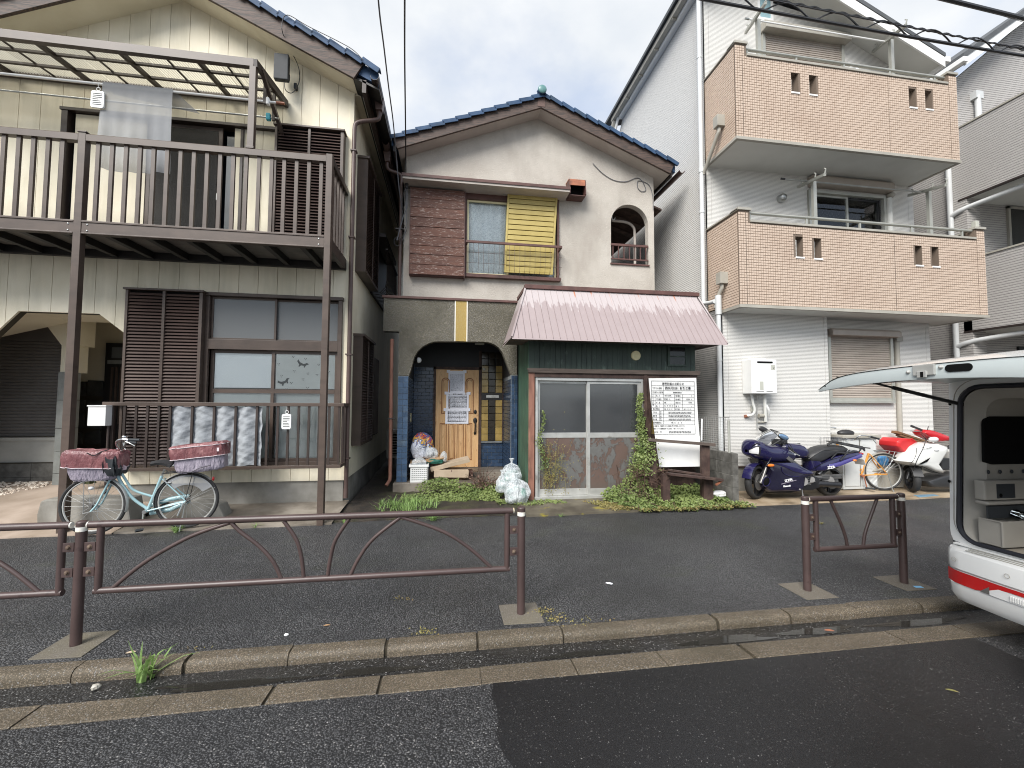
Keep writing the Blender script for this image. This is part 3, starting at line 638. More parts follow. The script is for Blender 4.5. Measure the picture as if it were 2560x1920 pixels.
# ---- louvred shutter boxes
def louver_box(x0, x1, z0, z1, yb, dep, ncol, pitch, m_frame='bronze', m_slat='slat_brown', back=True):
    b = part('shutter_box', MB().box(x0, x0+.035, yb-dep, yb, z0, z1).box(x1-.045, x1, yb-dep, yb-.001, z0, z1).box(x0-.02, x1+.02, yb-dep-.025, yb, z1, z1+.028).box(x0, x1, yb-dep+.002, yb-.002, z0-.03, z0)
             .box(x0+.036, x1-.046, yb-.04, yb-.004, z0, z1), m_frame, house, bevel=.003)
    w = (x1-x0-.08)/ncol
    for c in range(1, ncol): part('mullion', MB().box(x0+.035+w*c-.018, x0+.035+w*c+.018, yb-dep-.004, yb-dep+.03, z0, z1), m_frame, b)
    part('louvre_back', MB().box(x0+.036, x1-.046, yb-dep+.04, yb-dep+.045, z0+.002, z1-.002), 'cast_dark', b)
    me = mesh_of(MB().prism([(0,0), (.004,-.004), (.030,pitch*.62), (.026,pitch*.66)], 'yz', 0, w-.012), 'slat', m_slat)
    for c in range(ncol):
        z = z0+.012
        while z < z1-pitch: piece('slat', me, b, (x0+.041+w*c, yb-dep+.003, z)); z += pitch
    return b
louver_box(-4.59, -3.58, .72, 3.22, CW-.002, .135, 2, .0475)
louver_box(-2.67, -1.665, 3.98, 5.86, CW-.002, .135, 2, .0475)
# ---- ground-floor window
wx0, wx1, wz0, wz1 = -3.53, -1.70, .72, 3.2
tz = 2.40                                          # transom
win = part('window', MB().box(wx0-.05, wx0, CW-.05, CW+.06, wz0, wz1).box(wx1, wx1+.055, CW-.05, CW+.06, wz0, wz1).box(wx0-.07, wx1+.07, CW-.07, CW+.06, wz1, wz1+.05)
           .box(wx0, wx1, CW-.05, CW+.055, tz, tz+.15).box(wx0-.05, wx1+.055, CW-.06, CW+.06, wz0-.05, wz0), 'bronze', house, bevel=.003)
xm = -2.635
def sash(parent, x0, x1, z0, z1, y, fw=.045, pane='glass_frost', m='bronze', mid=None):
    s = part('sash', MB().box(x0, x0+fw, y, y+.03, z0, z1).box(x1-fw, x1, y, y+.03, z0, z1).box(x0+fw, x1-fw, y+.001, y+.029, z0, z0+fw).box(x0+fw, x1-fw, y+.001, y+.029, z1-fw, z1), m, parent, bevel=.002)
    if mid: part('rail', MB().box(x0+fw, x1-fw, y-.002, y+.028, mid-.03, mid+.03), m, parent)
    part('pane', MB().box(x0+fw, x1-fw, y+.012, y+.017, z0+fw, z1-fw), pane, parent); return s
sash(win, wx0, xm+.02, tz+.15, wz1, CW+.005, .03, 'glass_frost'); sash(win, xm-.02, wx1, tz+.15, wz1, CW+.04, .03, 'glass_frost')
sash(win, wx0, xm+.03, wz0, tz, CW+.04, .045, 'glass_window', mid=1.78); sash(win, xm-.03, wx1, wz0, tz, CW+.005, .045, 'glass_window', mid=1.78)
solo('window_blind', MB().box(wx0+.05, xm, CW+.062, CW+.066, 1.83, tz-.02), 'blind_white', 'plain white blind behind the ground-floor window of the cream house', 'blind')
solo('window_screen', MB().box(wx0+.05, wx1-.05, CW+.074, CW+.078, wz0+.03, 1.76), 'film_grey', 'pale frosted sheet behind the lower panes of the cream house window', 'screen')
film = solo('window_film', MB().box(xm+.03, wx1-.03, CW+.024, CW+.028, 1.82, tz-.04), 'film_grey', 'pale window film printed with dark running dogs and paw prints', 'window film')
dog = [(-.09,.02),(-.075,.055),(-.06,.03),(-.03,.012),(.02,.005),(.045,.02),(.06,.035),(.085,.03),(.1,.012),(.075,.008),(.06,-.012),(.055,-.045),(.04,-.05),(.035,-.025),(-.01,-.03),(-.03,-.06),(-.045,-.055),(-.04,-.025),(-.06,-.01)]
def dogp(cx, cz, a, s, fl=1):
    return [(cx+s*(fl*x*cos(a)-z*sin(a)), cz+s*(x*sin(a)*fl+z*cos(a))) for x, z in dog]
pr = MB()
for jx, jy, a, fl in ((805,592,-.35,1), (1100,620,-.1,-1), (962,727,-.3,1), (803,880,.4,1)):
    X, Z = P(*zJ(jx, jy), CW+.07); pr.prism(dogp(X, Z, a, .95, fl), 'xz', CW+.022, CW+.0235)
for jx, jy in ((820,562),(938,585),(990,537),(884,666),(990,686),(760,730),(1103,735),(893,790),(1010,810),(785,833),(868,890),(968,860),(1088,822),(825,945),(1007,935),(1188,797)):
    X, Z = P(*zJ(jx, jy), CW+.07)
    for dx, dz in ((-.012,.006), (.012,.008), (.002,-.012)): pr.prism(arc(X+dx, Z+dz, .007, .006, 0, 315, 7), 'xz', CW+.022, CW+.0235)
part('dog_print', pr, 'print_grey', film)
# ---- upper balcony door: cream sliding panel left, dark screen right
up = part('window', MB().box(-5.58, -5.50, CW-.06, CW+.05, 3.98, 5.86).box(-3.2, -3.16, CW-.03, CW+.05, 3.98, 5.84).box(-5.60, -2.68, CW-.07, CW+.05, 5.83, 5.875).box(-5.5, -3.2, CW-.02, CW+.05, 3.98, 4.02), 'bronze_dark', house, bevel=.003)
part('shutter_panel', MB().box(-5.44, -4.98, CW+.0, CW+.02, 4.02, 5.82).box(-4.975, -4.50, CW+.0, CW+.02, 4.02, 5.82), 'siding_cream', up)
sash(up, -4.5, -3.47, 4.02, 5.82, CW+.01, .06, 'glass_dark', mid=4.88)
part('screen_mesh', MB().box(-4.44, -3.53, CW+.002, CW+.006, 4.08, 5.76), 'screen_mesh' if 'screen_mesh' in MT else mat('screen_mesh', srgb(60,58,55), rgh=.8, alpha=.75), up)
part('door_handle', MB().box(-3.52, -3.485, CW-.012, CW+.01, 4.68, 4.78), 'alu', up)
part('side_pane', MB().box(-3.41, -3.30, CW+.02, CW+.026, 4.02, 5.7), 'glass_frost', up)
part('door_post', MB().box(-3.29, -3.18, CW-.012, CW+.03, 3.98, 5.82), 'soffit_cream', up)
# electric fan standing behind the screen
fan = thing('electric_fan', 'electric fan standing behind the dark upstairs screen door', 'fan', (-4.22, CW+.35, 3.75))
part('fan_guard', MB().tube([(-4.22+.19*cos(a), CW+.3, 4.2+.19*sin(a)) for a in [i*pi/12 for i in range(24)]], .006, 6, closed=True).tube([(-4.22+.06*cos(a), CW+.28, 4.2+.06*sin(a)) for a in [i*pi/8 for i in range(16)]], .005, 6, closed=True), 'white_plastic', fan)
part('fan_blade', MB().ell((-4.29,CW+.31,4.22), .08,.012,.05).ell((-4.17,CW+.31,4.27), .05,.012,.08).ell((-4.18,CW+.31,4.13), .06,.012,.06), 'film_grey', fan, smooth=1)
part('fan_stand', MB().cyl((-4.22,CW+.35,3.76), (-4.22,CW+.35,4.2), .018).cyl((-4.22,CW+.35,3.75), (-4.22,CW+.35,3.78), .14), 'white_plastic', fan)
# ---- porch: recess, inner arch, stone-clad pillar, roll shutter, side door
part('porch_ceiling', MB().prism([(-7.4,2.5),(-6.01,2.90),(-5.01,2.90),(-4.6,2.57),(-4.6,2.63),(-4.99,2.95),(-6.03,2.95),(-7.4,2.6)], 'xz', CW+.12, 7.75).box(-9, -4.5, 7.75, 8.9, 3.1, 3.15), 'soffit_cream', house)
part('porch_wall', MB().box(-4.62, -4.55, CW+.12, 8.9, 1.45, 3.2), 'soffit_cream', house); part('porch_back', MB().box(-9, -4.5, 8.9, 9.0, .2, 3.2), 'soffit_cream', house)
sk = part('stone_skirt', MB().box(-6.9, -6.28, 8.885, 8.9, .2, 1.98), 'joint_dark', house)
rs = random.Random(3)
for i in range(2):
    for j in range(6):
        x0 = -6.9+i*.31; z0 = .2+j*.30; q = [(x0+rs.uniform(0,.03), z0+rs.uniform(0,.03)), (x0+.30+rs.uniform(-.03,0), z0+rs.uniform(0,.04)), (x0+.29+rs.uniform(-.04,0), z0+.28+rs.uniform(-.05,.03)), (x0+rs.uniform(0,.04), z0+.28+rs.uniform(-.06,.03))]
        part('stone', MB().prism(q, 'xz', 8.86, 8.887), 'stone_dark', sk)
IY = 7.75
part('inner_arch', MB().prism([(-8.6,2.1),(-8.6,3.12),(-5.9,3.12),(-5.9,2.52),(-5.99,2.52),(-5.99,2.08),(-6.15,2.08),(-6.15,2.51),(-6.43,2.90),(-7.1,2.90),(-7.9,2.4),(-7.9,2.1)], 'xz', IY, IY+.3), 'soffit_cream', house)
pil = part('pillar', MB().box(-6.148, -5.992, IY+.004, IY+.16, .25, 2.08), 'joint_dark', house)
zs = [.28,.47,.81,1.18,1.63,2.08]
for a, b in zip(zs, zs[1:]): part('stone', MB().box(-6.16, -5.98, IY-.02, IY+.17, a+.003, b-.003), 'stone_grey', pil, bevel=.005)
rsh = part('roll_shutter', MB().box(-8.4, -6.17, IY+.3, IY+.34, 2.62, 3.0), 'shutter_grey', house)
me = mesh_of(MB().prism([(0,0), (-.012,.012), (-.012,.040), (0,.052)], 'yz', 0, 2.22), 'slat', 'shutter_grey')
for k in range(31): piece('slat', me, rsh, (-8.39, IY+.32, 1.03+.0525*k))
part('shutter_rail', MB().box(-6.17, -6.145, IY+.2, IY+.35, .3, 2.62), 'pipe_brown', house)
part('garage_sill', MB().box(-8.4, -6.16, IY+.25, IY+.4, .62, .97), 'sill_grey', house); part('sill_lip', MB().box(-8.4, -6.16, IY+.22, IY+.4, .97, 1.02), 'sill_grey', house)
pp = part('porch_plinth', MB().box(-8.5, -6.17, IY+.2, IY+.4, -.1, .62), 'joint_dark', house)
for i in range(5):
    for j in range(3): part('block', MB().box(-8.42+.45*i, -7.976+.45*i, IY+.18, IY+.21, -.05+.22*j, .165+.22*j), 'block_concrete', pp)
dr = part('porch_door', MB().box(-6.27, -5.4, 8.80, 8.88, .4, 2.70), 'black_iron', house)
part('door_pane', MB().box(-6.16, -5.6, 8.785, 8.798, 2.42, 2.62), 'glass_frost', dr)
for k in range(7): part('door_bar', MB().box(-6.15+.075*k, -6.125+.075*k, 8.77, 8.80, 1.2, 2.25), 'bronze', dr)
part('mail_flap', MB().box(-6.22, -5.9, 8.78, 8.80, 2.31, 2.38), 'stone_grey', dr)
# ---- guard railing in front of the lower window
GY = 6.5
gr = part('window_railing', MB().box(-4.62, -1.5, GY-.03, GY+.03, 1.555, 1.605).box(-4.56, -1.53, GY-.025, GY+.025, .665, .71).box(-1.56, -1.50, GY+.03, CW-.02, 1.556, 1.604).box(-4.62, -4.56, GY+.03, CW-.02, 1.556, 1.604).box(-1.57,-1.53, GY+.025, CW-.02, .666,.709).box(-4.58,-4.54, GY+.025, CW-.02, .666,.709), 'bronze', house, bevel=.004)
bme = mesh_of(MB().box(-.015, .015, -.012, .012, .71, 1.555), 'baluster', 'bronze_dark')
bars = [-4.50+.1395*k for k in range(22)]
for x in bars: piece('baluster', bme, gr, (x, GY, 0))
for y in (GY+.13, GY+.26): piece('baluster', bme, gr, (-1.55, y, 0)); piece('baluster', bme, gr, (-4.58, y, 0))
# grey sheet woven through the railing
X0, X1 = -3.80, -2.62
def sheet_fn(u, v):
    x = X0+(X1-X0)*u; k = (x+4.50)/.1395; w = -.024*cos(pi*k)
    return (x+.006*sin(v*17+u*9), GY+w+.005*sin(v*23+u*31+3*sin(u*9))+.004*sin(v*47-u*34+2*sin(v*7))+.003*sin(v*80+u*60), 1.545-.83*v+.008*sin(u*23))
solo('grey_sheet', MB().grid(sheet_fn, 90, 40), 'sheet_cloth', 'crumpled grey sheet woven between the bars of the ground-floor window railing', 'sheet', recalc=False, smooth=1)
def hang_plate(x, z, y, w, h, lab, tilt=0):
    t = thing('hanging_plate', lab, 'insect repellent', (x, y, z-h), 'white hanging insect repellent plates')
    part('plate', MB().prism([(x-w/2,z-h*.93),(x-w*.4,z-h),(x+w*.4,z-h),(x+w/2,z-h*.93),(x+w/2,z-h*.27),(x+w*.4,z-h*.2),(x-w*.4,z-h*.2),(x-w/2,z-h*.27)], 'xz', y-.012, y+.012), 'white_plastic', t, bevel=.003)
    b = MB()
    for k, ww in enumerate((.7,.7,.7,.45,.6,.7,.7)): b.box(x-w*.35, x-w*.35+w*ww, y-.0145, y-.0125, z-h*(.36+.085*k), z-h*(.325+.085*k))
    part('printed_stripe', b, 'print_grey', t)
    part('hook', MB().tube([(x+.022*cos(a), y, z-h*.1+.022*sin(a)) for a in [i*pi/8 for i in range(16)]], .004, 6, closed=True).tube([(x, y, z-h*.1+.022), (x, y, z+.05)], .002, 5), 'white_plastic', t)
X, Z = P(*zJ(820,1125), 6.44); hang_plate(X, Z, 6.44, .125, .27, 'white striped plate hanging from the ground-floor window railing')
# white mailbox at the railing's end
X, Z0 = P(*zI(850,1260), 6.4); X, Z1 = P(*zI(850,1088), 6.4)
mbx = thing('mailbox', 'plain white mailbox at the porch end of the brown railing', 'mailbox', (X, 6.45, 0))
part('box', MB().box(X-.105, X+.105, 6.38, 6.5, Z0, Z1), 'box_white', mbx, bevel=.005); part('lid', MB().box(X-.112, X+.112, 6.37, 6.505, Z1-.006, Z1+.01), 'box_white', mbx)
part('pole', MB().cyl((X+.09,6.46,.05), (X+.09,6.46,Z0), .015), 'bronze_dark', mbx)
# ---- side wall fittings along the alley: two shutter boxes, grilled windows
def side_louver(y0, y1, z0, z1, dep, slats=True):
    b = part('shutter_box', MB().box(HX1, HX1+dep, y0, y0+.04, z0, z1).box(HX1, HX1+dep, y1-.04, y1, z0, z1).box(HX1, HX1+dep+.03, y0-.02, y1+.02, z1, z1+.04).box(HX1, HX1+dep, y0, y1, z0-.04, z0).box(HX1+dep-.06, HX1+dep-.045, y0+.04, y1-.04, z0, z1), 'bronze', house)
    z = z0+.01; n = MB()
    while z < z1-.04: n.prism([(HX1+dep-.03, z+.03), (HX1+dep, z), (HX1+dep, z+.008), (HX1+dep-.03, z+.038)], 'xz', y0+.04, y1-.04); z += .0475
    o = part('louvre_slats', n, 'slat_brown', b); o['kind'] = 'stuff'
    part('mullion', MB().box(HX1+dep-.01, HX1+dep+.006, (y0+y1)/2-.02, (y0+y1)/2+.02, z0, z1), 'bronze', b); return b
side_louver(7.25, 8.35, .95, 2.72, .15)
side_louver(7.25, 8.55, 3.85, 5.75, .17)
gw = part('side_window', MB().box(HX1, HX1+.05, 8.4, 9.5, .95, 1.0).box(HX1, HX1+.05, 8.4, 9.5, 2.5, 2.55).box(HX1, HX1+.05, 8.36, 8.4, .95, 2.55).box(HX1, HX1+.05, 9.5, 9.54, .95, 2.55).box(HX1+.001, HX1+.01, 8.4, 9.5, 1.0, 2.5), 'bronze_dark', house)
for k in range(8): part('grille_bar', MB().box(HX1+.05, HX1+.07, 8.42+.148*k, 8.445+.148*k, .97, 2.53), 'bronze', gw)
ub = part('side_window_hood', MB().box(HX1, HX1+.28, 8.62, 10.4, 4.95, 5.02).box(HX1, HX1+.05, 8.62, 10.4, 3.8, 4.95), 'bronze_dark', house)
rb = MB()
for k in range(14):
    y = 8.72+.12*k; rb.tube([(HX1+.30,y,4.7), (HX1+.31,y,4.1), (HX1+.28,y,3.95), (HX1+.18,y,3.84), (HX1+.02,y,3.82)], .007, 5)
rb.box(HX1+.28, HX1+.32, 8.66, 10.4, 4.7, 4.73)
o = part('side_railing', rb, 'bronze_dark', house)
ac = thing('air_conditioner', 'pale outdoor air conditioner unit standing deep in the alley', 'air conditioner', (-1.15, 10.4, .2))
part('case', MB().box(-1.42, -.88, 10.3, 10.6, .32, .98), 'cap_grey', ac, bevel=.01)
part('grille', MB().box(-1.30, -.92, 10.27, 10.3, .38, .92), 'cast_dark', ac)
for k in range(9): part('grille_bar', MB().box(-1.31, -.91, 10.255, 10.272, .39+.062*k, .41+.062*k), 'cap_grey', ac)
part('foot', MB().box(-1.36, -1.26, 10.3, 10.6, .16, .32), 'block_concrete', ac); part('foot', MB().box(-1.04, -.94, 10.3, 10.6, .16, .32), 'block_concrete', ac)

# ================================================================== BALCONY with its terrace roof
BY = 5.95
bal = thing('balcony', 'brown aluminium balcony on tall posts with slatted front and clear corrugated roof', 'balcony', (-3.2, BY, 0))
part('post', MB().box(-4.64, -4.555, BY-.042, BY+.042, 0, 5.0), 'bronze', bal, bevel=.004)
part('post', MB().box(-1.68, -1.60, BY-.042, BY+.042, 0, 5.005), 'bronze', bal, bevel=.004)
part('post', MB().box(-7.6, -7.52, BY-.042, BY+.042, 0, 5.0), 'bronze', bal, bevel=.004)
part('post_cap', MB().box(-4.65, -4.545, BY-.052, BY+.052, 5.0, 5.012), 'bronze', bal)
for a, b in ((-7.52,-4.642), (-4.553,-1.682)):
    part('top_rail', MB().prism([(BY-.042,4.895), (BY-.042,4.975), (BY-.03,4.987), (BY+.03,4.987), (BY+.042,4.975), (BY+.042,4.895)], 'yz', a, b), 'bronze', bal)
    part('edge_beam', MB().box(a, b, BY-.035, BY+.035, 3.70, 3.865).box(a, b, BY-.045, BY-.035, 3.845, 3.87).box(a, b, BY-.043, BY-.035, 3.70, 3.716), 'bronze', bal, bevel=.003)
bm_ = mesh_of(MB().box(-.0225, .0225, -.015, .015, 3.866, 4.895), 'baluster', 'bronze')
for k in range(18): piece('baluster', bm_, bal, (-4.435+.158*k, BY, 0))
for k in range(17): piece('baluster', bm_, bal, (-4.828-.158*k, BY, 0))
part('side_rail', MB().box(-1.68, -1.60, BY+.042, CW-.02, 4.895, 4.985), 'bronze_dark', bal, bevel=.004)
part('side_beam', MB().box(-1.675, -1.605, BY+.042, CW-.02, 3.70, 3.86), 'bronze_dark', bal, bevel=.004)
for k in range(5): piece('baluster', bm_, bal, (-1.64, BY+.16+.15*k, 0), (0, 0, pi/2))
part('wall_beam', MB().box(-7.6, -1.605, CW-.075, CW-.012, 3.69, 3.80), 'black_iron', bal)
jm = mesh_of(MB().box(-.035, .035, BY+.036, CW-.075, 3.705, 3.80), 'joist', 'black_iron')
for k in range(13): piece('joist', jm, bal, (-1.98-.468*k, 0, 0))
for k in range(6): part('deck_board', MB().box(-7.58, -1.61, BY+.04+.142*k, BY+.178+.142*k, 3.802, 3.83), 'deck_under', bal)
for x in (-4.70, -4.49, -1.75): part('rivet', MB().ell((x,BY-.037,3.74), .011,.006,.011, 8, 5).ell((x,BY-.037,3.82), .011,.006,.011, 8, 5), 'steel', bal, smooth=1)
TR = part('terrace_roof', MB().box(-7.7, -2.64, BY-.03, BY+.04, 6.125, 6.235).box(-7.7, -2.58, CW-.06, CW-.012, 6.255, 6.335), 'bronze', bal, bevel=.003)
part('roof_beam', MB().bar((-2.62,BY-.03,6.175), (-2.56,CW-.01,6.29), .05, .10), 'bronze_dark', TR)
for x in (-3.35, -4.28, -5.22, -6.2, -7.2): part('roof_beam', MB().bar((x,BY+.04,6.16), (x,CW-.06,6.27), .05, .055), 'bronze_dark', TR)
for y in (BY+.28, BY+.58): part('purlin', MB().box(-7.7, -2.6, y-.018, y+.018, 6.19+(y-BY)*.12-.03, 6.19+(y-BY)*.12), 'bronze_dark', TR)
for x in (-3.05, -3.8, -4.75, -5.7, -6.7): part('purlin', MB().bar((x,BY+.04,6.205), (x,CW-.06,6.315), .018, .02), 'bronze_dark', TR)
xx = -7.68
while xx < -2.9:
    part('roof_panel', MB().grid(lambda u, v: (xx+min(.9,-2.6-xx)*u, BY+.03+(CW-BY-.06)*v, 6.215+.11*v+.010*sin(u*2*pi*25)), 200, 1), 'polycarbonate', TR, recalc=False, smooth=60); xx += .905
part('roof_post', MB().box(-2.69, -2.61, BY-.03, BY+.04, 5.0, 6.13).box(-2.70, -2.60, BY-.04, BY+.05, 4.988, 5.02), 'bronze', TR, bevel=.003)
part('roof_post', MB().box(-7.64, -7.56, BY-.03, BY+.04, 5.0, 6.13), 'bronze', TR, bevel=.003)
part('brace', MB().bar((-2.60,BY+.1,6.2), (-2.58,CW-.03,5.72), .05, .05), 'bronze', TR)
part('pole_hanger', MB().box(-2.64, -2.60, 6.23, 6.27, 5.84, 6.2), 'bronze_dark', TR); part('pole_hanger', MB().box(-2.64, -2.60, 6.53, 6.57, 5.8, 6.22), 'bronze_dark', TR)
# laundry poles hanging beneath the terrace roof
lp = thing('laundry_pole', 'white laundry pole with an orange end cap hanging under the balcony roof', 'laundry pole', (-5, 6.25, 5.87), 'laundry poles on the balcony')
part('pole', MB().cyl((-7.6,6.25,5.885), (-2.47,6.25,5.878), .0165, 10), 'white_plastic', lp, smooth=40); part('end_cap', MB().cyl((-2.47,6.25,5.878), (-2.36,6.25,5.878), .019, 10), 'hood_copper', lp, smooth=40)
part('clamp', MB().box(-2.60, -2.56, 6.22, 6.28, 5.83, 5.93), 'white_plastic', lp, bevel=.01)
lp = thing('laundry_pole', 'steel laundry pole with a blue clip hanging nearest the cream house wall', 'laundry pole', (-5, 6.55, 5.84), 'laundry poles on the balcony')
part('pole', MB().cyl((-7.6,6.55,5.86), (-2.55,6.55,5.845), .014, 10), 'steel', lp, smooth=40)
part('clip', MB().box(-2.72, -2.66, 6.52, 6.58, 5.80, 5.90), mat('clip_blue', srgb(70,170,190)), lp, bevel=.012)
# grey net towel over the front pole
nx0, nx1 = -4.64, -3.79
def net_front(u, v):
    x = nx0+(nx1-nx0)*u-.03*v*(1-u)*sin(v*3)+.02*v*u; return (x, 6.228-.02*sin(u*14+v*2)*v-.012*sin(u*33)*v, 5.905-(1.18+.05*u+.03*sin(u*5))*v)
net = MB().grid(net_front, 40, 30); net.grid(lambda u, v: (nx0+.02+(nx1-nx0-.02)*u+.26*v*u, 6.262+.13*v, 5.905-.21*v*(.25+u*.75)), 20, 8)
net.grid(lambda u, v: (nx0+(nx1-nx0)*u, 6.25+.022*cos(pi*v), 5.885+.022*sin(pi*v)), 12, 4)
solo('net_towel', net, 'net_cloth', 'sheer grey cloth draped over the front laundry pole of the balcony', 'towel', recalc=False, smooth=1)
X, Z = P(*zA(852,752), 6.2); hang_plate(X, Z, 6.2, .155, .29, 'white striped plate hanging beside the grey towel under the balcony roof')
# flat antenna on the gable with its cable
ant = thing('antenna_box', 'dark flat antenna box mounted high on the cream gable with a looped cable', 'antenna', (-2.53, 6.7, 6.45))
part('case', MB().box(-2.665, -2.46, 6.60, 6.68, 6.50, 6.90), 'dark_grey_plastic', ant, bevel=.012)
part('bracket', MB().box(-2.60, -2.50, 6.68, 6.80, 6.62, 6.72).box(-2.44, -2.40, 6.79, 6.86, 6.52, 6.60), 'dark_grey_plastic', ant)
cb = lambda q, Y: (P(*zB(*q), Y)[0], Y, P(*zB(*q), Y)[1])
part('cable', MB().tube(spline([cb((795,700),6.64), cb((810,780),6.66), cb((870,800),6.72), cb((925,710),6.8), cb((920,580),6.82), cb((850,430),6.7), cb((785,290),6.42), cb((780,190),6.39), cb((830,130),6.37), cb((1000,225),6.37), cb((1250,350),6.37), cb((1390,430),6.37), cb((1480,520),6.37)], 5), .006, 6), 'wire_black', ant)
# things on the ground at the porch
pot = thing('plant_pot', 'terracotta pot with a grassy plant at the edge of the driveway', 'plant pot', (-6.75, 6.8, .15))
part('pot', MB().lathe([(.0,.0),(.09,0),(.12,.2),(.13,.2),(.13,.23),(.11,.23),(.1,.2),(0,.19)], (-6.78,6.8,.14), n=16), 'terracotta', pot, smooth=40)
def blades(mb, c, n, h, spread, w, rnd, lean=(0,0)):
    for i in range(n):
        a = rnd.uniform(0, 2*pi); hh = h*rnd.uniform(.55, 1.1); sp = spread*rnd.uniform(.3, 1.1); bx = c[0]+rnd.uniform(-1,1)*spread*.15; by = c[1]+rnd.uniform(-1,1)*spread*.15
        d = Vector((cos(a), sin(a), 0)); s = Vector((-sin(a), cos(a), 0)); pts = []
        for k in range(5):
            t = k/4; pts.append(Vector((bx, by, c[2]))+d*sp*t**1.4+Vector((lean[0]*t, lean[1]*t, hh*(t*1.25-.55*t*t*rnd.uniform(.6,1.3)))))
        ww = w*rnd.uniform(.7, 1.2)
        vs = []
        for k, p in enumerate(pts): q = ww*(1-(k/4)**2)*.5+.0006; vs += [p-s*q, p+s*q]
        mb.add(vs, [(2*k, 2*k+1, 2*k+3, 2*k+2) for k in range(4)])
    return mb
RG = random.Random(11)
part('leaves', blades(MB(), (-6.78,6.8,.34), 60, .32, .28, .012, RG), 'leaf_grass', pot, recalc=False)
ag = MB()
X, Z = P(*zI(800,1450), 7.6)
blades(ag, (-5.45,7.45,.35), 18, .62, .55, .045, RG)
solo('agave_plant', ag, 'leaf_agave', 'spiky agave plant in the shade of the cream house porch', 'plant', recalc=False)
# rough concrete kerb lumps beside the driveway, under the bicycle
st = MB(); st.prism([(-5.03,.0),(-5.04,.20),(-5.01,.36),(-4.95,.385),(-4.5,.38),(-4.05,.36),(-3.98,.0)], 'xz', 6.14, 6.42)
solo('concrete_step', st, 'found_concrete', 'pale weathered concrete block under the blue bicycle', 'concrete block', bevel=.02)
st = MB().prism([(-3.52,0),(-3.5,.25),(-3.3,.33),(-3.05,.22),(-2.95,0)], 'xz', 6.3, 6.55)
solo('rough_stone', st, 'found_concrete', 'rough sloping lump of concrete beside the blue bicycle', 'stone', bevel=.03)
# ================================================================== MIDDLE HOUSE (stucco gable, blue tiles)
MY = 8.15
old = thing('stucco_house', 'old beige stucco house with blue tiled gable roof and tiled porch', 'house', (1.7, MY, 0))
mg = lambda x: 7.415-.402*abs(x-1.735)
MX0, MX1 = -.875, 4.24
archo = [(3.29,4.52),(4.11,4.52)]+[(x, z) for x, z in arc(3.70, 5.37, .41, .41, 0, 180, 16)]
hole_w = [(.30,4.12),(2.16,4.12),(2.16,5.74),(.30,5.74)]
part('wall', MB().prism([(MX0,2.96),(MX1,2.96),(MX1,mg(MX1)),(1.735,mg(1.735)),(MX0,mg(MX0))], 'xz', MY, MY+.14, [archo, hole_w]), 'stucco', old)
part('side_wall', MB().box(MX0, MX0+.12, MY+.14, 15, .2, 6.36).box(MX1-.12, MX1, MY+.14, 15, .2, 4.5).box(MX1-.12, MX1, 12, 15, 4.5, 6.38).box(MX0, MX1, 15, 15.1, 0, 7.4), 'stucco', old)
part('loggia_wall', MB().box(3.05, 3.1, MY+.14, 12, 4.4, 6.4).box(3.1, MX1-.12, 11.95, 12, 4.4, 6.4), 'wood_dark', old)
part('loggia_floor', MB().box(2.9, MX1-.121, MY+.141, 11.95, 4.3, 4.42), 'sheet_concrete', old)
part('loggia_ceiling', MB().prism([(2.9,6.32),(4.5,5.78),(4.5,5.82),(2.9,6.36)], 'xz', MY+.15, 12), 'wood_dark', old)
for y in (8.5, 9.1, 9.6): part('loggia_beam', MB().prism([(2.9,6.22),(4.4,5.72),(4.4,5.79),(2.9,6.30)], 'xz', y, y+.07), 'timber_worn', old)
part('room_back', MB().box(MX0+.12, 3.05, 9.4, 9.45, 3.0, 6.4).box(MX0+.12, 3.05, 9.0, 9.4, 3.3, 3.4), 'joint_dark', old)
lr = part('loggia_railing', MB().box(3.285, 4.10, MY-.02, MY+.02, 4.885, 4.93).box(3.285, 4.10, MY-.015, MY+.015, 4.60, 4.625).box(3.27, 4.12, MY-.03, MY+.1, 4.49, 4.518), 'trim_brown', old)
for k in range(7): part('baluster', MB().box(3.32+.12*k, 3.338+.12*k, MY-.01, MY+.01, 4.625, 4.885), 'trim_brown', lr)
part('loggia_pipe', MB().tube(spline([(3.5,8.6,5.62), (3.8,8.58,5.60), (3.96,8.56,5.5), (4.0,8.56,5.3), (4.0,8.56,4.42)], 6), .028, 8), 'stucco_soffit', old, smooth=40)
part('loggia_hook', MB().tube(spline([(3.42,8.4,5.72), (3.42,8.4,5.58), (3.46,8.4,5.55), (3.49,8.4,5.6)], 5), .006, 5), 'white_plastic', old)
MB_ = 7.80
def msl(t0, t1, xa, xb): return [(xa, mg(xa)+t0), (xb, mg(xb)+t0), (xb, mg(xb)+t1), (xa, mg(xa)+t1)]
part('roof', MB().prism(msl(.1,.26,1.735,4.56), 'xz', MB_+.05, 15.4).prism(msl(.1,.26,-1.09,1.735), 'xz', MB_+.05, 15.4), 'roof_tile_blue', old)
part('soffit', MB().prism(msl(-.003,.03,1.735,4.44), 'xz', MB_+.045, MY+.002).prism(msl(-.003,.03,-.97,1.735), 'xz', MB_+.045, MY+.002).prism(msl(-.003,.03,4.241,4.44), 'xz', MY+.002, 15).prism(msl(-.003,.03,-.97,-.876), 'xz', MY+.002, 15), 'stucco_soffit', old)
def mbarge(xa, xb, cut):
    return MB().prism([(xa, mg(xa)-.01), (xb, mg(xb)-.01), (xb+cut, mg(xb+cut)+.228), (xa, mg(xa)+.243)], 'xz', MB_, MB_+.045)
part('bargeboard', mbarge(1.735, 4.43, .09), 'timber_worn', old, bevel=.004)
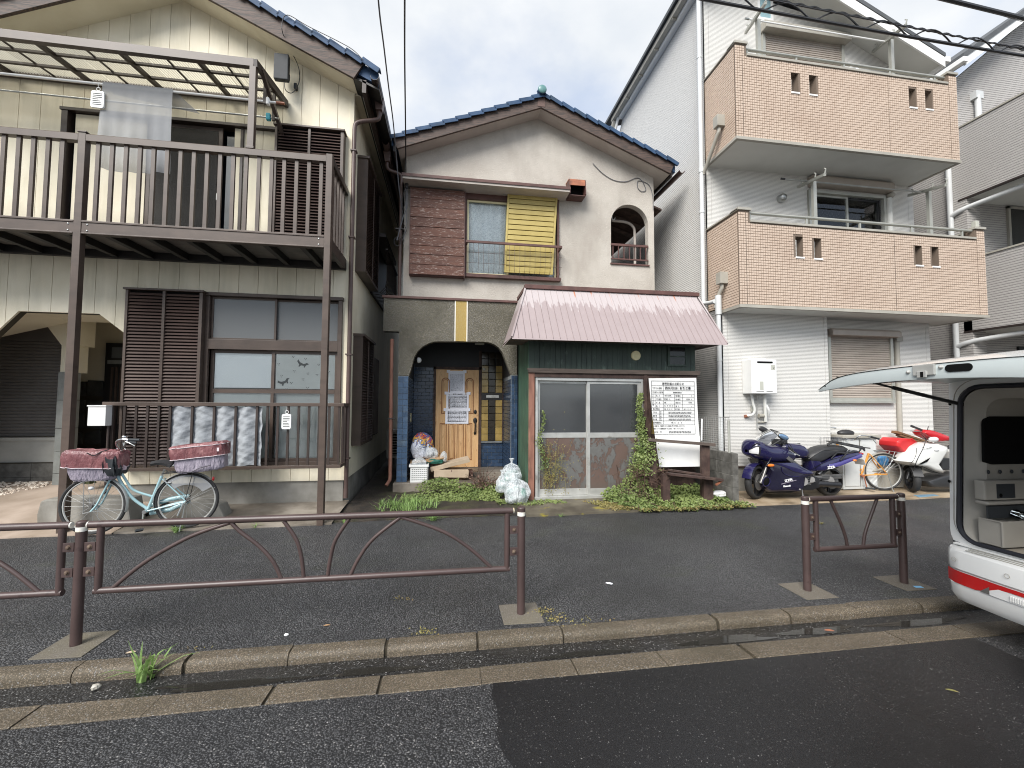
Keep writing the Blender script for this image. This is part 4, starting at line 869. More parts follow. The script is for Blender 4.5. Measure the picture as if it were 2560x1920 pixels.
part('bargeboard', mbarge(1.73, -.985, -.09), 'timber_worn', old, bevel=.004)
part('ridge_block', MB().box(1.66, 1.81, MB_-.006, MB_+.03, mg(1.735)+.005, mg(1.735)+.2), 'timber_brown', old)
an = math.atan(.402); vt2 = mesh_of(verge_tile(.30, .12, .075), 'verge_tile', 'roof_tile_blue', bevel=.006)
x = 4.62
while x > 1.85:
    piece('verge_tile', vt2, old, (x-.30*cos(an), MB_-.05, mg(x)+.305+.30*sin(an)), (0, an+.11, 0)); x -= .262*cos(an)
x = -1.15
while x < 1.6:
    piece('verge_tile', vt2, old, (x, MB_-.05, mg(x)+.305-.036), (0, -an+.11, 0), None); x += .262*cos(an)
rc = part('ridge_cap', MB().lathe([(0,0),(.085,0),(.085,.02),(.075,.04),(.075,.9)], (1.735,MB_-.1,7.70), (0,1,0), 20), 'roof_tile_blue', old, smooth=40)
part('ridge_end', MB().ell((1.735,MB_-.10,7.70), .085, .03, .085, 18, 10), 'tile_teal', old, smooth=1)
part('ridge_row', MB().tube([(1.735,MB_+.3,7.69),(1.735,15.4,7.69)], .09, 12), 'roof_tile_blue', old, smooth=40)
parts('gutter_channel', MB().grid(lambda u, v: (4.68+.055*cos(pi+pi*u), MB_-.02+7*v, 6.40+.055*sin(pi+pi*u)), 8, 1).grid(lambda u, v: (-1.19+.055*cos(pi+pi*u), MB_-.02+7*v, 6.40+.055*sin(pi+pi*u)), 8, 1), 'pipe_brown', old, thick=.006, smooth=40)
parts('eave_board', MB().box(4.46, 4.50, MB_+.05, 15, 6.28, 6.46).box(-1.06, -1.02, MB_+.05, 15, 6.28, 6.46), 'pipe_dark', old)
part('rain_hopper', MB().prism([(-1.26,6.36),(-1.12,6.36),(-1.14,6.16),(-1.23,6.16)], 'xz', 7.98, 8.10), 'pipe_brown', old, bevel=.008)
part('downpipe', MB().tube(spline([(-1.19,8.04,6.17), (-1.19,8.04,6.08), (-1.14,8.05,6.02), (-.98,8.07,5.98), (-.93,8.09,5.93), (-.93,8.09,5.8)], 5)+[(-.93,8.09,3.3)], .032, 10), 'pipe_brown', old, smooth=40)
part('downpipe', MB().tube([(-1.0,7.72,2.75),(-1.0,7.7,2.6),(-.985,7.7,.35),(-.99,7.68,.26),(-1.04,7.62,.18)], .032, 10), 'post_red', old, smooth=40)
part('pipe_clip', MB().box(-1.04, -.92, 7.66, 7.76, 1.33, 1.35).box(-1.02, -.86, 8.05, 8.14, 4.9, 4.92).box(-1.02, -.86, 8.05, 8.14, 3.6, 3.62), 'pipe_dark', old)
# ---- upper window group: canopy, boarded shutter box, lace-curtained pane, fallen yellow shutter
part('window_canopy', MB().box(MX0-.0, 2.30, 7.76, MY, 5.735, 5.80), 'stucco_soffit', old, bevel=.006)
part('canopy_flashing', MB().box(MX0-.012, 2.312, 7.745, MY, 5.801, 5.835).box(MX0-.012, 2.312, 7.742, 7.746, 5.78, 5.801), 'trim_brown', old)
sb = part('shutter_box', MB().box(-.755, -.742, 7.985, MY, 4.03, 5.70).box(.272, .285, 7.985, MY, 4.0, 5.70).box(-.742, .272, 8.02, MY-.002, 4.03, 5.70), 'trim_brown', old)
zz = [4.035,4.225,4.42,4.588,4.769,4.95,5.132,5.327,5.496,5.664,5.70]
rb = random.Random(5)
for a, b in zip(zz, zz[1:]):
    t = rb.uniform(-.004, .004); part('board', MB().prism([(-.74,a+.004), (.27,a+.004+t), (.27,b-.003), (-.74,b-.003-t)], 'xz', 7.985+rb.uniform(0,.005), 8.018), 'board_red', sb, bevel=.003)
wn_ = part('window', MB().box(.29, .325, MY-.05, MY+.1, 4.12, 5.72).box(2.135, 2.175, MY-.05, MY+.1, 4.12, 5.74).box(.29, 2.175, MY-.04, MY+.1, 5.62, 5.735).box(.27, 2.2, MY-.10, MY+.1, 4.06, 4.125), 'trim_brown', old, bevel=.003)
sash(wn_, .325, 1.16, 4.125, 5.62, MY+.0, .04, 'glass_window', 'cream_frame'); sash(wn_, 1.10, 2.13, 4.125, 5.62, MY+.035, .04, 'glass_window', 'cream_frame')
def lace():
    m, nt, bs = start('lace'); v = wpos(nt, (1,1,1)); w = nd(nt, 'ShaderNodeTexNoise', {'Vector': v, 'Scale': 26., 'Detail': 2, 'Distortion': 1.6}).outputs[0]
    col = mixc(nt, ramp(nt, w, [(.44,0),(.5,1),(.58,0)]), srgb(240,243,244), srgb(176,184,190)); nt.links.new(col, bs.inputs['Base Color']); bs.inputs['Roughness'].default_value = .9
lace()
solo('lace_curtain', MB().grid(lambda u, v: (.33+1.8*u, MY+.085+.012*sin(u*60+1.5*sin(v*2)), 4.13+1.48*v), 160, 6), 'lace', 'white patterned lace curtain behind the upstairs window of the stucco house', 'curtain', recalc=False, smooth=1)
ys = thing('storm_shutter', 'yellow ribbed storm shutter hanging askew across the upstairs window', 'shutter', (1.58, 8.04, 4.17))
q = lambda u, v, y: ((1.116+(2.129-1.116)*u)*v+(1.048+(2.025-1.048)*u)*(1-v), y, 4.172+1.64*v)
def qb(mb, u0, u1, v0, v1, y0, y1):
    c = [q(u,v,y) for y in (y0,y1) for u, v in ((u0,v0),(u1,v0),(u1,v1),(u0,v1))]
    return mb.add(c, [(0,1,2,3),(7,6,5,4),(0,4,5,1),(1,5,6,2),(2,6,7,3),(3,7,4,0)])
part('frame', qb(qb(qb(qb(MB(), 0,.04, 0,1, 8.03,8.06), .96,1, 0,1, 8.03,8.06), .04,.96, 0,.02, 8.031,8.059), .04,.96, .975,1, 8.031,8.059), 'yellow_shutter', ys, bevel=.003)
part('backing', qb(MB(), .04,.96, .02,.975, 8.053,8.057), 'yellow_groove', ys)
nsl = 15
for k in range(nsl):
    v0 = .022+.952*k/nsl; v1 = v0+.952/nsl*.84; part('slat', qb(MB(), .042,.958, v0,v1, 8.036,8.052), 'yellow_shutter', ys, bevel=.004)
# balcony rail with bent wire guard below it
wr = part('window_guard', MB().box(.30, 2.18, 7.885, 7.92, 4.665, 4.71).box(2.15, 2.185, 7.92, MY-.05, 4.666, 4.709).box(.30, .335, 7.92, MY-.1, 4.666, 4.709), 'trim_brown', old, bevel=.003)
w = MB()
for k in range(19):
    x = .34+.1*k; w.tube([(x,7.90,4.666),(x,7.90,4.30),(x,7.91,4.2),(x,7.95,4.15),(x,8.04,4.13)], .0035, 5)
for z in (4.28, 4.48): w.tube([(.31,7.897,z),(2.17,7.897,z),(2.17,8.06,z)], .0035, 5)
part('guard_wire', w, 'pipe_brown', wr)
# vent hood
vh = part('vent_hood', MB().prism([(7.93,6.10),(7.90,6.06),(7.87,5.78),(7.92,5.76),(MY,5.76),(MY,6.11)], 'yz', 2.33, 2.345).prism([(7.93,6.10),(7.90,6.06),(7.87,5.78),(7.92,5.76),(MY,5.76),(MY,6.11)], 'yz', 2.655, 2.67)
     .box(2.345, 2.655, 7.90, MY, 5.752, 5.765), 'trim_brown', old)
part('hood_top', MB().prism([(7.90,6.04),(7.93,6.098),(MY,6.108),(MY,6.09),(7.94,6.08),(7.915,6.03)], 'yz', 2.325, 2.675).prism([(7.898,5.96),(7.90,6.04),(7.915,6.03),(7.913,5.96)], 'yz', 2.326, 2.674), 'hood_copper', old)
part('vent_dark', MB().box(2.346, 2.654, 8.06, 8.07, 5.77, 6.08), 'cast_dark', old)
part('loose_cable', MB().tube(spline([(2.90,MY-.02,6.58),(3.10,MY-.015,6.40),(3.35,MY-.012,6.27),(3.62,MY-.012,6.26),(3.86,MY-.012,6.36),(3.98,MY-.012,6.30),(4.06,MY-.012,6.12),(3.96,MY-.014,6.08),(3.88,MY-.012,6.16),(3.9,MY-.012,6.3),(4.12,MY-.012,6.24),(4.21,MY-.012,6.02),(4.22,MY-.012,5.7)], 6), .007, 6), 'wire_grey', old)
# ---- porch: pebble-dashed parapet with an arch, navy tiles, timber door, glass blocks
PY0 = 7.75
par = [(-1.16,3.50),(1.27,3.50),(1.27,2.15),(1.16,2.15)]+[(1.03,2.48),(.99,2.57),(.92,2.66),(.84,2.715),(.74,2.748),(.62,2.757)]+[(-.12,2.742),(-.25,2.735),(-.36,2.70),(-.47,2.635),(-.55,2.555),(-.61,2.45),(-.67,2.20),(-.70,2.105),(-.885,2.105),(-.885,2.90),(-1.16,2.90)]
part('porch_parapet', MB().prism(par, 'xz', PY0, PY0+.16), 'pebbledash', old)
part('parapet_roof', MB().box(-1.1, 1.27, PY0+.16, MY-.01, 3.2, 3.42), 'sheet_concrete', old)
part('parapet_cap', MB().box(-1.185, 1.272, PY0-.03, PY0+.18, 3.502, 3.545), 'trim_brown', old, bevel=.004)
part('yellow_stripe', MB().box(.122, .322, PY0-.008, PY0+.01, 2.752, 3.50), 'yellow_dash', old)
part('stripe_bead', MB().box(.104, .122, PY0-.012, PY0+.01, 2.75, 3.50), 'white_bead', old); part('stripe_bead', MB().box(.322, .340, PY0-.012, PY0+.01, 2.75, 3.50), 'white_bead', old)
DY = 8.85
parts('porch_jamb', MB().box(-.875, -.712, PY0+.02, DY+.1, .15, 2.10).box(1.16, 1.285, PY0+.02, DY+.1, .1, 2.15), 'grout', old)
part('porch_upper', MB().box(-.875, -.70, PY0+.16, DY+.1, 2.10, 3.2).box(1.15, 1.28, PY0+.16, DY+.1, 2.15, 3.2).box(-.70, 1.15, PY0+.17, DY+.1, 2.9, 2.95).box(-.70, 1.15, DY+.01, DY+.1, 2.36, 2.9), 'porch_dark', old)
pw = part('porch_wall', MB().box(-.70, -.29, DY+.012, DY+.1, .15, 2.36).box(.675, 1.15, DY+.012, DY+.1, .15, .83), 'grout', old)
part('porch_step', MB().box(-.93, 1.16, 7.62, 8.2, -.1, .215).box(-.93, 1.16, 8.2, 8.9, -.1, .29), 'sheet_concrete', old, bevel=.012)
tl = mesh_of(MB().box(0, .152, -.008, .006, 0, .066), 'tile', 'tile_navy', bevel=.003); tl2 = mesh_of(MB().box(0, .074, -.008, .006, 0, .066), 'tile', 'tile_navy', bevel=.003)
def tile_wall(x0, x1, z0, z1, y, parent):
    k = 0; z = z0
    while z+.066 <= z1:
        x = x0-(.0795 if k % 2 else 0)
        while x < x1-.03:
            a, b = max(x, x0), min(x+.152, x1)
            if b-a > .14: piece('tile', tl, parent, (a, y, z))
            elif b-a > .03: piece('tile', tl2, parent, (a, y, z), None, ((b-a)/.074, 1, 1))
            x += .159
        z += .0735; k += 1
tile_wall(-.70, -.292, .30, 2.36, DY+.006, pw); tile_wall(.677, 1.148, .30, .83, DY+.006, pw)
pl = part('porch_pillar', MB().box(-.885, -.705, PY0+.005, PY0+.02, .21, 2.10), 'grout', old); pl2 = part('porch_pillar', MB().box(1.163, 1.282, PY0+.005, PY0+.02, .1, 2.14), 'grout', old)
pt = mesh_of(MB().box(0, .086, -.006, .006, 0, .1), 'tile', 'tile_blue', bevel=.003)
for j in range(18):
    for x in (-.884, -.794): piece('tile', pt, pl, (x, PY0+.002, .215+.1045*j))
pt2 = mesh_of(MB().box(0, .055, -.006, .006, 0, .07), 'tile', 'tile_navy', bevel=.003)
for j in range(27):
    for x in (1.165, 1.225): piece('tile', pt2, pl2, (x, PY0+.002, .15+.0735*j))
st = MB()
for j in range(25):
    for i in range(8):
        y = PY0+.03+.159*i-(.08 if j % 2 else 0); a, b = max(y, PY0+.025), min(y+.152, DY)
        if b-a > .03:
            st.box(-.712, -.703, a, b, .24+.0735*j, .306+.0735*j); st.box(1.150, 1.16, a, b, .24+.0735*j, .306+.0735*j)
o = part('side_tile', st, 'tile_navy', old); o['kind'] = 'stuff'
# timber door
dr = part('front_door', MB().box(-.25, .635, DY-.03, DY+.02, .30, 2.315), 'door_wood', old, bevel=.004)
part('door_frame', MB().box(-.295, -.252, DY-.05, DY+.05, .29, 2.37).box(.638, .69, DY-.05, DY+.05, .29, 2.72).box(-.295, .69, DY-.05, DY+.05, 2.32, 2.372).box(1.135,1.15, DY-.05, DY+.05, .83, 2.72), 'wood_dark', old)
def outline(poly, w, y0, y1, plane='xz'):
    cx = sum(p[0] for p in poly)/len(poly); cz = sum(p[1] for p in poly)/len(poly)
    return MB().prism(poly, plane, y0, y1, [[(cx+(p[0]-cx)*(1-w/abs(max(.08, abs(p[0]-cx)))) if abs(p[0]-cx) > .001 else p[0], cz+(p[1]-cz)*(1-w/max(.08, abs(p[1]-cz)))) for p in poly]])
for x0 in (-.135, .36):
    x1 = x0+.17; po = [(x0,1.40),(x1,1.40),(x1,2.07)]+arc((x0+x1)/2, 2.07, .085, .075, 0, 180, 10)[1:-1]+[(x0,2.07)]
    part('panel_moulding', outline(po, .016, DY-.038, DY-.029), 'door_groove', dr); part('panel_moulding', outline([(x0+.03,1.43),(x1-.03,1.43),(x1-.03,2.06)]+arc((x0+x1)/2, 2.06, .055, .05, 0, 180, 10)[1:-1]+[(x0+.03,2.06)], .01, DY-.036, DY-.029), 'door_groove', dr)
for k in range(4):
    x0 = -.16+.175*k; part('panel_moulding', outline([(x0,.45),(x0+.14,.45),(x0+.14,1.21),(x0,1.21)], .014, DY-.037, DY-.029), 'door_groove', dr); part('panel_moulding', outline([(x0+.03,.48),(x0+.11,.48),(x0+.11,1.18),(x0+.03,1.18)], .01, DY-.036, DY-.029), 'door_groove', dr)
part('lock_plate', MB().ell((.565,DY-.04,1.44), .032,.014,.045, 12, 8), 'black_iron', dr, smooth=1)
part('door_handle', MB().ell((.565,DY-.04,1.26), .042,.014,.062, 12, 8).tube(spline([(.565,DY-.05,1.25),(.565,DY-.09,1.2),(.562,DY-.085,1.05),(.562,DY-.05,1.0)], 5), .014, 8).ell((.562,DY-.04,1.0), .026,.012,.035, 10, 6), 'black_iron', dr, smooth=1)
# glass-block side light with a letter slot
gbp = part('side_light', MB().box(.69, 1.135, DY+.02, DY+.05, .83, 2.72).box(.69, 1.135, DY-.04, DY+.02, .80, .825), 'grout', old)
gb = {}
for nm in ('glass_block_amber', 'glass_block_dark'): gb[nm] = mesh_of(MB().box(-.069, .069, -.03, .03, -.068, .068), 'glass_block', nm, bevel=.006)
for j in range(13):
    z = .905+.1435*j
    if 6.0 <= j < 7: continue
    for i in range(3): piece('glass_block', gb['glass_block_dark' if (i == 1 or j > 10) else 'glass_block_amber'], gbp, (.765+.148*i, DY-.005, z))
ls = part('letter_slot', MB().box(.69, 1.14, DY-.045, DY+.02, 1.69, 1.835), 'black_iron', old, bevel=.003)
part('slot_flap', MB().box(.79, 1.06, DY-.055, DY-.044, 1.735, 1.79), 'alu', ls, bevel=.003)
part('door_bell', MB().ell((.74,DY-.04,2.33), .032,.012,.026, 12, 6), 'label_grey', old, smooth=1)
part('porch_light', MB().cyl((-.66,8.10,2.42), (-.56,8.06,2.42), .055, 14), 'black_iron', old, smooth=40); part('porch_bulb', MB().ell((-.555,8.058,2.42), .055,.045,.055, 14, 8), 'white_plastic', old, smooth=1)
part('ceiling_light', MB().box(.52, .70, 8.3, 8.36, 2.78, 2.87), 'label_grey', old, bevel=.006)
part('wall_switch', MB().box(-.703, -.695, 8.3, 8.38, 1.25, 1.42), 'cream_frame', old)
# notices taped on the door
def notice(x0, x1, z0, z1, y, lab, rows, title=None, table=None, tilt=0):
    t = thing('paper_notice', lab, 'notice', ((x0+x1)/2, y, z0), 'paper notices taped on the front door')
    part('sheet', MB().grid(lambda u, v: (x0+(x1-x0)*u+tilt*v, y-.002+.004*sin(u*5+v*3), z0+(z1-z0)*v), 6, 6), 'paper', t, recalc=False)
    part('tape', MB().box(x0-.035, x0+.03, y-.007, y-.006, z1-.045, z1+.015).box(x1-.03, x1+.035, y-.007, y-.006, z1-.045, z1+.015), 'paper', t)
    ink = MB(); r = random.Random(int(z0*100)); w = x1-x0; h = z1-z0; yy0, yy1 = y-.009, y-.0075
    for i in range(rows):
        z = z1-h*(.16+.78*i/rows); x = x0+w*.1
        while x < x1-w*.12:
            l = w*r.uniform(.02, .09); ink.box(x, min(x+l, x1-w*.1), yy0, yy1, z, z+h*.3/rows*r.uniform(.5,1)); x += l+w*r.uniform(.01, .03)
    if table:
        for z in table[0]: ink.box(x0+w*.1, x1-w*.1, yy0, yy1, z0+h*z, z0+h*z+.0035)
        for xx_ in table[1]: ink.box(x0+w*xx_, x0+w*xx_+.0035, yy0, yy1, z0+h*table[0][0], z0+h*table[0][-1])
    part('printed_line', ink, 'ink_grey' if not table else 'ink', t)
    return t
t = notice(.005, .34, 1.835, 2.29, DY-.035, 'uppermost paper notice on the wooden door, lines of small print', 26)
x_ = notice(-.035, .428, 1.502, 1.84, DY-.038, 'middle paper notice on the wooden door, a printed table', 10, table=([.08,.17,.28,.38,.48,.58,.68,.76], [.1,.38,.9]))
part('title', text_mb('建築計画概要', .034, (.20, DY-.043, 1.79), align='CENTER'), 'ink', x_, recalc=False)
notice(-.05, .425, 1.195, 1.50, DY-.042, 'lowest paper notice on the wooden door, two boxed columns', 9, table=([.14,.42,.72,.84], [.14,.62,.9]))
# ================================================================== GREEN SHOP FRONT with the pink awning
SY = 6.75
shop = thing('shop_annex', 'green boarded shop annex with pale pink metal awning and glazed sliding doors', 'shop', (2.78, SY, .05))
part('core', MB().box(1.33, 4.24, 6.96, 8.14, .04, 3.3).box(1.33, 4.24, SY+.03, 6.93, 2.13, 2.7), 'joint_dark', shop)
bw = (4.25-1.30)/33; rb = random.Random(8)
for k in range(33):
    x = 1.30+bw*k; part('board', MB().box(x+.002, x+bw-.002, SY+rb.uniform(-.003,.002), SY+.028, 2.19, 2.70), 'green_board', shop)
for k in range(10):
    y = SY+.002+.098*k; part('side_board', MB().box(1.293+rb.uniform(-.002,.002), 1.328, y+.002, y+.096, .06, 2.72), 'green_side', shop)
part('header', MB().box(1.27, 4.31, SY-.055, SY, 2.165, 2.19).prism([(SY-.055,2.165),(SY-.05,2.12),(SY,2.12),(SY,2.165)], 'yz', 1.285, 4.30), 'wood_grey', shop)
part('door_lintel', MB().box(1.396, 4.27, SY-.018, SY+.1, 2.046, 2.117), 'wood_dark', shop)
part('door_post', MB().box(1.298, 1.395, SY-.02, SY+.1, .06, 2.12), 'post_red', shop, bevel=.006)
part('door_post', MB().box(3.285, 3.345, SY-.03, SY+.1, .06, 2.12), 'wood_dark', shop, bevel=.006); part('door_post', MB().box(3.36, 3.42, SY+.0, SY+.1, .06, 2.1), 'wood_dark', shop)
part('side_panel', MB().box(3.42, 4.25, SY+.05, SY+.09, .06, 2.1), 'wood_dark', shop); part('yellow_panel', MB().box(3.43, 3.5, SY+.04, SY+.048, 1.1, 1.75), 'yellow_groove', shop)
fr = part('door_frame', MB().box(1.415, 3.285, SY+.0, SY+.12, 1.995, 2.045).box(1.415, 1.455, SY+.001, SY+.12, .1, 1.995).box(3.245, 3.285, SY+.001, SY+.12, .1, 1.995).box(1.40, 3.30, SY-.02, SY+.12, .06, .105), 'alu', shop, bevel=.003)
part('sill_board', MB().box(1.38, 3.35, SY-.05, SY+.1, .02, .06), 'wood_dark', shop)
for (a, b, y, nm) in ((1.455, 2.345, SY+.065, 0), (2.30, 3.245, SY+.025, 1)):
    s = part('sliding_door', MB().box(a, a+.05, y, y+.035, .108, 1.99).box(b-.05, b, y, y+.035, .108, 1.99).box(a+.05, b-.05, y+.001, y+.034, .108, .215).box(a+.05, b-.05, y+.001, y+.034, 1.05, 1.135).box(a+.05, b-.05, y+.001, y+.034, 1.95, 1.99), 'alu', fr, bevel=.003)
    part('pane', MB().box(a+.05, b-.05, y+.012, y+.02, 1.135, 1.95), 'glass_shop', fr); part('lower_panel', MB().box(a+.05, b-.05, y+.010, y+.022, .215, 1.05), 'peeling_panel', fr)
part('wall_vent', MB().lathe([(0,-.02),(.03,-.02),(.045,-.012),(.078,-.012),(.085,0),(.085,.03)], (3.153,SY-.01,2.44), (0,1,0), 24), 'cream_frame', shop, smooth=50)
sw = part('high_window', MB().box(3.73, 3.765, SY-.02, SY+.002, 2.27, 2.63).box(4.055, 4.09, SY-.02, SY+.002, 2.27, 2.63).box(3.765, 4.055, SY-.02, SY+.002, 2.27, 2.30).box(3.765, 4.055, SY-.02, SY+.002, 2.60, 2.63), 'green_board', shop)
part('pane', MB().box(3.765, 4.055, SY-.012, SY-.006, 2.30, 2.60), 'glass_dark', sw); part('rail', MB().box(3.765, 4.055, SY-.02, SY-.01, 2.43, 2.45), 'green_board', sw)
part('drain_pipe', MB().tube([(4.275,SY+.1,2.6),(4.275,SY+.1,2.15)], .03, 8), 'hood_copper', shop, smooth=40)
AW = dict(y0=6.30, z0=2.62, y1=7.0, z1=3.58)
ap = lambda x, v, lift=0: (x, AW['y0']+(AW['y1']-AW['y0'])*v-lift*.8, AW['z0']+(AW['z1']-AW['z0'])*v+lift*.6)
XL0, XL1, XR0, XR1 = .95, 1.285, 4.545, 4.475
aw = part('awning', MB().quad((XL0,6.32,2.625),(XR0,6.32,2.625),(4.5,7.4,2.66),(.95,7.4,2.66)), 'wood_dark', shop, recalc=False)
aw.data.materials[0] = MT['wood_grey']
nstr = 33; wS = (XR0-XL0)/nstr
for k in range(nstr):
    a, b = XL0+wS*k, XL0+wS*(k+1)
    va = 1 if a >= XL1 else (a-XL0)/(XL1-XL0); vb = 1 if b >= XL1 else (b-XL0)/(XL1-XL0)
    if b > XR1: vb = (XR0-b)/(XR0-XR1)
    vb = max(vb, 0.0); va = max(va, 0.0)
    mb = MB(); g_ = .007
    mb.quad(ap(a+.001,0), ap(b-g_,0), ap(b-g_,vb), ap(a+.001,va)); mb.quad(ap(b-g_,0), ap(b-g_*.55,0,.012), ap(b-g_*.55,vb,.012), ap(b-g_,vb)); mb.quad(ap(b-g_*.55,0,.012), ap(b-.0005,0), ap(b-.0005,vb), ap(b-g_*.55,vb,.012))
    mb.quad(ap(a+.001,0), ap(a+.001,-.03), ap(b-.0005,-.03), ap(b-.0005,0))
    part('awning_sheet', mb, 'awning_pink', aw, recalc=False)
nb = 11
lb = lambda t, v: ((XL0*(1-v)+XL1*v), (6.30*(1-v)+7.0*v)+((7.42-6.30)*(1-v)+(7.74-7.0)*v)*t, 2.62+.96*v-(0.03*t*v))
for k in range(nb):
    mb = MB(); t0, t1 = k/nb, (k+.92)/nb
    mb.quad(lb(t1,0), lb(t0,0), lb(t0,1), lb(t1,1)); mb.quad(lb((k+1)/nb,0), lb(t1,0), lb(t1,1), lb((k+1)/nb,1)); part('awning_sheet', mb, 'awning_pink', aw, recalc=False)
mb = MB(); mb.quad((XR0,6.30,2.62), (4.545,7.42,2.62), (XR1,7.74,3.55), (XR1,7.0,3.58)); part('awning_sheet', mb, 'awning_pink', aw, recalc=False)
part('hip_cap', MB().tube([ap(XL0,0,.008), ap(XL1,1,.008)], .018, 6), 'awning_pink', aw); part('hip_cap', MB().tube([ap(XR0,0,.004), ap(XR1,1,.004)], .014, 6), 'awning_pink', aw)
part('ridge_trim', MB().box(1.27, 4.49, 6.96, 7.04, 3.575, 3.645).box(1.262, 1.30, 7.04, 7.76, 3.55, 3.615), 'trim_brown', aw, bevel=.005)
part('annex_roof', MB().box(1.30, 4.46, 7.04, 8.14, 3.45, 3.54), 'sheet_concrete', shop)
# ================================================================== GREY-WHITE HOUSE with tiled balconies
GX0, GX1 = 4.93, 9.75
GU, GFL, GR, BF = 7.4, 7.0, 7.2, 6.5
gh = thing('grey_house', 'three-storey white ribbed house with pinkish tiled balconies', 'house', (7.3, GU, 0))
def gt(x): return 10.42-.43*(x-6.0) if x > 6.0 else 10.42-.25*(6.0-x)
pan = [GX0, 5.06, 7.24, 9.62, GX1]
for a, b in zip(pan, pan[1:]):
    part('wall_panel', MB().prism([(a+.003,3.36),(b-.003,3.36),(b-.003,gt(b)-.1),(a+.003,gt(a)-.1)], 'xz', GU, GU+.04,
         [[(7.36,3.9),(8.98,3.9),(8.98,5.97),(7.36,5.97)]] if a == 7.24 else []), 'siding_white', gh)
for a, b in ((GX0,5.06),(5.06,7.08),(7.08,7.155)): part('wall_panel', MB().box(a+.003, b-.003, GFL, GFL+.03, .50, 3.34), 'siding_white', gh)
for a, b in ((7.16,9.65),(9.65,GX1)): part('wall_panel', MB().box(a+.003, b-.003, GR, GR+.03, .50, 3.30), 'siding_white', gh)
part('wall_core', MB().box(GX0+.01, 7.15, GFL+.031, GU+.3, .45, 3.4).box(7.15, GX1-.01, GR+.031, GU+.3, .45, 3.4).box(GX0+.05, 7.3, GU+.042, GU+.1, 3.4, 9.3).box(9.05, GX1-.05, GU+.042, GU+.1, 3.4, 8.9).box(7.3, 9.05, GU+.042, GU+.1, 5.98, 9.2).box(7.3, 9.05, GU+.042, GU+.1, 3.4, 3.9).box(7.3,9.05, 8.6, 8.65, 3.4, 6.2), 'joint_dark', gh)
part('foundation', MB().box(GX0+.02, 7.14, GFL+.02, 13, -.2, .495).box(7.14, GX1-.02, GR+.02, 13, -.2, .495), 'found_concrete', gh)
part('drip_edge', MB().box(GX0, 7.155, GFL-.012, GFL+.02, .48, .502).box(7.155, GX1, GR-.012, GR+.02, .48, .502), 'wood_dark', gh)
sd_ = [(GFL,.5),(13.2,.5),(13.2,7.6),(11.3,9.92),(GU,9.92),(GU,3.37),(GFL,3.37)]
for (ya, yb) in ((GFL, 7.72),(7.72, 10.05),(10.05, 13.2)):
    top = lambda y: 9.92 if y <= 11.3 else 9.92-(y-11.3)*1.22
    if ya == GFL: poly = [(ya,.5),(yb-.003,.5),(yb-.003,9.92),(GU,9.92),(GU,3.37),(ya,3.37)]
    else: poly = [(ya+.003,.5),(yb-.003,.5),(yb-.003,top(yb)),(min(11.3,yb-.01),top(min(11.3,yb-.01))),(ya+.003,top(ya))]
    part('side_panel', MB().prism(poly, 'yz', GX0, GX0+.03), 'siding_side', gh)
part('side_backing', MB().prism([(GFL+.04,.5),(13.2,.5),(13.2,7.6),(11.3,9.9),(GU+.05,9.9),(GU+.05,3.3),(GFL+.04,3.3)], 'yz', GX0+.031, GX0+.1).box(GX1-.1, GX1, GU+.1, 13, .5, 8.7).box(GX0+.1, GX1, 13.1, 13.2, .5, 7.6), 'siding_side', gh)
part('roof', MB().prism([(4.62,gt(4.62)+.02),(6.0,10.46),(9.98,gt(9.98)+.04),(9.98,gt(9.98)+.12),(6.0,10.56),(4.62,gt(4.62)+.1)], 'xz', 6.86, 12), 'roof_dark', gh)
part('soffit', MB().prism([(6.0,10.32),(9.96,gt(9.96)-.10),(9.96,gt(9.96)-.07),(6.0,10.35)], 'xz', 6.9, GU), 'soffit_white', gh)
part('fascia', MB().prism([(6.0,10.24),(9.97,gt(9.97)-.18),(9.97,gt(9.97)+.03),(6.0,10.45)], 'xz', 6.87, 6.9).box(9.94, 9.97, 6.9, 12, gt(9.97)-.18, gt(9.97)), 'fascia_white', gh)
part('side_fascia', MB().box(4.80, 4.84, GU-.4, 11.5, 9.90, 10.08).box(4.84, GX0+.02, GU-.4, 11.3, 9.92, 9.94), 'fascia_white', gh)
part('gutter_channel', MB().box(4.68, 4.80, GU-.45, 11.55, 9.97, 10.09), 'cap_grey', gh, bevel=.015); part('gutter_channel', MB().box(9.97, 10.09, 6.86, 12, gt(9.97)-.06, gt(9.97)+.05), 'fascia_white', gh)
part('side_eave', MB().bar((4.80,11.3,9.97), (4.80,12.6,8.3), .04, .12), 'fascia_white', gh); part('side_eave', MB().bar((4.74,11.45,9.97), (4.74,12.7,8.3), .08, .1), 'cap_grey', gh)
part('gutter_clip', MB().box(4.70, 4.80, 8.1, 8.14, 9.94, 9.97).box(4.70, 4.80, 8.9, 8.94, 9.94, 9.97).box(4.70, 4.80, 9.7, 9.74, 9.94, 9.97).box(4.70, 4.80, 10.5, 10.54, 9.94, 9.97), 'cap_grey', gh)
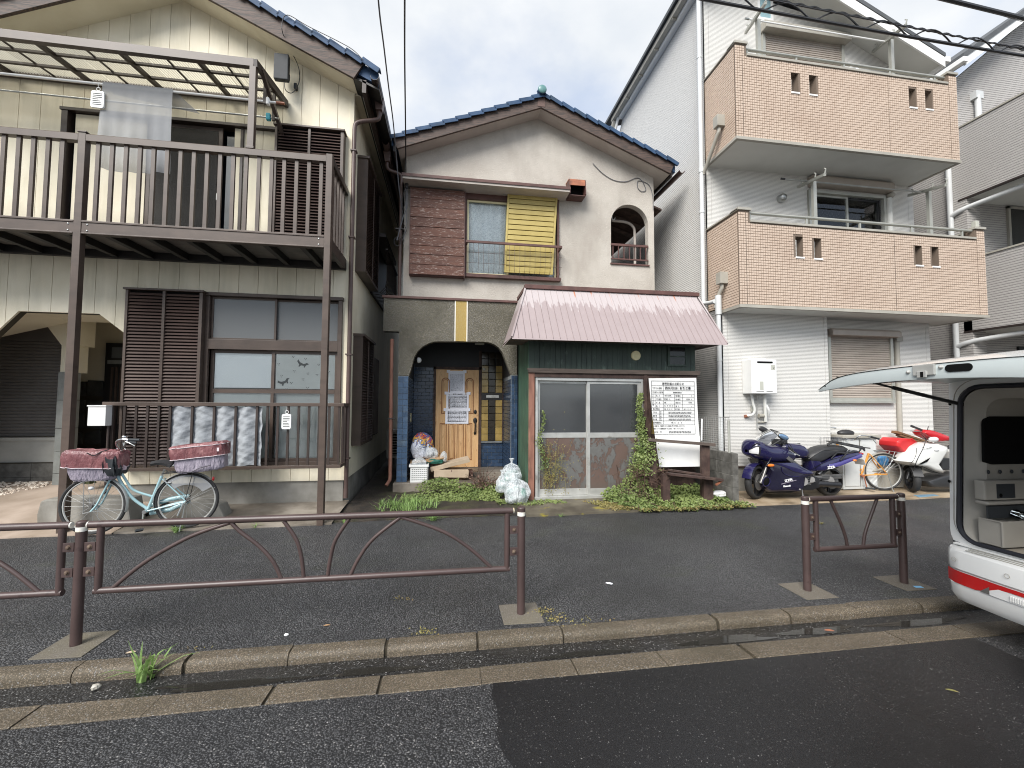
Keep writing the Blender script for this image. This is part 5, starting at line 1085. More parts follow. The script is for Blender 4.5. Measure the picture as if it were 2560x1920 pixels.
# ---- tiled balconies
def balcony(x0, x1, z0, zf, zp, slots, zrail, railx, wallY=GU):
    b = part('tiled_balcony', MB().prism([(x0+.008,z0),(x1-.008,z0),(x1-.008,zp),(x1-.22,zp),(x1-.22,zf),(x0+.22,zf),(x0+.22,zp),(x0+.008,zp)], 'xz', BF+.008, BF+.15, [[(a,c),(a+.15,c),(a+.15,c+.37),(a,c+.37)] for a, c in slots])
             .box(x0+.008, x0+.15, BF+.15, wallY, z0, zp).box(x1-.15, x1-.008, BF+.15, wallY, z0, zp), 'tile_grout', gh)
    tm = MB(); p = .0462; t = .0375
    inslot = lambda x, z: any(a-p*.9 < x < a+.15-.006 and c-p*.9 < z < c+.37-.006 for a, c in slots)
    nz = int((zp-z0-.03)/p); r = random.Random(2)
    for j in range(nz):
        z = z0+.03+p*j; n = int((x1-x0)/p)
        for i in range(n):
            x = x0+(x1-x0)*i/n
            if z+t > zf and x0+.22-t < x < x1-.22: continue
            if inslot(x, z): continue
            y = BF+r.uniform(-.0012,.0012); tm.add([(x,y,z),(x+t,y,z),(x+t,y,z+t),(x,y,z+t),(x,BF+.0085,z),(x+t,BF+.0085,z),(x+t,BF+.0085,z+t),(x,BF+.0085,z+t)], [(0,1,2,3),(0,4,5,1),(2,6,7,3),(0,3,7,4),(1,5,6,2)])
        m = int((wallY-BF)/p)
        for i in range(m):
            y = BF+p*(i+1)+.002; x = x0+r.uniform(-.0012,.0012)
            tm.add([(x,y,z),(x,y+t,z),(x,y+t,z+t),(x,y,z+t),(x0+.0085,y,z),(x0+.0085,y+t,z),(x0+.0085,y+t,z+t),(x0+.0085,y,z+t)], [(0,1,2,3),(0,4,5,1),(2,6,7,3),(0,3,7,4),(1,5,6,2)])
    o = part('wall_tile', tm, 'balcony_tile', b, recalc=False); o['kind'] = 'stuff'
    part('soffit', MB().box(x0+.03, x1-.03, BF+.04, wallY, z0-.02, z0+.004), 'soffit_white', b)
    part('edge_trim', MB().box(x0-.012, x1+.012, BF-.012, BF+.045, z0-.03, z0+.022).box(x0-.012, x0+.045, BF+.045, wallY, z0-.03, z0+.022).box(x1-.045, x1+.012, BF+.045, wallY, z0-.03, z0+.022), 'cap_grey', b)
    part('coping', MB().box(x0-.02, x0+.17, BF+.0, wallY, zp, zp+.03).box(x0-.02, x0+.24, BF-.02, BF+.2, zp+.001, zp+.045).box(x1-.17, x1+.02, BF, wallY, zp, zp+.03).box(x1-.24, x1+.02, BF-.02, BF+.2, zp+.001, zp+.045).box(x0+.22, x1-.22, BF-.02, BF+.17, zf, zf+.04), 'cap_grey', b, bevel=.004)
    part('handrail', MB().cyl((x0+.2,BF+.06,zrail), (x1-.2,BF+.06,zrail), .026, 12), 'rail_alu', b, smooth=40)
    pm = mesh_of(MB().box(-.016, .016, -.012, .012, zf+.04, zrail-.02), 'rail_post', 'rail_alu')
    for x in railx: piece('rail_post', pm, b, (x, BF+.06, 0))
    sm = mesh_of(MB().box(-.012, .162, -.012, .06, -.03, .0), 'slot_sill', 'fascia_white', bevel=.003)
    for a, c in slots: piece('slot_sill', sm, b, (a, BF, c))
    parts('joint_strip', MB().box(x0+.135, x0+.139, BF-.004, BF+.009, z0+.02, zp).box(x1-.2, x1-.196, BF-.004, BF+.009, z0+.02, zp).box(x0+3.16, x0+3.163, BF-.003, BF+.009, z0+.02, zf), 'tile_grout', b)
    return b
balcony(4.95, 10.16, 3.32, 4.795, 5.0, [(6.06,4.235),(6.43,4.23),(8.57,4.228),(8.94,4.226)], 4.985, [5.215,6.34,7.453,8.573,9.722])
balcony(4.95, 9.68, 6.30, 7.81, 8.02, [(6.06,7.258),(6.43,7.258),(8.58,7.265),(8.945,7.27)], 7.985, [5.229,6.225,7.228,8.225,9.242])
# ---- windows and shutters
wz = part('window', MB().box(7.19, 7.25, GU-.05, GU+.02, 3.9, 6.0).box(8.96, 9.02, GU-.05, GU+.02, 3.9, 6.0).box(7.25, 8.96, GU-.05, GU+.02, 5.94, 6.0), 'rail_alu', gh, bevel=.003)
sash(wz, 7.30, 8.16, 3.9, 5.94, GU+.01, .045, 'glass_window', 'rail_alu'); sash(wz, 8.10, 8.96, 3.9, 5.94, GU+.045, .045, 'glass_window', 'black_plastic')
part('shutter_housing', MB().prism([(GU-.18,6.05),(GU-.18,6.2),(GU-.14,6.25),(GU,6.25),(GU,6.05)], 'yz', 7.2, 9.08), 'shutter_slat', gh, bevel=.01)
solo('sheer_curtain', MB().grid(lambda u, v: (7.32+.8*u, GU+.18+.02*sin(u*40), 3.95+1.95*v), 80, 2), 'net_cloth', 'grey sheer curtain behind the second-floor window of the white house', 'curtain', recalc=False, smooth=1)
def roll(x0, x1, z0, z1, y, hz, dep=.2, slats=None, nm='roll_shutter'):
    s = part(nm, MB().box(x0-.06, x0, y-.06, y+.02, z0, z1).box(x1, x1+.06, y-.06, y+.02, z0, z1).box(x0-.06, x1+.06, y-.07, y+.02, z0-.05, z0), 'rail_alu', gh, bevel=.003)
    part('shutter_housing', MB().prism([(y-dep,z1),(y-dep,z1+hz*.7),(y-dep*.75,z1+hz),(y,z1+hz),(y,z1)], 'yz', x0-.09, x1+.1), 'shutter_slat' if hz < .18 else 'cap_grey', s, bevel=.012)
    me = mesh_of(MB().prism([(0,0), (-.010,.008), (-.012,.026), (-.004,.038), (0,.044)], 'yz', x0, x1), 'slat', 'shutter_slat')
    z = z0
    while z < z1-.02: piece('slat', me, s, (0, y-.02, z)); z += .0455
    part('bottom_bar', MB().box(x0, x1, y-.045, y-.01, z0, z0+.05), 'rail_alu', s); return s
roll(6.27, 8.05, 7.85, 9.15, GU-.01, .19)
roll(7.36, 8.72, 1.71, 2.96, GR-.01, .14)
part('upper_window', MB().box(6.15, 6.20, GU-.03, GU, 9.46, 10.1).box(6.45, 6.50, GU-.03, GU, 9.46, 10.1).box(6.20, 6.45, GU-.03, GU, 9.46, 9.52), 'fascia_white', gh); part('upper_pane', MB().box(6.2, 6.45, GU-.012, GU-.004, 9.52, 10.1), 'upper_glass' if 'upper_glass' in MT else mat('upper_glass', srgb(150,182,190), rgh=.1), gh)
def hood(x, y, z, r=.085): 
    mb = MB().lathe([(r,0),(r,.05),(r*.9,.09),(r*.6,.12),(0,.13)], (x,y,z), (0,-1,0), 16); return part('vent_hood', mb, 'steel', gh, smooth=50)
hood(6.57, GU, 5.76); hood(8.30, GU-.05, 8.55, .07).data.materials[0] = MT['white_plastic']
hood(9.1, GU-.02, 6.0, .06).data.materials[0] = MT['cap_grey']
part('conduit', MB().cyl((9.08,GU-.05,4.8), (9.08,GU-.05,5.95), .055, 10), 'soffit_white', gh, smooth=40)
part('conduit', MB().cyl((8.90,GR-.04,.3), (8.90,GR-.04,2.93), .045, 10).box(8.83,8.98, GR-.1, GR, 2.9, 3.0), 'cap_grey', gh, smooth=40)
part('lamp_bracket', MB().ell((8.25,GU-.12,8.62), .08,.06,.05, 12, 6), 'white_plastic', gh, smooth=1)
# laundry arms: an arm on a post, hooks at its end
def laundry_arm(x, z0, z1, dx, yb=6.72):
    t = part('laundry_arm', MB().box(x-.035, x+.035, 6.86, 6.92, z0, z1), 'rail_alu', gh, bevel=.003)
    part('arm', MB().bar((x+dx*.06,7.3,z1+.12), (x-dx*.2,6.45,z1-.12), .045, .05), 'rail_alu', t)
    for k in (0, .35, .9): part('hook', MB().tube([(x-dx*.2+dx*.26*k,6.45+.85*k,z1-.10+.24*k),(x-dx*.2+dx*.26*k,6.43+.85*k,z1-.03+.24*k),(x-dx*.2+dx*.26*k,6.46+.85*k,z1-.0+.24*k)], .012, 6), 'rail_alu', t)
laundry_arm(5.74, 7.9, 8.93, 1); laundry_arm(8.70, 7.9, 8.94, 1); laundry_arm(6.84, 4.9, 5.87, 1); laundry_arm(9.45, 4.9, 5.9, 1)
t = thing('laundry_pole', 'thin steel laundry pole across the second-floor balcony of the white house', 'laundry pole', (7.9,6.95,5.87), 'laundry poles on the white house')
part('pole', MB().cyl((6.28,6.95,5.905),(9.56,6.95,5.905),.014,8), 'steel', t, smooth=40); part('end_cap', MB().cyl((6.2,6.95,5.905),(6.28,6.95,5.905),.018,8), 'black_plastic', t)
t = thing('laundry_pole', 'thin white laundry pole across the third-floor balcony of the white house', 'laundry pole', (7.2,6.95,8.95), 'laundry poles on the white house')
part('pole', MB().cyl((5.6,6.95,8.98),(8.75,6.95,8.955),.014,8), 'white_plastic', t, smooth=40); part('end_cap', MB().cyl((5.52,6.95,8.98),(5.6,6.95,8.98),.02,8), 'steel', t)
# drainpipes
part('downpipe', MB().tube([(4.80,7.32,9.95),(4.80,7.32,3.62)], .042, 12).tube([(4.80,7.32,3.62),(4.80,7.30,3.53),(4.80,7.05,3.50),(4.80,6.98,3.50)], .04, 12).tube([(4.85,6.95,3.56),(4.85,6.95,.12)], .042, 12), 'pipe_white', gh, smooth=40)
part('pipe_joint', MB().cyl((4.80,7.32,6.1),(4.80,7.32,6.2), .052).cyl((4.80,7.32,8.4),(4.80,7.32,8.44), .05).cyl((4.80,7.32,5.3),(4.80,7.32,5.34), .05).cyl((4.85,6.95,3.25),(4.85,6.95,3.6), .055).cyl((4.85,6.95,2.4),(4.85,6.95,2.43), .05), 'pipe_white', gh, smooth=40)
for zc in (3.88, 6.80):
    bx = part('rain_box', MB().box(4.80, 4.95, 6.80, 6.94, zc-.09, zc+.12), 'cap_grey', gh, bevel=.008)
    part('branch_pipe', MB().tube(spline([(4.87,6.87,zc-.09),(4.87,6.87,zc-.16),(4.86,6.92,zc-.24),(4.84,7.0 if zc < 5 else 7.25,zc-.40 if zc < 5 else zc-.66),(4.83,7.0 if zc < 5 else 7.3,zc-.5 if zc < 5 else zc-.74)], 5), .034, 10), 'cap_grey', gh, smooth=40)
part('camera_dome', MB().ell((4.85,11.0,8.6), .09,.09,.10, 12, 8), 'steel', gh, smooth=1)
# gas water heater on the wall
wh = thing('water_heater', 'white gas water heater hung on the ribbed wall of the white house', 'water heater', (5.57,GFL-.13,1.8))
part('case', MB().box(5.33, 5.835, GFL-.25, GFL-.005, 1.815, 2.43), 'box_white', wh, bevel=.012)
part('exhaust_slot', MB().prism(arc(5.46,2.375,.016,.016,90,270,6)+arc(5.74,2.375,.016,.016,-90,90,6), 'xz', GFL-.254, GFL-.247), 'cast_dark', wh)
part('case_label', MB().box(5.72, 5.80, GFL-.253, GFL-.249, 2.24, 2.33), 'label_grey', wh); lt = text_mb('V', .06, (5.75,GFL-.254,2.255)); part('logo', lt, 'ink', wh, recalc=False)
part('data_plate', MB().box(5.49, 5.56, GFL-.253, GFL-.249, 1.88, 2.03), 'label_grey', wh)
part('bottom_vent', MB().box(5.42, 5.57, GFL-.252, GFL-.248, 1.852, 1.860).box(5.62, 5.74, GFL-.252, GFL-.248, 1.852, 1.860), 'cast_dark', wh)
part('top_bracket', MB().box(5.42, 5.75, GFL-.1, GFL, 2.43, 2.46), 'box_white', wh)
hp = lambda q, y: (P(*zM(*q), y)[0], y, P(*zM(*q), y)[1])
part('gas_pipe', MB().tube(spline([hp((275,505),6.9), hp((285,580),6.9), hp((300,640),6.9), hp((280,680),6.92), hp((225,690),6.97)], 5), .022, 8), 'soffit_white', wh, smooth=40)
part('water_pipe', MB().tube([hp((385,505),6.9), hp((388,600),6.9), hp((395,740),6.95)], .028, 8), 'soffit_white', wh, smooth=40); part('water_pipe', MB().tube(spline([hp((395,590),6.9), hp((420,640),6.88), hp((420,690),6.92)], 5), .02, 8), 'box_white', wh, smooth=40)
part('valve', MB().cyl(hp((335,690),6.95), hp((385,690),6.95), .035).cyl(hp((330,745),6.97), hp((400,745),6.97), .014), 'cap_grey', wh, smooth=40)
part('fitting', MB().tube([hp((320,505),6.92),hp((330,560),6.94),hp((318,640),6.96),hp((320,800),6.98)], .009, 6).tube([hp((345,505),6.92),hp((335,545),6.94)], .02, 6), 'alu', wh); part('valve_tip', MB().cyl(hp((215,693),6.97), hp((250,690),6.97), .028), 'hood_copper', wh, smooth=40)
part('socket', MB().box(5.49,5.56,GFL-.03,GFL-.004,1.49,1.6), 'label_grey', wh)
# ================================================================== NEIGHBOUR on the far right
XN = 11.2
nh = thing('stone_sided_house', 'grey house with stone-look siding and solid balconies at the far right', 'house', (13, 7.6, 0))
part('front_wall', MB().prism([(XN,.3),(17,.3),(17,10.9),(13.6,10.9),(XN,8.95)], 'xz', 7.6, 7.7), 'siding_stone', nh)
part('side_wall', MB().box(XN, XN+.1, 7.7, 15, .0, 9.2), 'siding_stone', nh)
part('roof', MB().prism([(XN-.28,9.12),(14.5,11.75),(14.5,11.85),(XN-.28,9.24)], 'xz', 7.18, 15), 'roof_dark', nh)
part('fascia', MB().prism([(XN-.22,8.98),(14.5,11.58),(14.5,11.76),(XN-.22,9.16)], 'xz', 7.2, 7.24), 'fascia_white', nh); part('gutter_channel', MB().box(XN-.34, XN-.22, 7.15, 15, 9.02, 9.13), 'fascia_white', nh, bevel=.01)
part('soffit', MB().prism([(XN-.2,9.02),(14.5,11.62),(14.5,11.64),(XN-.2,9.04)], 'xz', 7.24, 7.6), 'soffit_white', nh)
for z0, z1 in ((6.19,7.80),(3.24,4.81)):
    b = part('solid_balcony', MB().box(XN, XN+.14, 5.2, 7.6, z0, z1).box(XN+.14, 17, 5.2, 5.34, z0, z1), 'siding_stone', nh)
    part('coping', MB().box(XN-.02, XN+.16, 5.18, 7.6, z1, z1+.035), 'cap_grey', b); part('soffit', MB().box(XN+.04, 17, 5.24, 7.6, z0-.012, z0+.01), 'soffit_white', b); part('edge_trim', MB().box(XN-.008, XN+.04, 5.2, 7.6, z0-.03, z0+.012), 'pipe_dark', b)
    part('drain_spout', MB().cyl((XN-.06,6.05,z0+.42),(XN,6.05,z0+.42), .04), 'black_plastic', b, smooth=40)
    part('joint_strip', MB().box(XN-.003, XN, 5.93, 5.936, z0, z1), 'joint_dark', b)
part('corner_post', MB().box(XN, XN+.35, 7.45, 7.6, .3, 6.2), 'siding_stone', nh)
nw = part('window', MB().box(12.50, 12.56, 7.55, 7.6, 5.0, 6.15).box(12.5, 13.7, 7.55, 7.6, 6.1, 6.15).box(13.65, 13.7, 7.55, 7.6, 5.0, 6.1), 'cap_grey', nh); part('pane', MB().box(12.56, 13.65, 7.57, 7.58, 4.9, 6.1), 'glass_dark', nw)
nw = part('window', MB().box(12.9, 13.0, 7.55, 7.6, 7.8, 8.75).box(13.0, 13.8, 7.55, 7.6, 8.68, 8.75), 'cap_grey', nh); part('pane', MB().box(13.0, 13.8, 7.57, 7.58, 7.8, 8.68), 'glass_dark', nw)
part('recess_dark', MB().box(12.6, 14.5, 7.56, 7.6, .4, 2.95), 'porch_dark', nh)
part('downpipe', MB().cyl((XN-.05,7.72,.3),(XN-.05,7.72,8.9), .05, 12), 'pipe_white', nh, smooth=40)
part('downpipe', MB().cyl((11.75,7.52,7.3),(11.75,7.52,8.62), .055, 12).box(11.66,11.86,7.48,7.6,8.55,8.72), 'pipe_white', nh, smooth=40)
for z in (6.0, 3.05): part('branch_pipe', MB().tube(spline([(XN-.05,7.7,z-.12),(XN-.02,7.55,z-.06),(XN+.08,7.2,z),(XN+.35,5.6,z+.12)], 5), .05, 10), 'pipe_white', nh, smooth=40)
part('flood_light', MB().box(11.55, 11.85, 7.2, 7.3, 2.4, 2.7), 'fascia_white', nh); part('light_face', MB().box(11.585, 11.815, 7.19, 7.2, 2.44, 2.66), 'cast_dark', nh)
part('balcony_lamp', MB().box(10.05,10.13,BF+.05,BF+.13,5.05,5.2), 'label_grey', gh, bevel=.01)
# ================================================================== PEDESTRIAN GUARD FENCES along the kerb
FY = 3.255
def fence_post(par, x, y, lean=0):
    p = part('post', MB().cyl((x,y,-.02), (x,y,.80), .0305, 24), 'fence_brown', par, smooth=40)
    part('post_cap', MB().ell((x,y,.80), .0315,.0315,.012, 20, 8).cyl((x,y,.785),(x,y,.80),.0315,20), 'fence_brown', p, smooth=50)
    part('reflective_band', MB().lathe([(.0313,0),(.0313,.03)], (x,y,.742), n=24), 'band_white', p, recalc=False, smooth=1)
    f = part('footing', MB().prism([(x-.15,y-.15+r_.uniform(-.008,.008)),(x+.15,y-.155),(x+.148,y+.16),(x-.152,y+.155)], 'xy', -.05, .004+r_.uniform(0,.002)), 'pad_concrete', par, bevel=.003)
    return p
def fence_panel(par, x0, x1, y, curves, r=.0215):
    pn = part('panel', MB().cyl((x0-.07,y,.782), (x1+.045,y,.782), .0235, 18), 'fence_brown', par, smooth=40)
    part('rail_cap', MB().cyl((x0-.078,y,.782), (x0-.07,y,.782), .0205, 16).cyl((x1+.045,y,.782), (x1+.053,y,.782), .0205, 16), 'band_white', pn, smooth=40)
    part('bottom_rail', MB().cyl((x0-.02,y,.345), (x1+.02,y,.345), r, 16), 'fence_brown', pn, smooth=40)
    for x in (x0, x1): part('end_bar', MB().cyl((x,y,.335), (x,y,.765), r, 16), 'fence_brown', pn, smooth=40)
    for c in curves: part('curved_bar', MB().tube(spline([(a,y,b) for a, b in c], 8), .0135, 12), 'fence_brown', pn, smooth=40)
    return pn
def bracket(par, xa, xb, y, z):
    b = part('bracket', MB().box(min(xa,xb), max(xa,xb), y-.004, y+.004, z-.03, z+.03), 'fence_brown', par, bevel=.002)
    xm_ = (xa+xb)/2; part('bolt', MB().lathe([(0,-.012),(.008,-.010),(.012,-.004),(.012,0),(.016,0),(.016,.004)], (xm_,y-.006,z), (0,1,0), 10), 'bolt', b, smooth=40)
PA = [(-2.213,.35),(-2.015,.52),(-1.749,.676),(-1.50,.762)]; PB = [(-1.49,.765),(-1.431,.70),(-1.305,.595),(-1.207,.48),(-1.146,.35)]
PC = [(-1.145,.762),(-1.057,.625),(-1.02,.50),(-.999,.35)]; PD = [(-.70,.762),(-.79,.615),(-.823,.485),(-.84,.35)]; PE = [(-.336,.762),(-.527,.612),(-.627,.475),(-.686,.35)]; PF_ = [(-.34,.765),(-.028,.645),(.179,.508),(.351,.35)]
fa = thing('guard_fence', 'long brown steel guard fence with arched bars running left along the kerb', 'fence', (-.9, FY, 0), 'brown guard fences along the kerb')
fence_post(fa, -2.405, FY); fence_post(fa, .572, FY); fence_post(fa, -5.385, FY)
fence_panel(fa, -2.292, .462, FY, [PA,PB,PC,PD,PE,PF_])
sh = -2.978
fence_panel(fa, -2.292+sh, .462+sh-.0, FY, [[(a+sh,b) for a, b in c] for c in (PA,PB,PC,PD,PE,PF_)])
for z in (.64, .476):
    bracket(fa, -2.375, -2.31, FY-.012, z); bracket(fa, .482, .545, FY-.012, z); bracket(fa, -2.50, -2.435, FY-.012, z); bracket(fa, -5.355, -5.29, FY-.012, z)
fb = thing('guard_fence', 'short brown steel guard fence with two curved bars beside the white van', 'fence', (3.58, 3.31, 0), 'brown guard fences along the kerb')
fence_post(fb, 3.10, 3.305); fence_post(fb, 4.105, 3.32)
fence_panel(fb, 3.21, 4.0, 3.312, [[(3.365,.762),(3.456,.568),(3.50,.45),(3.521,.345)], [(3.84,.762),(3.74,.55),(3.70,.45),(3.68,.345)]])
for z in (.625, .462): bracket(fb, 3.13, 3.19, 3.30, z); bracket(fb, 4.02, 4.075, 3.30, z)
solo('blue_sticker', MB().prism([(4.09,3.21),(4.16,3.20),(4.168,3.235),(4.10,3.245)], 'xy', .0075, .0085), 'sticker_blue', 'small pale blue sticker on the concrete footing of the fence by the van', 'sticker')
# ================================================================== SHOP FRONTAGE: bench, notice board, block wall, rubbish, plants
bench = thing('wooden_bench', 'broken dark wooden bench overgrown with creeper in front of the green shop', 'bench', (3.7, 6.3, .03))
part('back_rail', MB().bar((3.13,6.28,1.055), (4.27,6.28,.965), .06, .045, (0,0,1)), 'wood_grey', bench, bevel=.004)
part('back_post', MB().box(3.15, 3.28, 6.30, 6.36, .05, 1.03), 'wood_dark', bench, bevel=.005); part('back_post', MB().prism([(4.05,.05),(4.19,.05),(4.20,.95),(4.06,.955)], 'xz', 6.30, 6.36), 'wood_dark', bench, bevel=.005)
part('seat_plank', MB().bar((3.36,6.12,.545), (4.26,6.12,.435), .14, .035), 'wood_dark', bench, bevel=.004); part('seat_plank', MB().bar((3.45,6.24,.58), (4.0,6.24,.50), .08, .03), 'wood_dark', bench, bevel=.004)
part('splinter', MB().bar((4.14,6.08,.36), (4.27,6.1,.43), .03, .025), 'hood_copper', bench); part('leg', MB().box(4.02, 4.18, 6.2, 6.26, .03, .44), 'wood_dark', bench); part('leg', MB().box(3.30, 3.42, 6.15, 6.22, .1, .53), 'wood_dark', bench)
nb_ = thing('notice_board', 'large white construction notice board with Japanese text propped behind the wooden bench', 'notice board', (3.7, 6.45, .6))
NBX0, NBX1 = 3.25, 4.10
def nbpt(u, v): return (3.39*(1-v)+3.245*v + u*((4.145-3.39)*(1-v)+(4.088-3.245)*v), 6.42+.03*sin(v*3.1)+.05*v, .60+(2.037-.60+.02*u)*v)
part('board', MB().grid(nbpt, 10, 16), 'box_white', nb_, recalc=True, thick=.006)
cx = lambda x: 3.247+x*.842; cz = lambda z: 1.10+z*.93; BYf = lambda z: 6.42+.03*sin((z-.6)/1.437*3.1)+.05*(z-.6)/1.437-.0075
ink = MB()
def hl(x0, x1, z, w=.004): ink.box(cx(x0), cx(x1), BYf(cz(z))-.001, BYf(cz(z)), cz(z)-w/2, cz(z)+w/2)
def vl(x, z0, z1, w=.004):
    n = 6
    for i in range(n):
        a, b = cz(z0+(z1-z0)*i/n), cz(z0+(z1-z0)*(i+1)/n); ink.box(cx(x)-w/2, cx(x)+w/2, BYf((a+b)/2)-.0016, BYf((a+b)/2)-.0004, min(a,b), max(a,b))
rows = [.96,.885,.80,.735,.68,.62,.56,.50,.445,.385,.325,.265,.205]
for z in rows[1:]: hl(.05,.95,z)
for z in (.965,.03): hl(.05,.95,z,.005)
vl(.05,.03,.965,.005); vl(.95,.03,.965,.005); vl(.295,.205,.885); vl(.125,.50,.735); vl(.53,.445,.735); vl(.70,.445,.735); vl(.21,.265,.445)
part('table_line', ink, 'ink', nb_)
def tx(s, x, z, size, al='LEFT', bold=.0008): part('lettering', text_mb(s, size, (cx(x), BYf(cz(z))-.0012, cz(z)), align=al, bold=bold), 'ink', nb_, recalc=False)
tx('建築計画のお知らせ', .5, .90, .043, 'CENTER'); tx('建築物の名称', .07, .827, .027); tx('西水元3251  新築工事', .33, .822, .048, bold=.0014); tx('建築敷地の地名地番', .065, .757, .022); tx('東京都葛飾区西水元', .50, .757, .017)
for r_i, (a, b, c, d) in enumerate((('用　途','一戸建ての住宅','敷地面積','㎡'), ('建築面積','申請部分　㎡','延べ面積','申請部分　㎡'), ('構　造','木造','基礎工法','ベタ基礎'), ('階　数','地上　階　地下　階','高　さ','m'))):
    z = .70-.0605*r_i; tx(a, .145, z-.005, .023); tx(b, .31, z, .018); tx(c, .55, z-.005, .022); tx(d, .90, z, .017, 'RIGHT')
for k, ch in enumerate('建築物の概要'): tx(ch, .07, .705-.034*k, .022)
tx('着工予定日', .08, .462, .023); tx('令和　年　月　日', .31, .462, .018); tx('完了予定日', .54, .462, .018); tx('令和　年　月　日', .72, .462, .017)
for k, s in enumerate(('建築主','設計者','施工者')): tx(s, .075, .402-.06*k, .023); tx('住所', .222, .418-.06*k, .013); tx('氏名', .222, .393-.06*k, .013)
tx('標識設置年月日', .065, .222, .022); tx('令和　年　　月　　日', .45, .222, .019)
tx('この標識は、中高層建築物の条例に基づき設置したものです。', .07, .165, .0205); tx('計画についての説明を希望される方は、下記へご連絡ください。', .07, .118, .0195); tx('（連絡先）　電話', .07, .06, .02)
rr = random.Random(9); ink = MB()
for z in (.412,.396,.352,.336,.292,.276,.075,.055):
    x = .40
    while x < .86: l = rr.uniform(.01,.05); ink.box(cx(x), cx(x+l), BYf(cz(z))-.0014, BYf(cz(z))-.0004, cz(z), cz(z)+.007); x += l+.008
part('small_print', ink, 'ink', nb_)
for k, (xa, za, xb, zb) in enumerate(((4.145,1.02,4.235,1.37),(4.11,1.0,4.155,1.33))):
    solo('white_pole', MB().cyl((xa,6.44,za), (xb,6.56,zb), .012 if k == 0 else .009, 8), 'white_plastic', ('thicker', 'thinner')[k]+' white pole leaning behind the notice board by the mesh fence', 'pole', 'white poles behind the notice board', smooth=40)
# concrete block wall with a wire-mesh fence on it
bwl = thing('block_wall', 'low grey concrete block wall beside the parked motorcycle', 'wall', (4.5, 6.1, 0))
zs = [-.1,.11,.302,.497,.692,.845]
rb = random.Random(12)
for j, (a, b) in enumerate(zip(zs, zs[1:])):
    y = 6.10
    for i in range(5):
        l = .398 if not (i == 0 and j % 2 == 1) else .398
        part('block', MB().box(4.452+rb.uniform(-.002,.002), 4.552, y+.002, y+l-.004, a+.003, b-.003), 'block_concrete', bwl, bevel=.004); y += l
part('mortar', MB().box(4.457, 4.547, 6.108, 8.06, -.1, .84), 'found_concrete', bwl)
mf = thing('mesh_fence', 'thin grey wire mesh fence standing on the concrete block wall', 'fence', (4.5, 6.8, .845))
w = MB()
for k in range(12): w.box(4.496, 4.504, 6.24, 7.95, .90+.043*k, .903+.043*k)
for k in range(26): w.box(4.497, 4.502, 6.25+.065*k, 6.2535+.065*k, .875, 1.41)
w.tube([(4.5,6.22,1.405),(4.5,7.95,1.405)], .006, 6)
part('mesh', w, 'alu', mf); part('post', MB().cyl((4.50,6.24,.84),(4.50,6.24,1.36),.02,12), 'rail_alu', mf, smooth=40); part('post', MB().cyl((4.50,7.9,.84),(4.50,7.9,1.36),.02,12), 'rail_alu', mf, smooth=40)
# rubbish by the door
bk = thing('laundry_basket', 'white perforated plastic basket full of bags on the porch step', 'basket', (-.49, 7.75, .215))
bx0, bx1, by0, by1 = -.65, -.335, 7.66, 7.90
part('basket', MB().box(bx0+.015, bx1-.015, by0+.01, by0+.014, .225, .50).box(bx0+.01, bx0+.014, by0+.01, by1-.01, .225, .5).box(bx1-.014, bx1-.01, by0+.01, by1-.01, .225, .5).box(bx0, bx1, by1-.014, by1-.01, .225, .5).box(bx0+.01, bx1-.01, by0+.01, by1-.01, .217, .226), 'white_plastic', bk)
part('rim', MB().box(bx0-.012, bx1+.012, by0-.008, by0+.014, .485, .525).box(bx0-.012, bx0+.014, by0+.014, by1, .485, .525).box(bx1-.014, bx1+.012, by0+.014, by1, .485, .525), 'white_plastic', bk, bevel=.005)
h = MB()
for j in range(6):
    for i in range(8): x = bx0+.035+.0345*i; z = .255+.036*j; h.box(x, x+.017, by0+.0085, by0+.0098, z, z+.017)
o = part('perforation', h, 'print_grey', bk)
def bag(c, rx, ry, rz, seed, n=22, knot=True):
    r = random.Random(seed); ph = [r.uniform(0, 6.28) for _ in range(8)]; mb = MB(); nu, nv = 36, n
    def f(u, v):
        a = 2*pi*u; t = pi*v; k = 1+.10*sin(3*a+ph[0]+2*v)+.07*sin(5*a+ph[1]-4*v)+.05*sin(9*a+ph[2]+6*v)*sin(t)+.04*sin(15*a+ph[3]+9*v)+.05*sin(7*t+ph[4]+2*a)
        rr_ = sin(t)**.75*k; z = cos(t)
        if z < -.72: z = -.72+(z+.72)*.15
        if knot and v < .16: rr_ *= .35+.65*(v/.16)**.7*(1+.3*sin(11*a+ph[5])); z += (.16-v)*1.1
        return (c[0]+rx*rr_*cos(a), c[1]+ry*rr_*sin(a), c[2]+rz*z)
    return mb.grid(f, nu, nv)
for lab_, c_, rx_, ry_, rz_, sd_ in (('full white garbage bag on the ground beside the green shop wall', (1.09,6.66,.20), .20,.17,.20, 3), ('upper white garbage bag resting behind the front one by the green shop wall', (1.06,6.98,.40), .165,.14,.20, 5), ('small white garbage bag tucked left of the two larger ones', (.90,6.95,.27), .10,.09,.15, 9)):
    gb_ = thing('garbage_bag', lab_, 'garbage bag', (c_[0], c_[1], max(.03, c_[2]-rz_*.75)), 'white garbage bags')
    part('film', bag(c_, rx_, ry_, rz_, sd_, 40), 'bag_white', gb_, smooth=1); part('contents', bag((c_[0],c_[1],c_[2]-.02), rx_*.82, ry_*.82, rz_*.72, sd_+40, knot=False), 'bag_contents', gb_, smooth=1)
    part('knot', MB().lathe([(0,0),(.02,.0),(.014,.03),(.03,.06),(.045,.085),(.03,.08),(0,.05)], (c_[0],c_[1],c_[2]+rz_*1.08), n=9), 'bag_white', gb_, smooth=1)
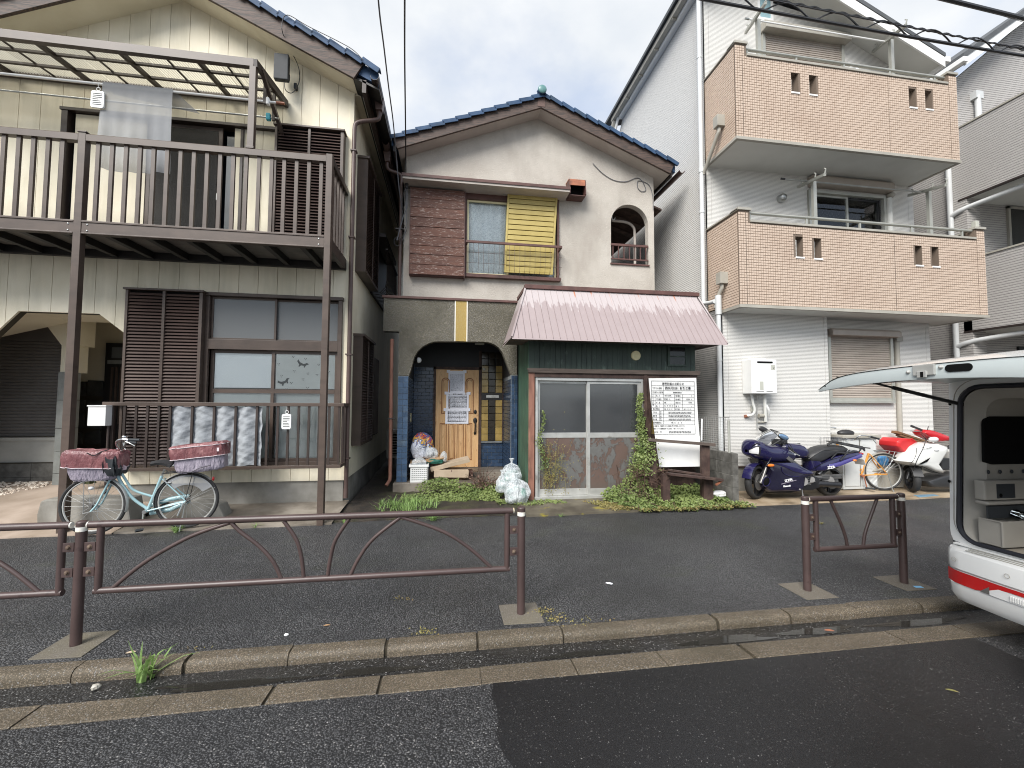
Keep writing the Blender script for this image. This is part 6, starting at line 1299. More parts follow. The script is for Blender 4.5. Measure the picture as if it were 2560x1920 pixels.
solo('green_wrapper', MB().ell((1.17,6.60,.2), .08,.05,.09, 10, 6), 'bag_green', 'green wrapping showing through the front garbage bag', 'wrapper', smooth=1)
rbp = thing('rubbish_sack', 'torn white sack with red, yellow and blue print heaped in the porch corner', 'sack', (-.45, 8.1, .62))
part('sack', bag((-.47,8.05,.80), .19,.16,.27, 21, knot=False), 'printed_sack', rbp, smooth=1)
part('sack', bag((-.30,8.0,.68), .13,.11,.12, 25, knot=False), 'bag_white', rbp, smooth=1)
def panel_(nm, lab, c, sx, sy, sz, rot, m, cat='cardboard'):
    mb = MB().box(-sx/2, sx/2, -sy/2, sy/2, -sz/2, sz/2); R_ = Matrix.Rotation(rot[2], 3, 'Z') @ Matrix.Rotation(rot[1], 3, 'Y') @ Matrix.Rotation(rot[0], 3, 'X')
    mb.v = [tuple(R_ @ Vector(v)+Vector(c)) for v in mb.v]; return solo(nm, mb, m, lab, cat, bevel=.004)
panel_('flat_carton', 'flattened brown carton lying under the rubbish sack', (-.42,8.02,.56), .5, .35, .03, (0,-.08,.1), 'cardboard')
panel_('flat_carton', 'flattened carton sticking out right of the rubbish sack', (-.22,7.95,.60), .32, .26, .02, (.1,-.2,.3), 'cardboard')
panel_('long_carton', 'long grey carton with its flap open in front of the wooden door', (.05,7.95,.50), .72, .3, .07, (.05,-.22,.05), 'cardboard_grey')
panel_('low_carton', 'low beige carton lying on the porch step', (.08,7.9,.34), .62, .3, .13, (0,.03,0), 'cardboard_grey')
panel_('brick_pile', 'small stack of dark bricks beside the wooden door', (.36,8.0,.32), .22, .12, .12, (0,0,.1), 'board_red', 'bricks')
solo('green_bag', bag((-.22,7.86,.55), .14,.06,.05, 31, knot=False), 'green_cloth', 'dark green bag squeezed between the cartons', 'bag', smooth=1)
solo('clear_bag', bag((-.06,7.92,.62), .06,.05,.1, 33), 'bag_white', 'little white bag standing on the cartons', 'bag', smooth=1)
solo('basket_bag', bag((-.49,7.77,.52), .13,.09,.11, 35), 'bag_white', 'white bag stuffed into the laundry basket', 'bag', smooth=1)
# dead shrub
dp = thing('dead_shrub', 'bare dead shrub with tangled brown twigs beside the porch', 'shrub', (.62, 7.4, .1))
r = random.Random(17); tw = MB()
for k in range(34):
    a = r.uniform(0, 6.28); L0 = r.uniform(.2, .62); p0 = Vector((.60+r.uniform(-.12,.12), 7.45+r.uniform(-.1,.1), .12)); d = Vector((cos(a)*r.uniform(.3,1), sin(a)*.4, r.uniform(.2,1.0))).normalized()
    pts = [p0+d*L0*t+Vector((r.uniform(-.02,.02), 0, -.18*L0*t*t)) for t in (0,.35,.7,1)]; tw.tube(pts, [.006,.005,.004,.002], 5)
part('branch', tw, 'branch', dp)
lf = MB()
for k in range(320):
    c = Vector((.62+r.gauss(0,.17), 7.45+r.gauss(0,.12), .14+abs(r.gauss(0,.13)))); q_ = Quaternion(Vector((r.gauss(0,1),r.gauss(0,1),r.gauss(0,1))).normalized(), r.uniform(0,6.28)); s = r.uniform(.012,.028)
    lf.add([c+q_ @ Vector(v)*s for v in ((-1,0,0),(0,-.5,.1),(1,0,0),(0,.5,.1))], [(0,1,2,3)])
part('dead_leaves', lf, 'dead_leaf', dp, recalc=False)
# ---- ground cover creeper
def in_poly(x, y, poly):
    c = False; j = len(poly)-1
    for i in range(len(poly)):
        if (poly[i][1] > y) != (poly[j][1] > y) and x < (poly[j][0]-poly[i][0])*(y-poly[i][1])/(poly[j][1]-poly[i][1])+poly[i][0]: c = not c
        j = i
    return c
def leafset(mb, c, s, r, n=None, up=.8):
    nrm = Vector((r.gauss(0,.5), r.gauss(0,.5)-.25, up)).normalized(); q_ = Vector((0,0,1)).rotation_difference(nrm) @ Quaternion((0,0,1), r.uniform(0,6.28))
    mb.add([c+q_ @ (Vector(v)*s) for v in ((-.9,0,0),(-.3,-.55,.08),(.5,-.45,.05),(1,0,0),(.5,.45,.05),(-.3,.55,.08))], [(0,1,2,3,4,5)])
def noise2(x, y, k=1.): return .5+.25*(sin(3.1*x*k+1.3)*cos(2.7*y*k+.4)+sin(5.3*x*k+2.1*y*k)+.6*sin(9.7*x*k-4.2*y*k+1)*cos(7.9*y*k))
def cover(name, label, poly, hf, n, sz, m, seed, dens=None):
    r = random.Random(seed); st_ = []; xs_ = [p[0] for p in poly]; ys_ = [p[1] for p in poly]; mb = MB(); k = 0; tries = 0
    while k < n and tries < n*12:
        tries += 1; x = r.uniform(min(xs_), max(xs_)); y = r.uniform(min(ys_), max(ys_))
        if not in_poly(x+.05*sin(9*y+seed), y+.04*sin(11*x)+.02*sin(31*x), poly): continue
        if dens and r.random() > dens(x, y): continue
        h_ = hf(x, y); z = h_*(1-r.random()**2.2*.55); leafset(mb, Vector((x, y, z+r.uniform(-.01,.025))), sz*r.uniform(.4,1.0)**1.0*r.choice((1,1,1.25,1.6)), r); k += 1
    o = part(name, mb, m, recalc=False); tag(o, label, 'ground cover', kind='stuff'); return o
def hR(x, y):     # mound rising to the shop wall on the left and under the bench
    b = .035+max(0, (y-5.95))*.22; m_ = max(0, 1-abs(x-3.12)/.33); e_ = max(0, min(1, (y-6.05)/.62)); return .02+b*(.75+.5*noise2(x,y,2.5))+.80*m_**1.2*e_**1.3+.02*sin(23*x+17*y)
polyR = [(2.40,6.58),(2.55,6.30),(2.70,6.10),(2.95,5.97),(3.4,5.93),(4.0,5.93),(4.55,5.95),(4.75,5.98),(4.60,6.08),(4.45,6.4),(4.44,6.75),(3.3,6.78),(2.9,6.72)]
cover('ground_cover', 'thick green creeper spreading in front of the shop under the bench', polyR, hR, 15000, .021, 'leaf_cover', 41)
cover('ground_cover', 'yellowing creeper fringe creeping onto the shop doorstep', [(2.15,6.5),(2.35,6.15),(2.7,5.98),(3.5,5.90),(4.7,5.93),(4.6,6.02),(3.2,6.02),(2.75,6.2),(2.6,6.6)], lambda x, y: .055, 2600, .016, 'leaf_dry', 42)
mb = MB(); r = random.Random(44)
for k in range(2200):      # strands climbing the door edge and the wall
    t = r.random(); z = .35+1.45*t**1.2; x = 3.20+r.gauss(0,.055*(1.35-t))-.05*sin(z*5)+(.04 if z > 1.3 else 0); leafset(mb, Vector((x, 6.72-r.random()*.09*(1.2-t), z)), .021*r.uniform(.6,1.2), r, up=.35)
for k in range(900): leafset(mb, Vector((3.0+abs(r.gauss(0,.15)), 6.38+r.gauss(0,.08), .50+r.random()*.30)), .02*r.uniform(.5,1.3), r, up=.5)
stm = MB()
for k in range(70):
    x = 3.1+r.gauss(0,.16); y = r.uniform(6.15,6.6); h0 = r.uniform(.2,.7); stm.tube(spline([(x,y,.03),(x+r.gauss(0,.06),y+.03,h0*.5),(x+r.gauss(0,.1),y+r.uniform(-.1,.06),h0),(x+r.gauss(0,.16),y+r.uniform(-.2,.02),h0*.85)],3), .0035, 4)
for k in range(60):
    x = r.uniform(2.7,4.5); y = r.uniform(5.97,6.4); stm.tube(spline([(x,y,.05),(x+r.gauss(0,.08),y+r.gauss(0,.05),.12),(x+r.gauss(0,.15),y+r.gauss(0,.08),.06)],3), .003, 4)
o = part('creeper_stems', stm, 'branch'); tag(o, 'thin brown stems tangled in the creeper before the shop', 'creeper', kind='stuff')
for k in range(420): t = r.random(); leafset(mb, Vector((1.52+r.gauss(0,.035)*(1.3-t)+.04*sin(t*9), 6.73+.03*r.random(), .5+1.0*t)), .016*r.uniform(.6,1.2), r, up=.3)
for k in range(160): leafset(mb, Vector((3.16+r.gauss(0,.06), 6.27, 1.0+r.gauss(0,.06)-.2*r.random())), .018, r, up=.4)
o = part('climbing_creeper', mb, 'leaf_cover', recalc=False); tag(o, 'green creeper climbing the right edge of the shop doors', 'creeper', kind='stuff')
st = MB()
for k in range(40):
    x = 1.55+abs(r.gauss(0,.22)); z0 = r.uniform(.35,1.0); st.tube([(x,6.772,z0),(x+r.uniform(-.05,.05),6.768,z0-.12),(x+r.uniform(-.08,.08),6.772,z0-.3*r.random()-.1)], .0025, 4)
for k in range(700): leafset(st, Vector((1.56+abs(r.gauss(0,.2)), 6.766, .55+r.gauss(0,.22))), .011, r, up=.1)
o = part('dry_creeper', st, 'leaf_dry', recalc=False); tag(o, 'dried creeper clinging to the lower shop door panel', 'creeper', kind='stuff')
cover('ground_cover', 'green creeper growing along the porch step between basket and garbage bags', [(-.75,7.0),(-.4,6.85),(.3,6.9),(.85,6.85),(.95,7.1),(.9,7.55),(.4,7.62),(-.2,7.63),(-.35,7.55)], lambda x, y: .05+.16*max(0,1-abs(y-7.5)/.6)*(.6+.6*noise2(x,y,3))+(.1 if x < .2 and y > 7.2 else 0), 6200, .019, 'leaf_cover', 46)
cover('ground_cover', 'low green creeper around the garbage bags and the red door post', [(.75,6.65),(1.2,6.42),(1.75,6.5),(1.9,6.62),(1.7,6.7),(1.3,6.7),(.9,6.85)], lambda x, y: .06, 1300, .016, 'leaf_cover', 47)
r = random.Random(50)
mb = MB()
for k in range(85): blades(mb, (-.62+r.gauss(0,.22), 6.62+r.gauss(0,.2), .03), r.randint(3,9), r.uniform(.06,.2), .17, .009, r)
o = part('grass_clump', mb, 'leaf_grass', recalc=False); tag(o, 'clump of bright green grass at the mouth of the alley', 'grass', kind='stuff')
def weed(label, c, n, h, sp, w, m='leaf_grass', cat='weed'):
    mb = blades(MB(), c, n, h, sp, w, RG); return solo('weed_tuft', mb, m, label, cat, 'weeds growing from cracks', loc=c, recalc=False)
weed('long-bladed weed tuft growing out of the gutter by the kerb', (-1.78,2.915,-.07), 22, .25, .22, .017)
weed('spreading weed tuft at the pavement edge behind the long guard fence', (-.18,5.98,.0), 50, .10, .22, .010)
weed('weed tuft under the rear wheel of the blue bicycle', (-3.30,5.86,.0), 40, .10, .18, .010)
weed('tiny weed tuft near the middle of the cream house apron edge', (-2.42,5.92,.0), 12, .09, .1, .008)
weed('small weed tuft right of the right balcony post', (-1.35,6.0,.0), 14, .08, .1, .008)
weed('thin weed on the shop doorstep edge', (1.62,5.92,.0), 12, .05, .12, .008)
weed('small weed in the asphalt behind the short guard fence', (5.02,5.1,.0), 10, .04, .07, .012, 'leaf_dry')
mb = MB()
for c, n, sp in (((.74,3.26),70,.05), ((.80,3.14),60,.05), ((-.15,3.09),50,.06), ((1.05,3.08),40,.09), ((.95,4.1),0,.1), ((-.35,3.62),26,.04), ((-1.6,3.1),14,.05)):
    for k in range(n): leafset(mb, Vector((c[0]+RG.gauss(0,sp), c[1]+RG.gauss(0,sp*.5), .006+RG.random()*.008)), .008*RG.uniform(.6,1.2), RG)
o = part('crack_moss', mb, 'leaf_dry', recalc=False); tag(o, 'tiny dry weeds in the pavement along the kerb', 'ground cover', kind='stuff')
# scraps and fallen leaves
def scrap(nm, lab, x, y, z, l, w_, m, a, cat): 
    mb = MB(); d = Vector((cos(a),sin(a),0)); s = Vector((-sin(a),cos(a),0)); c = Vector((x,y,z))
    mb.grid(lambda u, v: c+d*l*(u-.5)+s*w_*(v-.5)*(1-(2*u-1)**2*.9)+Vector((0,0,.004+.006*sin(u*3.1)*abs(v-.5))), 6, 2); return solo(nm, mb, m, lab, cat, recalc=False, smooth=1)
scrap('fallen_leaf', 'tan fallen leaf on the gutter slab before the van', 2.80, 2.80, RZ+.004, .07, .03, 'hood_copper', -.3, 'leaf')
scrap('fallen_leaf', 'pale fallen leaf beside the left fence footing', -1.98, 3.10, .004, .055, .028, 'cardboard_grey', .2, 'leaf')
scrap('fallen_leaf', 'brown fallen leaf on the pavement under the long guard fence', -.84, 3.27, .004, .05, .02, 'cardboard', .1, 'leaf')
scrap('fallen_leaf', 'yellowish fallen twig on the smooth road patch', 2.92, 2.12, RZ+.006, .06, .02, 'leaf_dry', -.6, 'twig')
solo('white_pebble', MB().ell((-1.08,3.18,.008), .016,.011,.009, 10, 6), 'white_plastic', 'small white pebble on the pavement near the kerb', 'pebble', smooth=1)
solo('paper_scrap', MB().grid(lambda u, v: (1.42+.05*u+.01*sin(v*5), 3.66+.03*v+.01*sin(u*7), .006+.008*sin(u*6)*sin(v*4)), 6, 5), 'paper', 'small white paper scrap on the pavement asphalt', 'paper', recalc=False)
solo('crumpled_plastic', bag((4.33,6.28,.18), .11,.07,.055, 61, knot=False), 'white_plastic', 'crumpled white plastic cup lying on the green creeper by the block wall', 'litter', smooth=1)
solo('plastic_scrap', bag((-2.0,2.86,-.05), .022,.018,.016, 62, knot=False), 'cap_grey', 'crushed clear plastic scrap in the gutter beside the weed tuft', 'litter', smooth=1)
# ================================================================== OVERHEAD WIRES
def wire(lab, pts, r, m='wire_black', grp='overhead cables'):
    return solo('overhead_cable', MB().tube(spline(pts, 8), r, 6), m, lab, 'cable', grp, smooth=40)
cw = lambda u, v, Y: (P(u,v,Y)[0], Y, P(u,v,Y)[1])
WY = 4.6
def cab(a, b, sag, n=10): return [Vector(a)*(1-t)+Vector(b)*t-Vector((0,0,sag*4*t*(1-t))) for t in [i/n for i in range(n+1)]]
a, b = cw(1640,-25,WY), cw(2640,152,WY+.3); d = (Vector(b)-Vector(a))
wire('thick black overhead cable crossing in front of the white house', cab(a, b, .03), .020)
wire('thin black overhead cable just above the thick one', cab(Vector(a)+Vector((.1,0,.17)), Vector(b)+Vector((0,0,.10)), .02), .008)
hel = [Vector(a)+d*t+Vector((0,.03*cos(t*52), .055+.075*sin(t*52))) for t in [i/110 for i in range(111)]]
solo('overhead_cable', MB().tube(hel, .010, 5), 'wire_black', 'spiral black wrap wire looping around the thick overhead cable', 'cable', 'overhead cables', smooth=40)
a2 = cw(1880,-12,WY+.2); b2 = cw(2640,140,WY+.5); d2 = Vector(b2)-Vector(a2)
solo('overhead_cable', MB().tube([Vector(a2)+d2*t+Vector((0,0,.012*sin(t*150))) for t in [i/160 for i in range(161)]], .012, 5), 'wire_black', 'wavy twisted overhead cable above the others', 'cable', 'overhead cables', smooth=40)
wire('thick dark bundled cable in the sky at the upper right corner', [cw(2290,-20,5.2), cw(2420,12,5.3), cw(2640,66,5.5)], .032)
wire('thin grey wire in the sky below the bundled cable', [cw(2400,10,6.0), cw(2500,38,6.0), cw(2640,80,6.0)], .004, 'wire_grey')
sv = lambda q, Y: (P(*zB(*q), Y)[0], Y, P(*zB(*q), Y)[1])
gw_ = lambda q, Y: (P(*zG(*q), Y)[0], Y, P(*zG(*q), Y)[1])
wire('straight black service wire dropping down to the old stucco house', [sv((1838,-60),4.5), sv((1838,500),5.8), sv((1845,1100),7.0), sv((1848,1500),7.9)], .012, 'wire_black', 'service wires of the stucco house')
wire('wavy grey service wire dropping left of the straight one', [sv((1605,-60),4.6), sv((1625,150),4.9), sv((1660,420),5.4), sv((1700,760),6.1), sv((1738,1050),6.8), sv((1765,1350),7.4), gw_((1790,600),7.7), gw_((1815,760),7.95)], .010, 'wire_grey', 'service wires of the stucco house')
cl = thing('wire_clamp', 'dark insulator clamp with tangled wires at the corner of the stucco house', 'insulator', (-.86, 7.95, 5.3))
part('insulator', MB().lathe([(0,0),(.03,.0),(.035,.03),(.02,.05),(.034,.07),(.03,.1),(0,.11)], (P(*zG(1855,590),7.95)[0],7.95,P(*zG(1855,590),7.95)[1]), n=12), 'wire_black', cl, smooth=40)
r = random.Random(71)
for k in range(5):
    part('loose_wire', MB().tube(spline([gw_((1850+r.uniform(-8,8),590),7.95), gw_((1830+r.uniform(-25,35),720+r.uniform(-40,40)),7.97), gw_((1835+r.uniform(-30,20),850),7.97), gw_((1820+r.uniform(-40,40),960),7.98), gw_((1800+r.uniform(-50,20),1040),7.98)], 5), .006, 5), 'wire_black' if k % 2 else 'wire_grey', cl)
part('loose_wire', MB().tube([gw_((1775+30*cos(a),1050+38*sin(a)),8.0) for a in [i*pi/10 for i in range(20)]], .006, 5, closed=True), 'wire_black', cl)
# ================================================================== BICYCLES
class Frame:
    """local bicycle axes: s forward along the machine, l to its left, z up"""
    def __init__(f, base, ang, lean=0): f.b = Vector(base); f.d = Vector((cos(ang), sin(ang), 0)); f.l = Vector((-sin(ang), cos(ang), 0)); f.k = lean
    def __call__(f, s, z, l=0): return f.b+f.d*s+f.l*(l+f.k*z)+Vector((0,0,z))
def wheel(F_, par, s, R, steer=0, name='wheel', nsp=28, wt=.019, rimm='alu', hub='moto_silver'):
    up = Vector((0,0,1)); d = F_.d*cos(steer)+F_.l*sin(steer); ax = d.cross(up); c = F_(s, R)
    ring = lambda rad, n=40, off=0: [c+(d*cos(2*pi*i/n)+up*sin(2*pi*i/n))*rad+ax*off for i in range(n)]
    w = part(name, MB().tube(ring(R-wt), wt, 8, closed=True), 'rubber', par, smooth=1)
    part('rim', MB().tube(ring(R-wt*2-.006), .010, 6, closed=True), rimm, w, smooth=1)
    sp = MB()
    for i in range(nsp):
        a = 2*pi*i/nsp; e = c+(d*cos(a)+up*sin(a))*(R-wt*2-.008); a2 = a+(.9 if i % 2 else -.9); h = c+(d*cos(a2)+up*sin(a2))*.022+ax*(.028 if i % 4 < 2 else -.028); sp.tube([h, e], .0016, 4)
    part('spokes', sp, 'spoke', w); part('hub', MB().cyl(c-ax*.05, c+ax*.05, .018, 12).cyl(c-ax*.032, c-ax*.028, .028, 12).cyl(c+ax*.028, c+ax*.032, .028, 12), hub, w, smooth=40)
    return w, c, d, ax
def mudguard(par, c, d, ax, R, a0, a1, m, w=.028, n=16, name='mudguard'):
    up = Vector((0,0,1))
    def f(u, v):
        a = radians(a0+(a1-a0)*u); t = (v-.5)*2; return c+(d*cos(a)+up*sin(a))*(R-.012*t*t)+ax*w*t
    return part(name, MB().grid(f, n, 6), m, par, thick=.0015, smooth=1)
def soft_box(F_, s0, s1, l0, l1, rings, seed, amp=.006, n=10, ang=0, piv=(0,0)):
    """stack of rounded rectangles: rings = (z, scale_s, scale_l)"""
    r = random.Random(seed); prof = []
    cs, cl_, hs, hl_ = (s0+s1)/2, (l0+l1)/2, (s1-s0)/2, (l1-l0)/2; k = n*4
    ph = [r.uniform(0,6.28) for _ in range(6)]
    def f(u, v):
        x = v*(len(rings)-1); i = min(int(x), len(rings)-2); t = x-i; z, a, b = [rings[i][j]*(1-t)+rings[i+1][j]*t for j in range(3)]
        an_ = 2*pi*u; c_, s_ = cos(an_), sin(an_); e = .45
        px = abs(c_)**e*(1 if c_ > 0 else -1)*hs*a; py = abs(s_)**e*(1 if s_ > 0 else -1)*hl_*b
        wv = amp*(sin(17*an_+ph[0]+3*v)+.7*sin(29*an_+ph[1]-7*v)+.5*sin(11*an_+9*v+ph[2])); q = 1+wv/max(hs,hl_)
        S_, Z_ = cs+px*q, z+.5*wv
        S2, Z2 = piv[0]+(S_-piv[0])*cos(ang)-(Z_-piv[1])*sin(ang), piv[1]+(S_-piv[0])*sin(ang)+(Z_-piv[1])*cos(ang)
        return F_(S2, Z2, cl_+py*q)
    mb = MB().grid(f, k, (len(rings)-1)*4); return mb
# ---- pale blue step-through bicycle
gx, gy = G(466.7, 1319, .03); fx, fy = G(231.6, 1336, .03)
B1 = Frame((gx, gy, .03), atan2(fy-gy, fx-gx), .04)
WB = sqrt((fx-gx)**2+(fy-gy)**2)
nb = lambda x, y, l=0: B1((1560-x)*WB/1020, (1147-y)*.00121, l)
bike = thing('bicycle', 'pale blue step-through bicycle with maroon and lilac covered baskets', 'bicycle', B1(WB*.45, 0))
R1 = .345
w1, c1, d1, a1 = wheel(B1, bike, 0, R1); w2, c2, d2, a2 = wheel(B1, bike, WB, R1, -.10, name='wheel')
mudguard(bike, c1, d1, a1, R1+.012, 20-40, 135, 'alu'); mudguard(bike, c2, d2, a2, R1+.012, 55, 195, 'alu')
pb = lambda *pts: spline(list(pts), 6)
fr = part('frame', MB().tube(pb(nb(760,545), nb(850,690), nb(960,820), nb(1112,925)), .017, 12).tube(pb(nb(785,500), nb(860,610), nb(960,730), nb(1165,805)), .014, 12).tube([nb(1115,945), nb(1265,600)], .017, 12)
          .tube([nb(735,600), nb(790,420)], .020, 12).tube([nb(1115,945,.05), nb(1560,870,.055)], .010, 8).tube([nb(1115,945,-.05), nb(1560,870,-.055)], .010, 8).tube([nb(1285,630,.03), nb(1560,860,.055)], .008, 8).tube([nb(1285,630,-.03), nb(1560,860,-.055)], .008, 8), 'bike_blue', bike, smooth=40)
part('fork', MB().tube(pb(nb(725,615,.045), nb(660,740,.048), nb(600,850,.05), nb(540,915,.05)), .011, 10).tube(pb(nb(725,615,-.045), nb(660,740,-.048), nb(600,850,-.05), nb(540,915,-.05)), .011, 10).tube([nb(725,615,-.05), nb(725,615,.05)], .014, 8), 'bike_blue', bike, smooth=40)
hb = part('handlebar', MB().tube([nb(790,430), nb(822,320)], .012, 10).tube(pb(nb(822,320,0), nb(835,300,.10), nb(860,235,.2), nb(930,205,.25), nb(1030,208,.27)), .011, 10).tube(pb(nb(822,320,0), nb(790,300,-.12), nb(740,270,-.24), nb(720,250,-.28), nb(780,262,-.29)), .011, 10).tube([nb(822,320,0), nb(770,312,0)], .012, 8), 'chrome', bike, smooth=40)
part('grip', MB().tube([nb(1020,208,.27), nb(1140,212,.28)], .016, 10), 'dark_grey_plastic', hb, smooth=40); part('grip', MB().tube([nb(745,262,-.285), nb(835,278,-.29)], .016, 10), 'dark_grey_plastic', hb, smooth=40)
part('brake_lever', MB().tube(pb(nb(985,225,.26), nb(1040,245,.27), nb(1090,270,.275)), .007, 8), 'steel', hb, smooth=40); part('bell', MB().ell(nb(965,182,.24), .028,.028,.02, 12, 6), 'chrome', hb, smooth=1)
part('brake_lever', MB().tube(pb(nb(700,270,-.27), nb(720,320,-.26), nb(740,345,-.25)), .007, 8), 'steel', hb, smooth=40)
part('brake_cable', MB().tube(pb(nb(960,225,.22), nb(860,240,.15), nb(790,250,.05), nb(760,330,.0), nb(760,420,.03)), .003, 5), 'wire_black', hb)
part('saddle', MB().grid(lambda u, v: nb(1150+250*u, 480-20*sin(u*3)+16*abs(v-.5)*4*(.4+.6*u), (v-.5)*(.04+.20*u**1.2)), 14, 8), 'seat_black', bike, thick=.03, smooth=1)
part('seat_post', MB().tube([nb(1262,615), nb(1290,535)], .012, 8).tube([nb(1295,545,-.03), nb(1335,590,-.02)], .006, 6), 'steel', bike, smooth=40)
bc = soft_box(B1, (1560-830)*WB/1020, (1560-300)*WB/1020, -.14, .14, [(.65,.75,.8),(.67,.84,.86),(.73,.92,.93),(.83,1.0,1.0)], 3, .008)
bk1 = part('front_basket_cover', bc, 'bag_lilac', bike, smooth=1)
part('basket_skirt', soft_box(B1, (1560-860)*WB/1020, (1560-262)*WB/1020, -.155, .155, [(.80,1.0,1.0),(.90,1.02,1.02),(.97,1.0,1.0),(1.0,.9,.9),(1.005,.5,.5),(1.0,.05,.05)], 4, .007, ang=.06, piv=(.95,.9)), 'bag_maroon', bk1, smooth=1)
part('piping', MB().tube([v for v in [Vector(p) for p in soft_box(B1, (1560-862)*WB/1020, (1560-260)*WB/1020, -.157, .157, [(.805,1,1),(.815,1,1)], 4, .007, ang=.06, piv=(.95,.9)).v[:40]]], .004, 5, closed=True), 'piping', bk1)
part('cover_gather', soft_box(B1, (1560-850)*WB/1020, (1560-690)*WB/1020, -.15, .15, [(.70,.8,.8),(.78,1,1),(.90,1,1),(.95,.8,.8)], 14, .012), 'dark_grey_plastic', bk1, smooth=1)
part('zip', MB().tube(pb(nb(560,330,.19), nb(620,360,.17), nb(680,330,.15), nb(740,310,.1)), .006, 6), 'seat_black', bk1)
rot = .10
bc = soft_box(B1, -.43, .13, -.14, .14, [(.71,.80,.82),(.73,.9,.9),(.82,.95,.95),(.905,.97,.97)], 5, .008, ang=-rot, piv=(-.15,.8))
bk2 = part('rear_basket_cover', bc, 'bag_lilac', bike, smooth=1)
part('basket_skirt', soft_box(B1, -.45, .155, -.155, .155, [(.885,1,1),(.96,1.01,1.01),(1.035,1,1),(1.055,.9,.9),(1.06,.05,.05)], 6, .005, ang=-rot, piv=(-.15,.8)), 'bag_maroon', bk2, smooth=1)
for z in (.89, 1.03): part('piping', MB().tube([Vector(p) for p in soft_box(B1, -.452, .157, -.157, .157, [(z,1,1),(z+.01,1,1)], 6, .003, ang=-rot, piv=(-.15,.8)).v[:40]], .004, 5, closed=True), 'piping', bk2)
lbq = nb(1962,330,.165); part('bag_label', MB().box(lbq.x-.012, lbq.x+.012, lbq.y-.012, lbq.y-.006, lbq.z-.022, lbq.z+.022), 'piping', bk2)
part('basket_tie', MB().tube([nb(1560,552,.15), nb(1650,560,.16), nb(1740,520,.15), nb(1880,490,.15)], .004, 5).tube([nb(1300,570,.1), nb(1400,545,.14), nb(1560,552,.15)], .004, 5), 'seat_black', bike)
part('rear_rack', MB().tube([nb(1300,570,.06), nb(1560,560,.06), nb(1800,545,.06)], .006, 6).tube([nb(1300,570,-.06), nb(1560,560,-.06), nb(1800,545,-.06)], .006, 6).tube([nb(1640,555,.06), nb(1560,850,.07)], .005, 6).tube([nb(1640,555,-.06), nb(1560,850,-.07)], .005, 6), 'black_plastic', bike)
part('crank', MB().tube([nb(1100,950,.07), nb(1105,1060,.09)], .009, 8).cyl(nb(1112,945,-.06), nb(1112,945,.08), .022, 12), 'chrome', bike, smooth=40); part('pedal', MB().bar(nb(1060,1130,.08), nb(1110,1100,.16), .07, .022), 'dark_grey_plastic', bike)
part('chain_case', MB().tube([nb(1120,985,-.06), nb(1350,960,-.06), nb(1560,880,-.065)], .028, 10).tube([nb(1120,905,-.06), nb(1350,850,-.06), nb(1560,830,-.065)], .028, 10), 'bike_blue', bike, smooth=40)
part('front_stay', MB().tube([nb(540,915,.06), nb(880,918,.04)], .003, 5).tube([nb(465,930,.06), nb(540,915,.05)], .008, 6).tube([nb(465,600,.05), nb(470,935,.06)], .004, 5), 'spoke', bike); part('rear_stay', MB().tube([nb(1560,870,.06), nb(1890,740,.035)], .003, 5).tube([nb(1560,870,-.06), nb(1890,740,-.035)], .003, 5), 'spoke', bike)
part('stand', MB().tube([nb(1560,870,.06), nb(1545,1000,.08), nb(1520,1160,.11)], .008, 8).tube([nb(1545,880,.07), nb(1490,1005,.09)], .013, 8), 'steel', bike, smooth=40)
part('rear_reflector', MB().ell(nb(1857,650,0), .016,.016,.028, 10, 6), 'lens_red', bike, smooth=1); part('coat_guard', MB().grid(lambda u, v: c1+(d1*cos(.9+u*1.7)+Vector((0,0,1))*sin(.9+u*1.7))*(.20+.12*v)+a1*(-.045), 12, 4), 'net_cloth', bike, recalc=False)
part('headlamp', MB().ell(nb(545,685,.06), .03,.025,.022, 10, 6), 'lens_clear', bike, smooth=1); part('rear_lock', MB().tube([nb(1300,640,.04), nb(1345,670,.045), nb(1385,665,.04)], .010, 8), 'steel', bike)
part('hanging_tag', MB().quad(nb(830,460,.02), nb(895,490,.03), nb(890,520,.03), nb(830,530,.02)), mat('tag_pink', srgb(224,200,206)), bike, recalc=False)
# ---- orange bicycle beside the white house
ox, oy = G(2209, 1226, .04)
B2 = Frame((ox, oy, .04), radians(180-14), .03)
ob = thing('bicycle', 'rusty orange bicycle parked behind the purple motorcycle', 'bicycle', B2(.5, 0)); SX = .345/167
m2 = lambda x, y, l=0: B2((1415-x)*SX*.90, (1335-y)*SX, l)
R2 = .345; w1, c1, d1, a1 = wheel(B2, ob, 0, R2, rimm='alu'); w2, c2, d2, a2 = wheel(B2, ob, 1.10, R2, .1, rimm='alu')
mudguard(ob, c1, d1, a1, R2+.012, 15-30, 150, 'cap_grey'); mudguard(ob, c2, d2, a2, R2+.012, 40, 190, 'cap_grey')
part('frame', MB().tube(pb(m2(1010,960), m2(1060,1060), m2(1110,1150), m2(1200,1200)), .019, 12).tube(pb(m2(1075,1080), m2(1130,1150), m2(1200,1155), m2(1240,1120)), .014, 10).tube([m2(1205,1205), m2(1282,1005)], .019, 12).tube([m2(1205,1200,.05), m2(1430,1185,.055)], .011, 8).tube([m2(1205,1200,-.05), m2(1430,1185,-.055)], .011, 8).tube([m2(1280,1010,.03), m2(1415,1168,.055)], .009, 8).tube([m2(1280,1010,-.03), m2(1415,1168,-.055)], .009, 8).tube([m2(1000,985), m2(985,910)], .02, 10), 'bike_orange', ob, smooth=40)
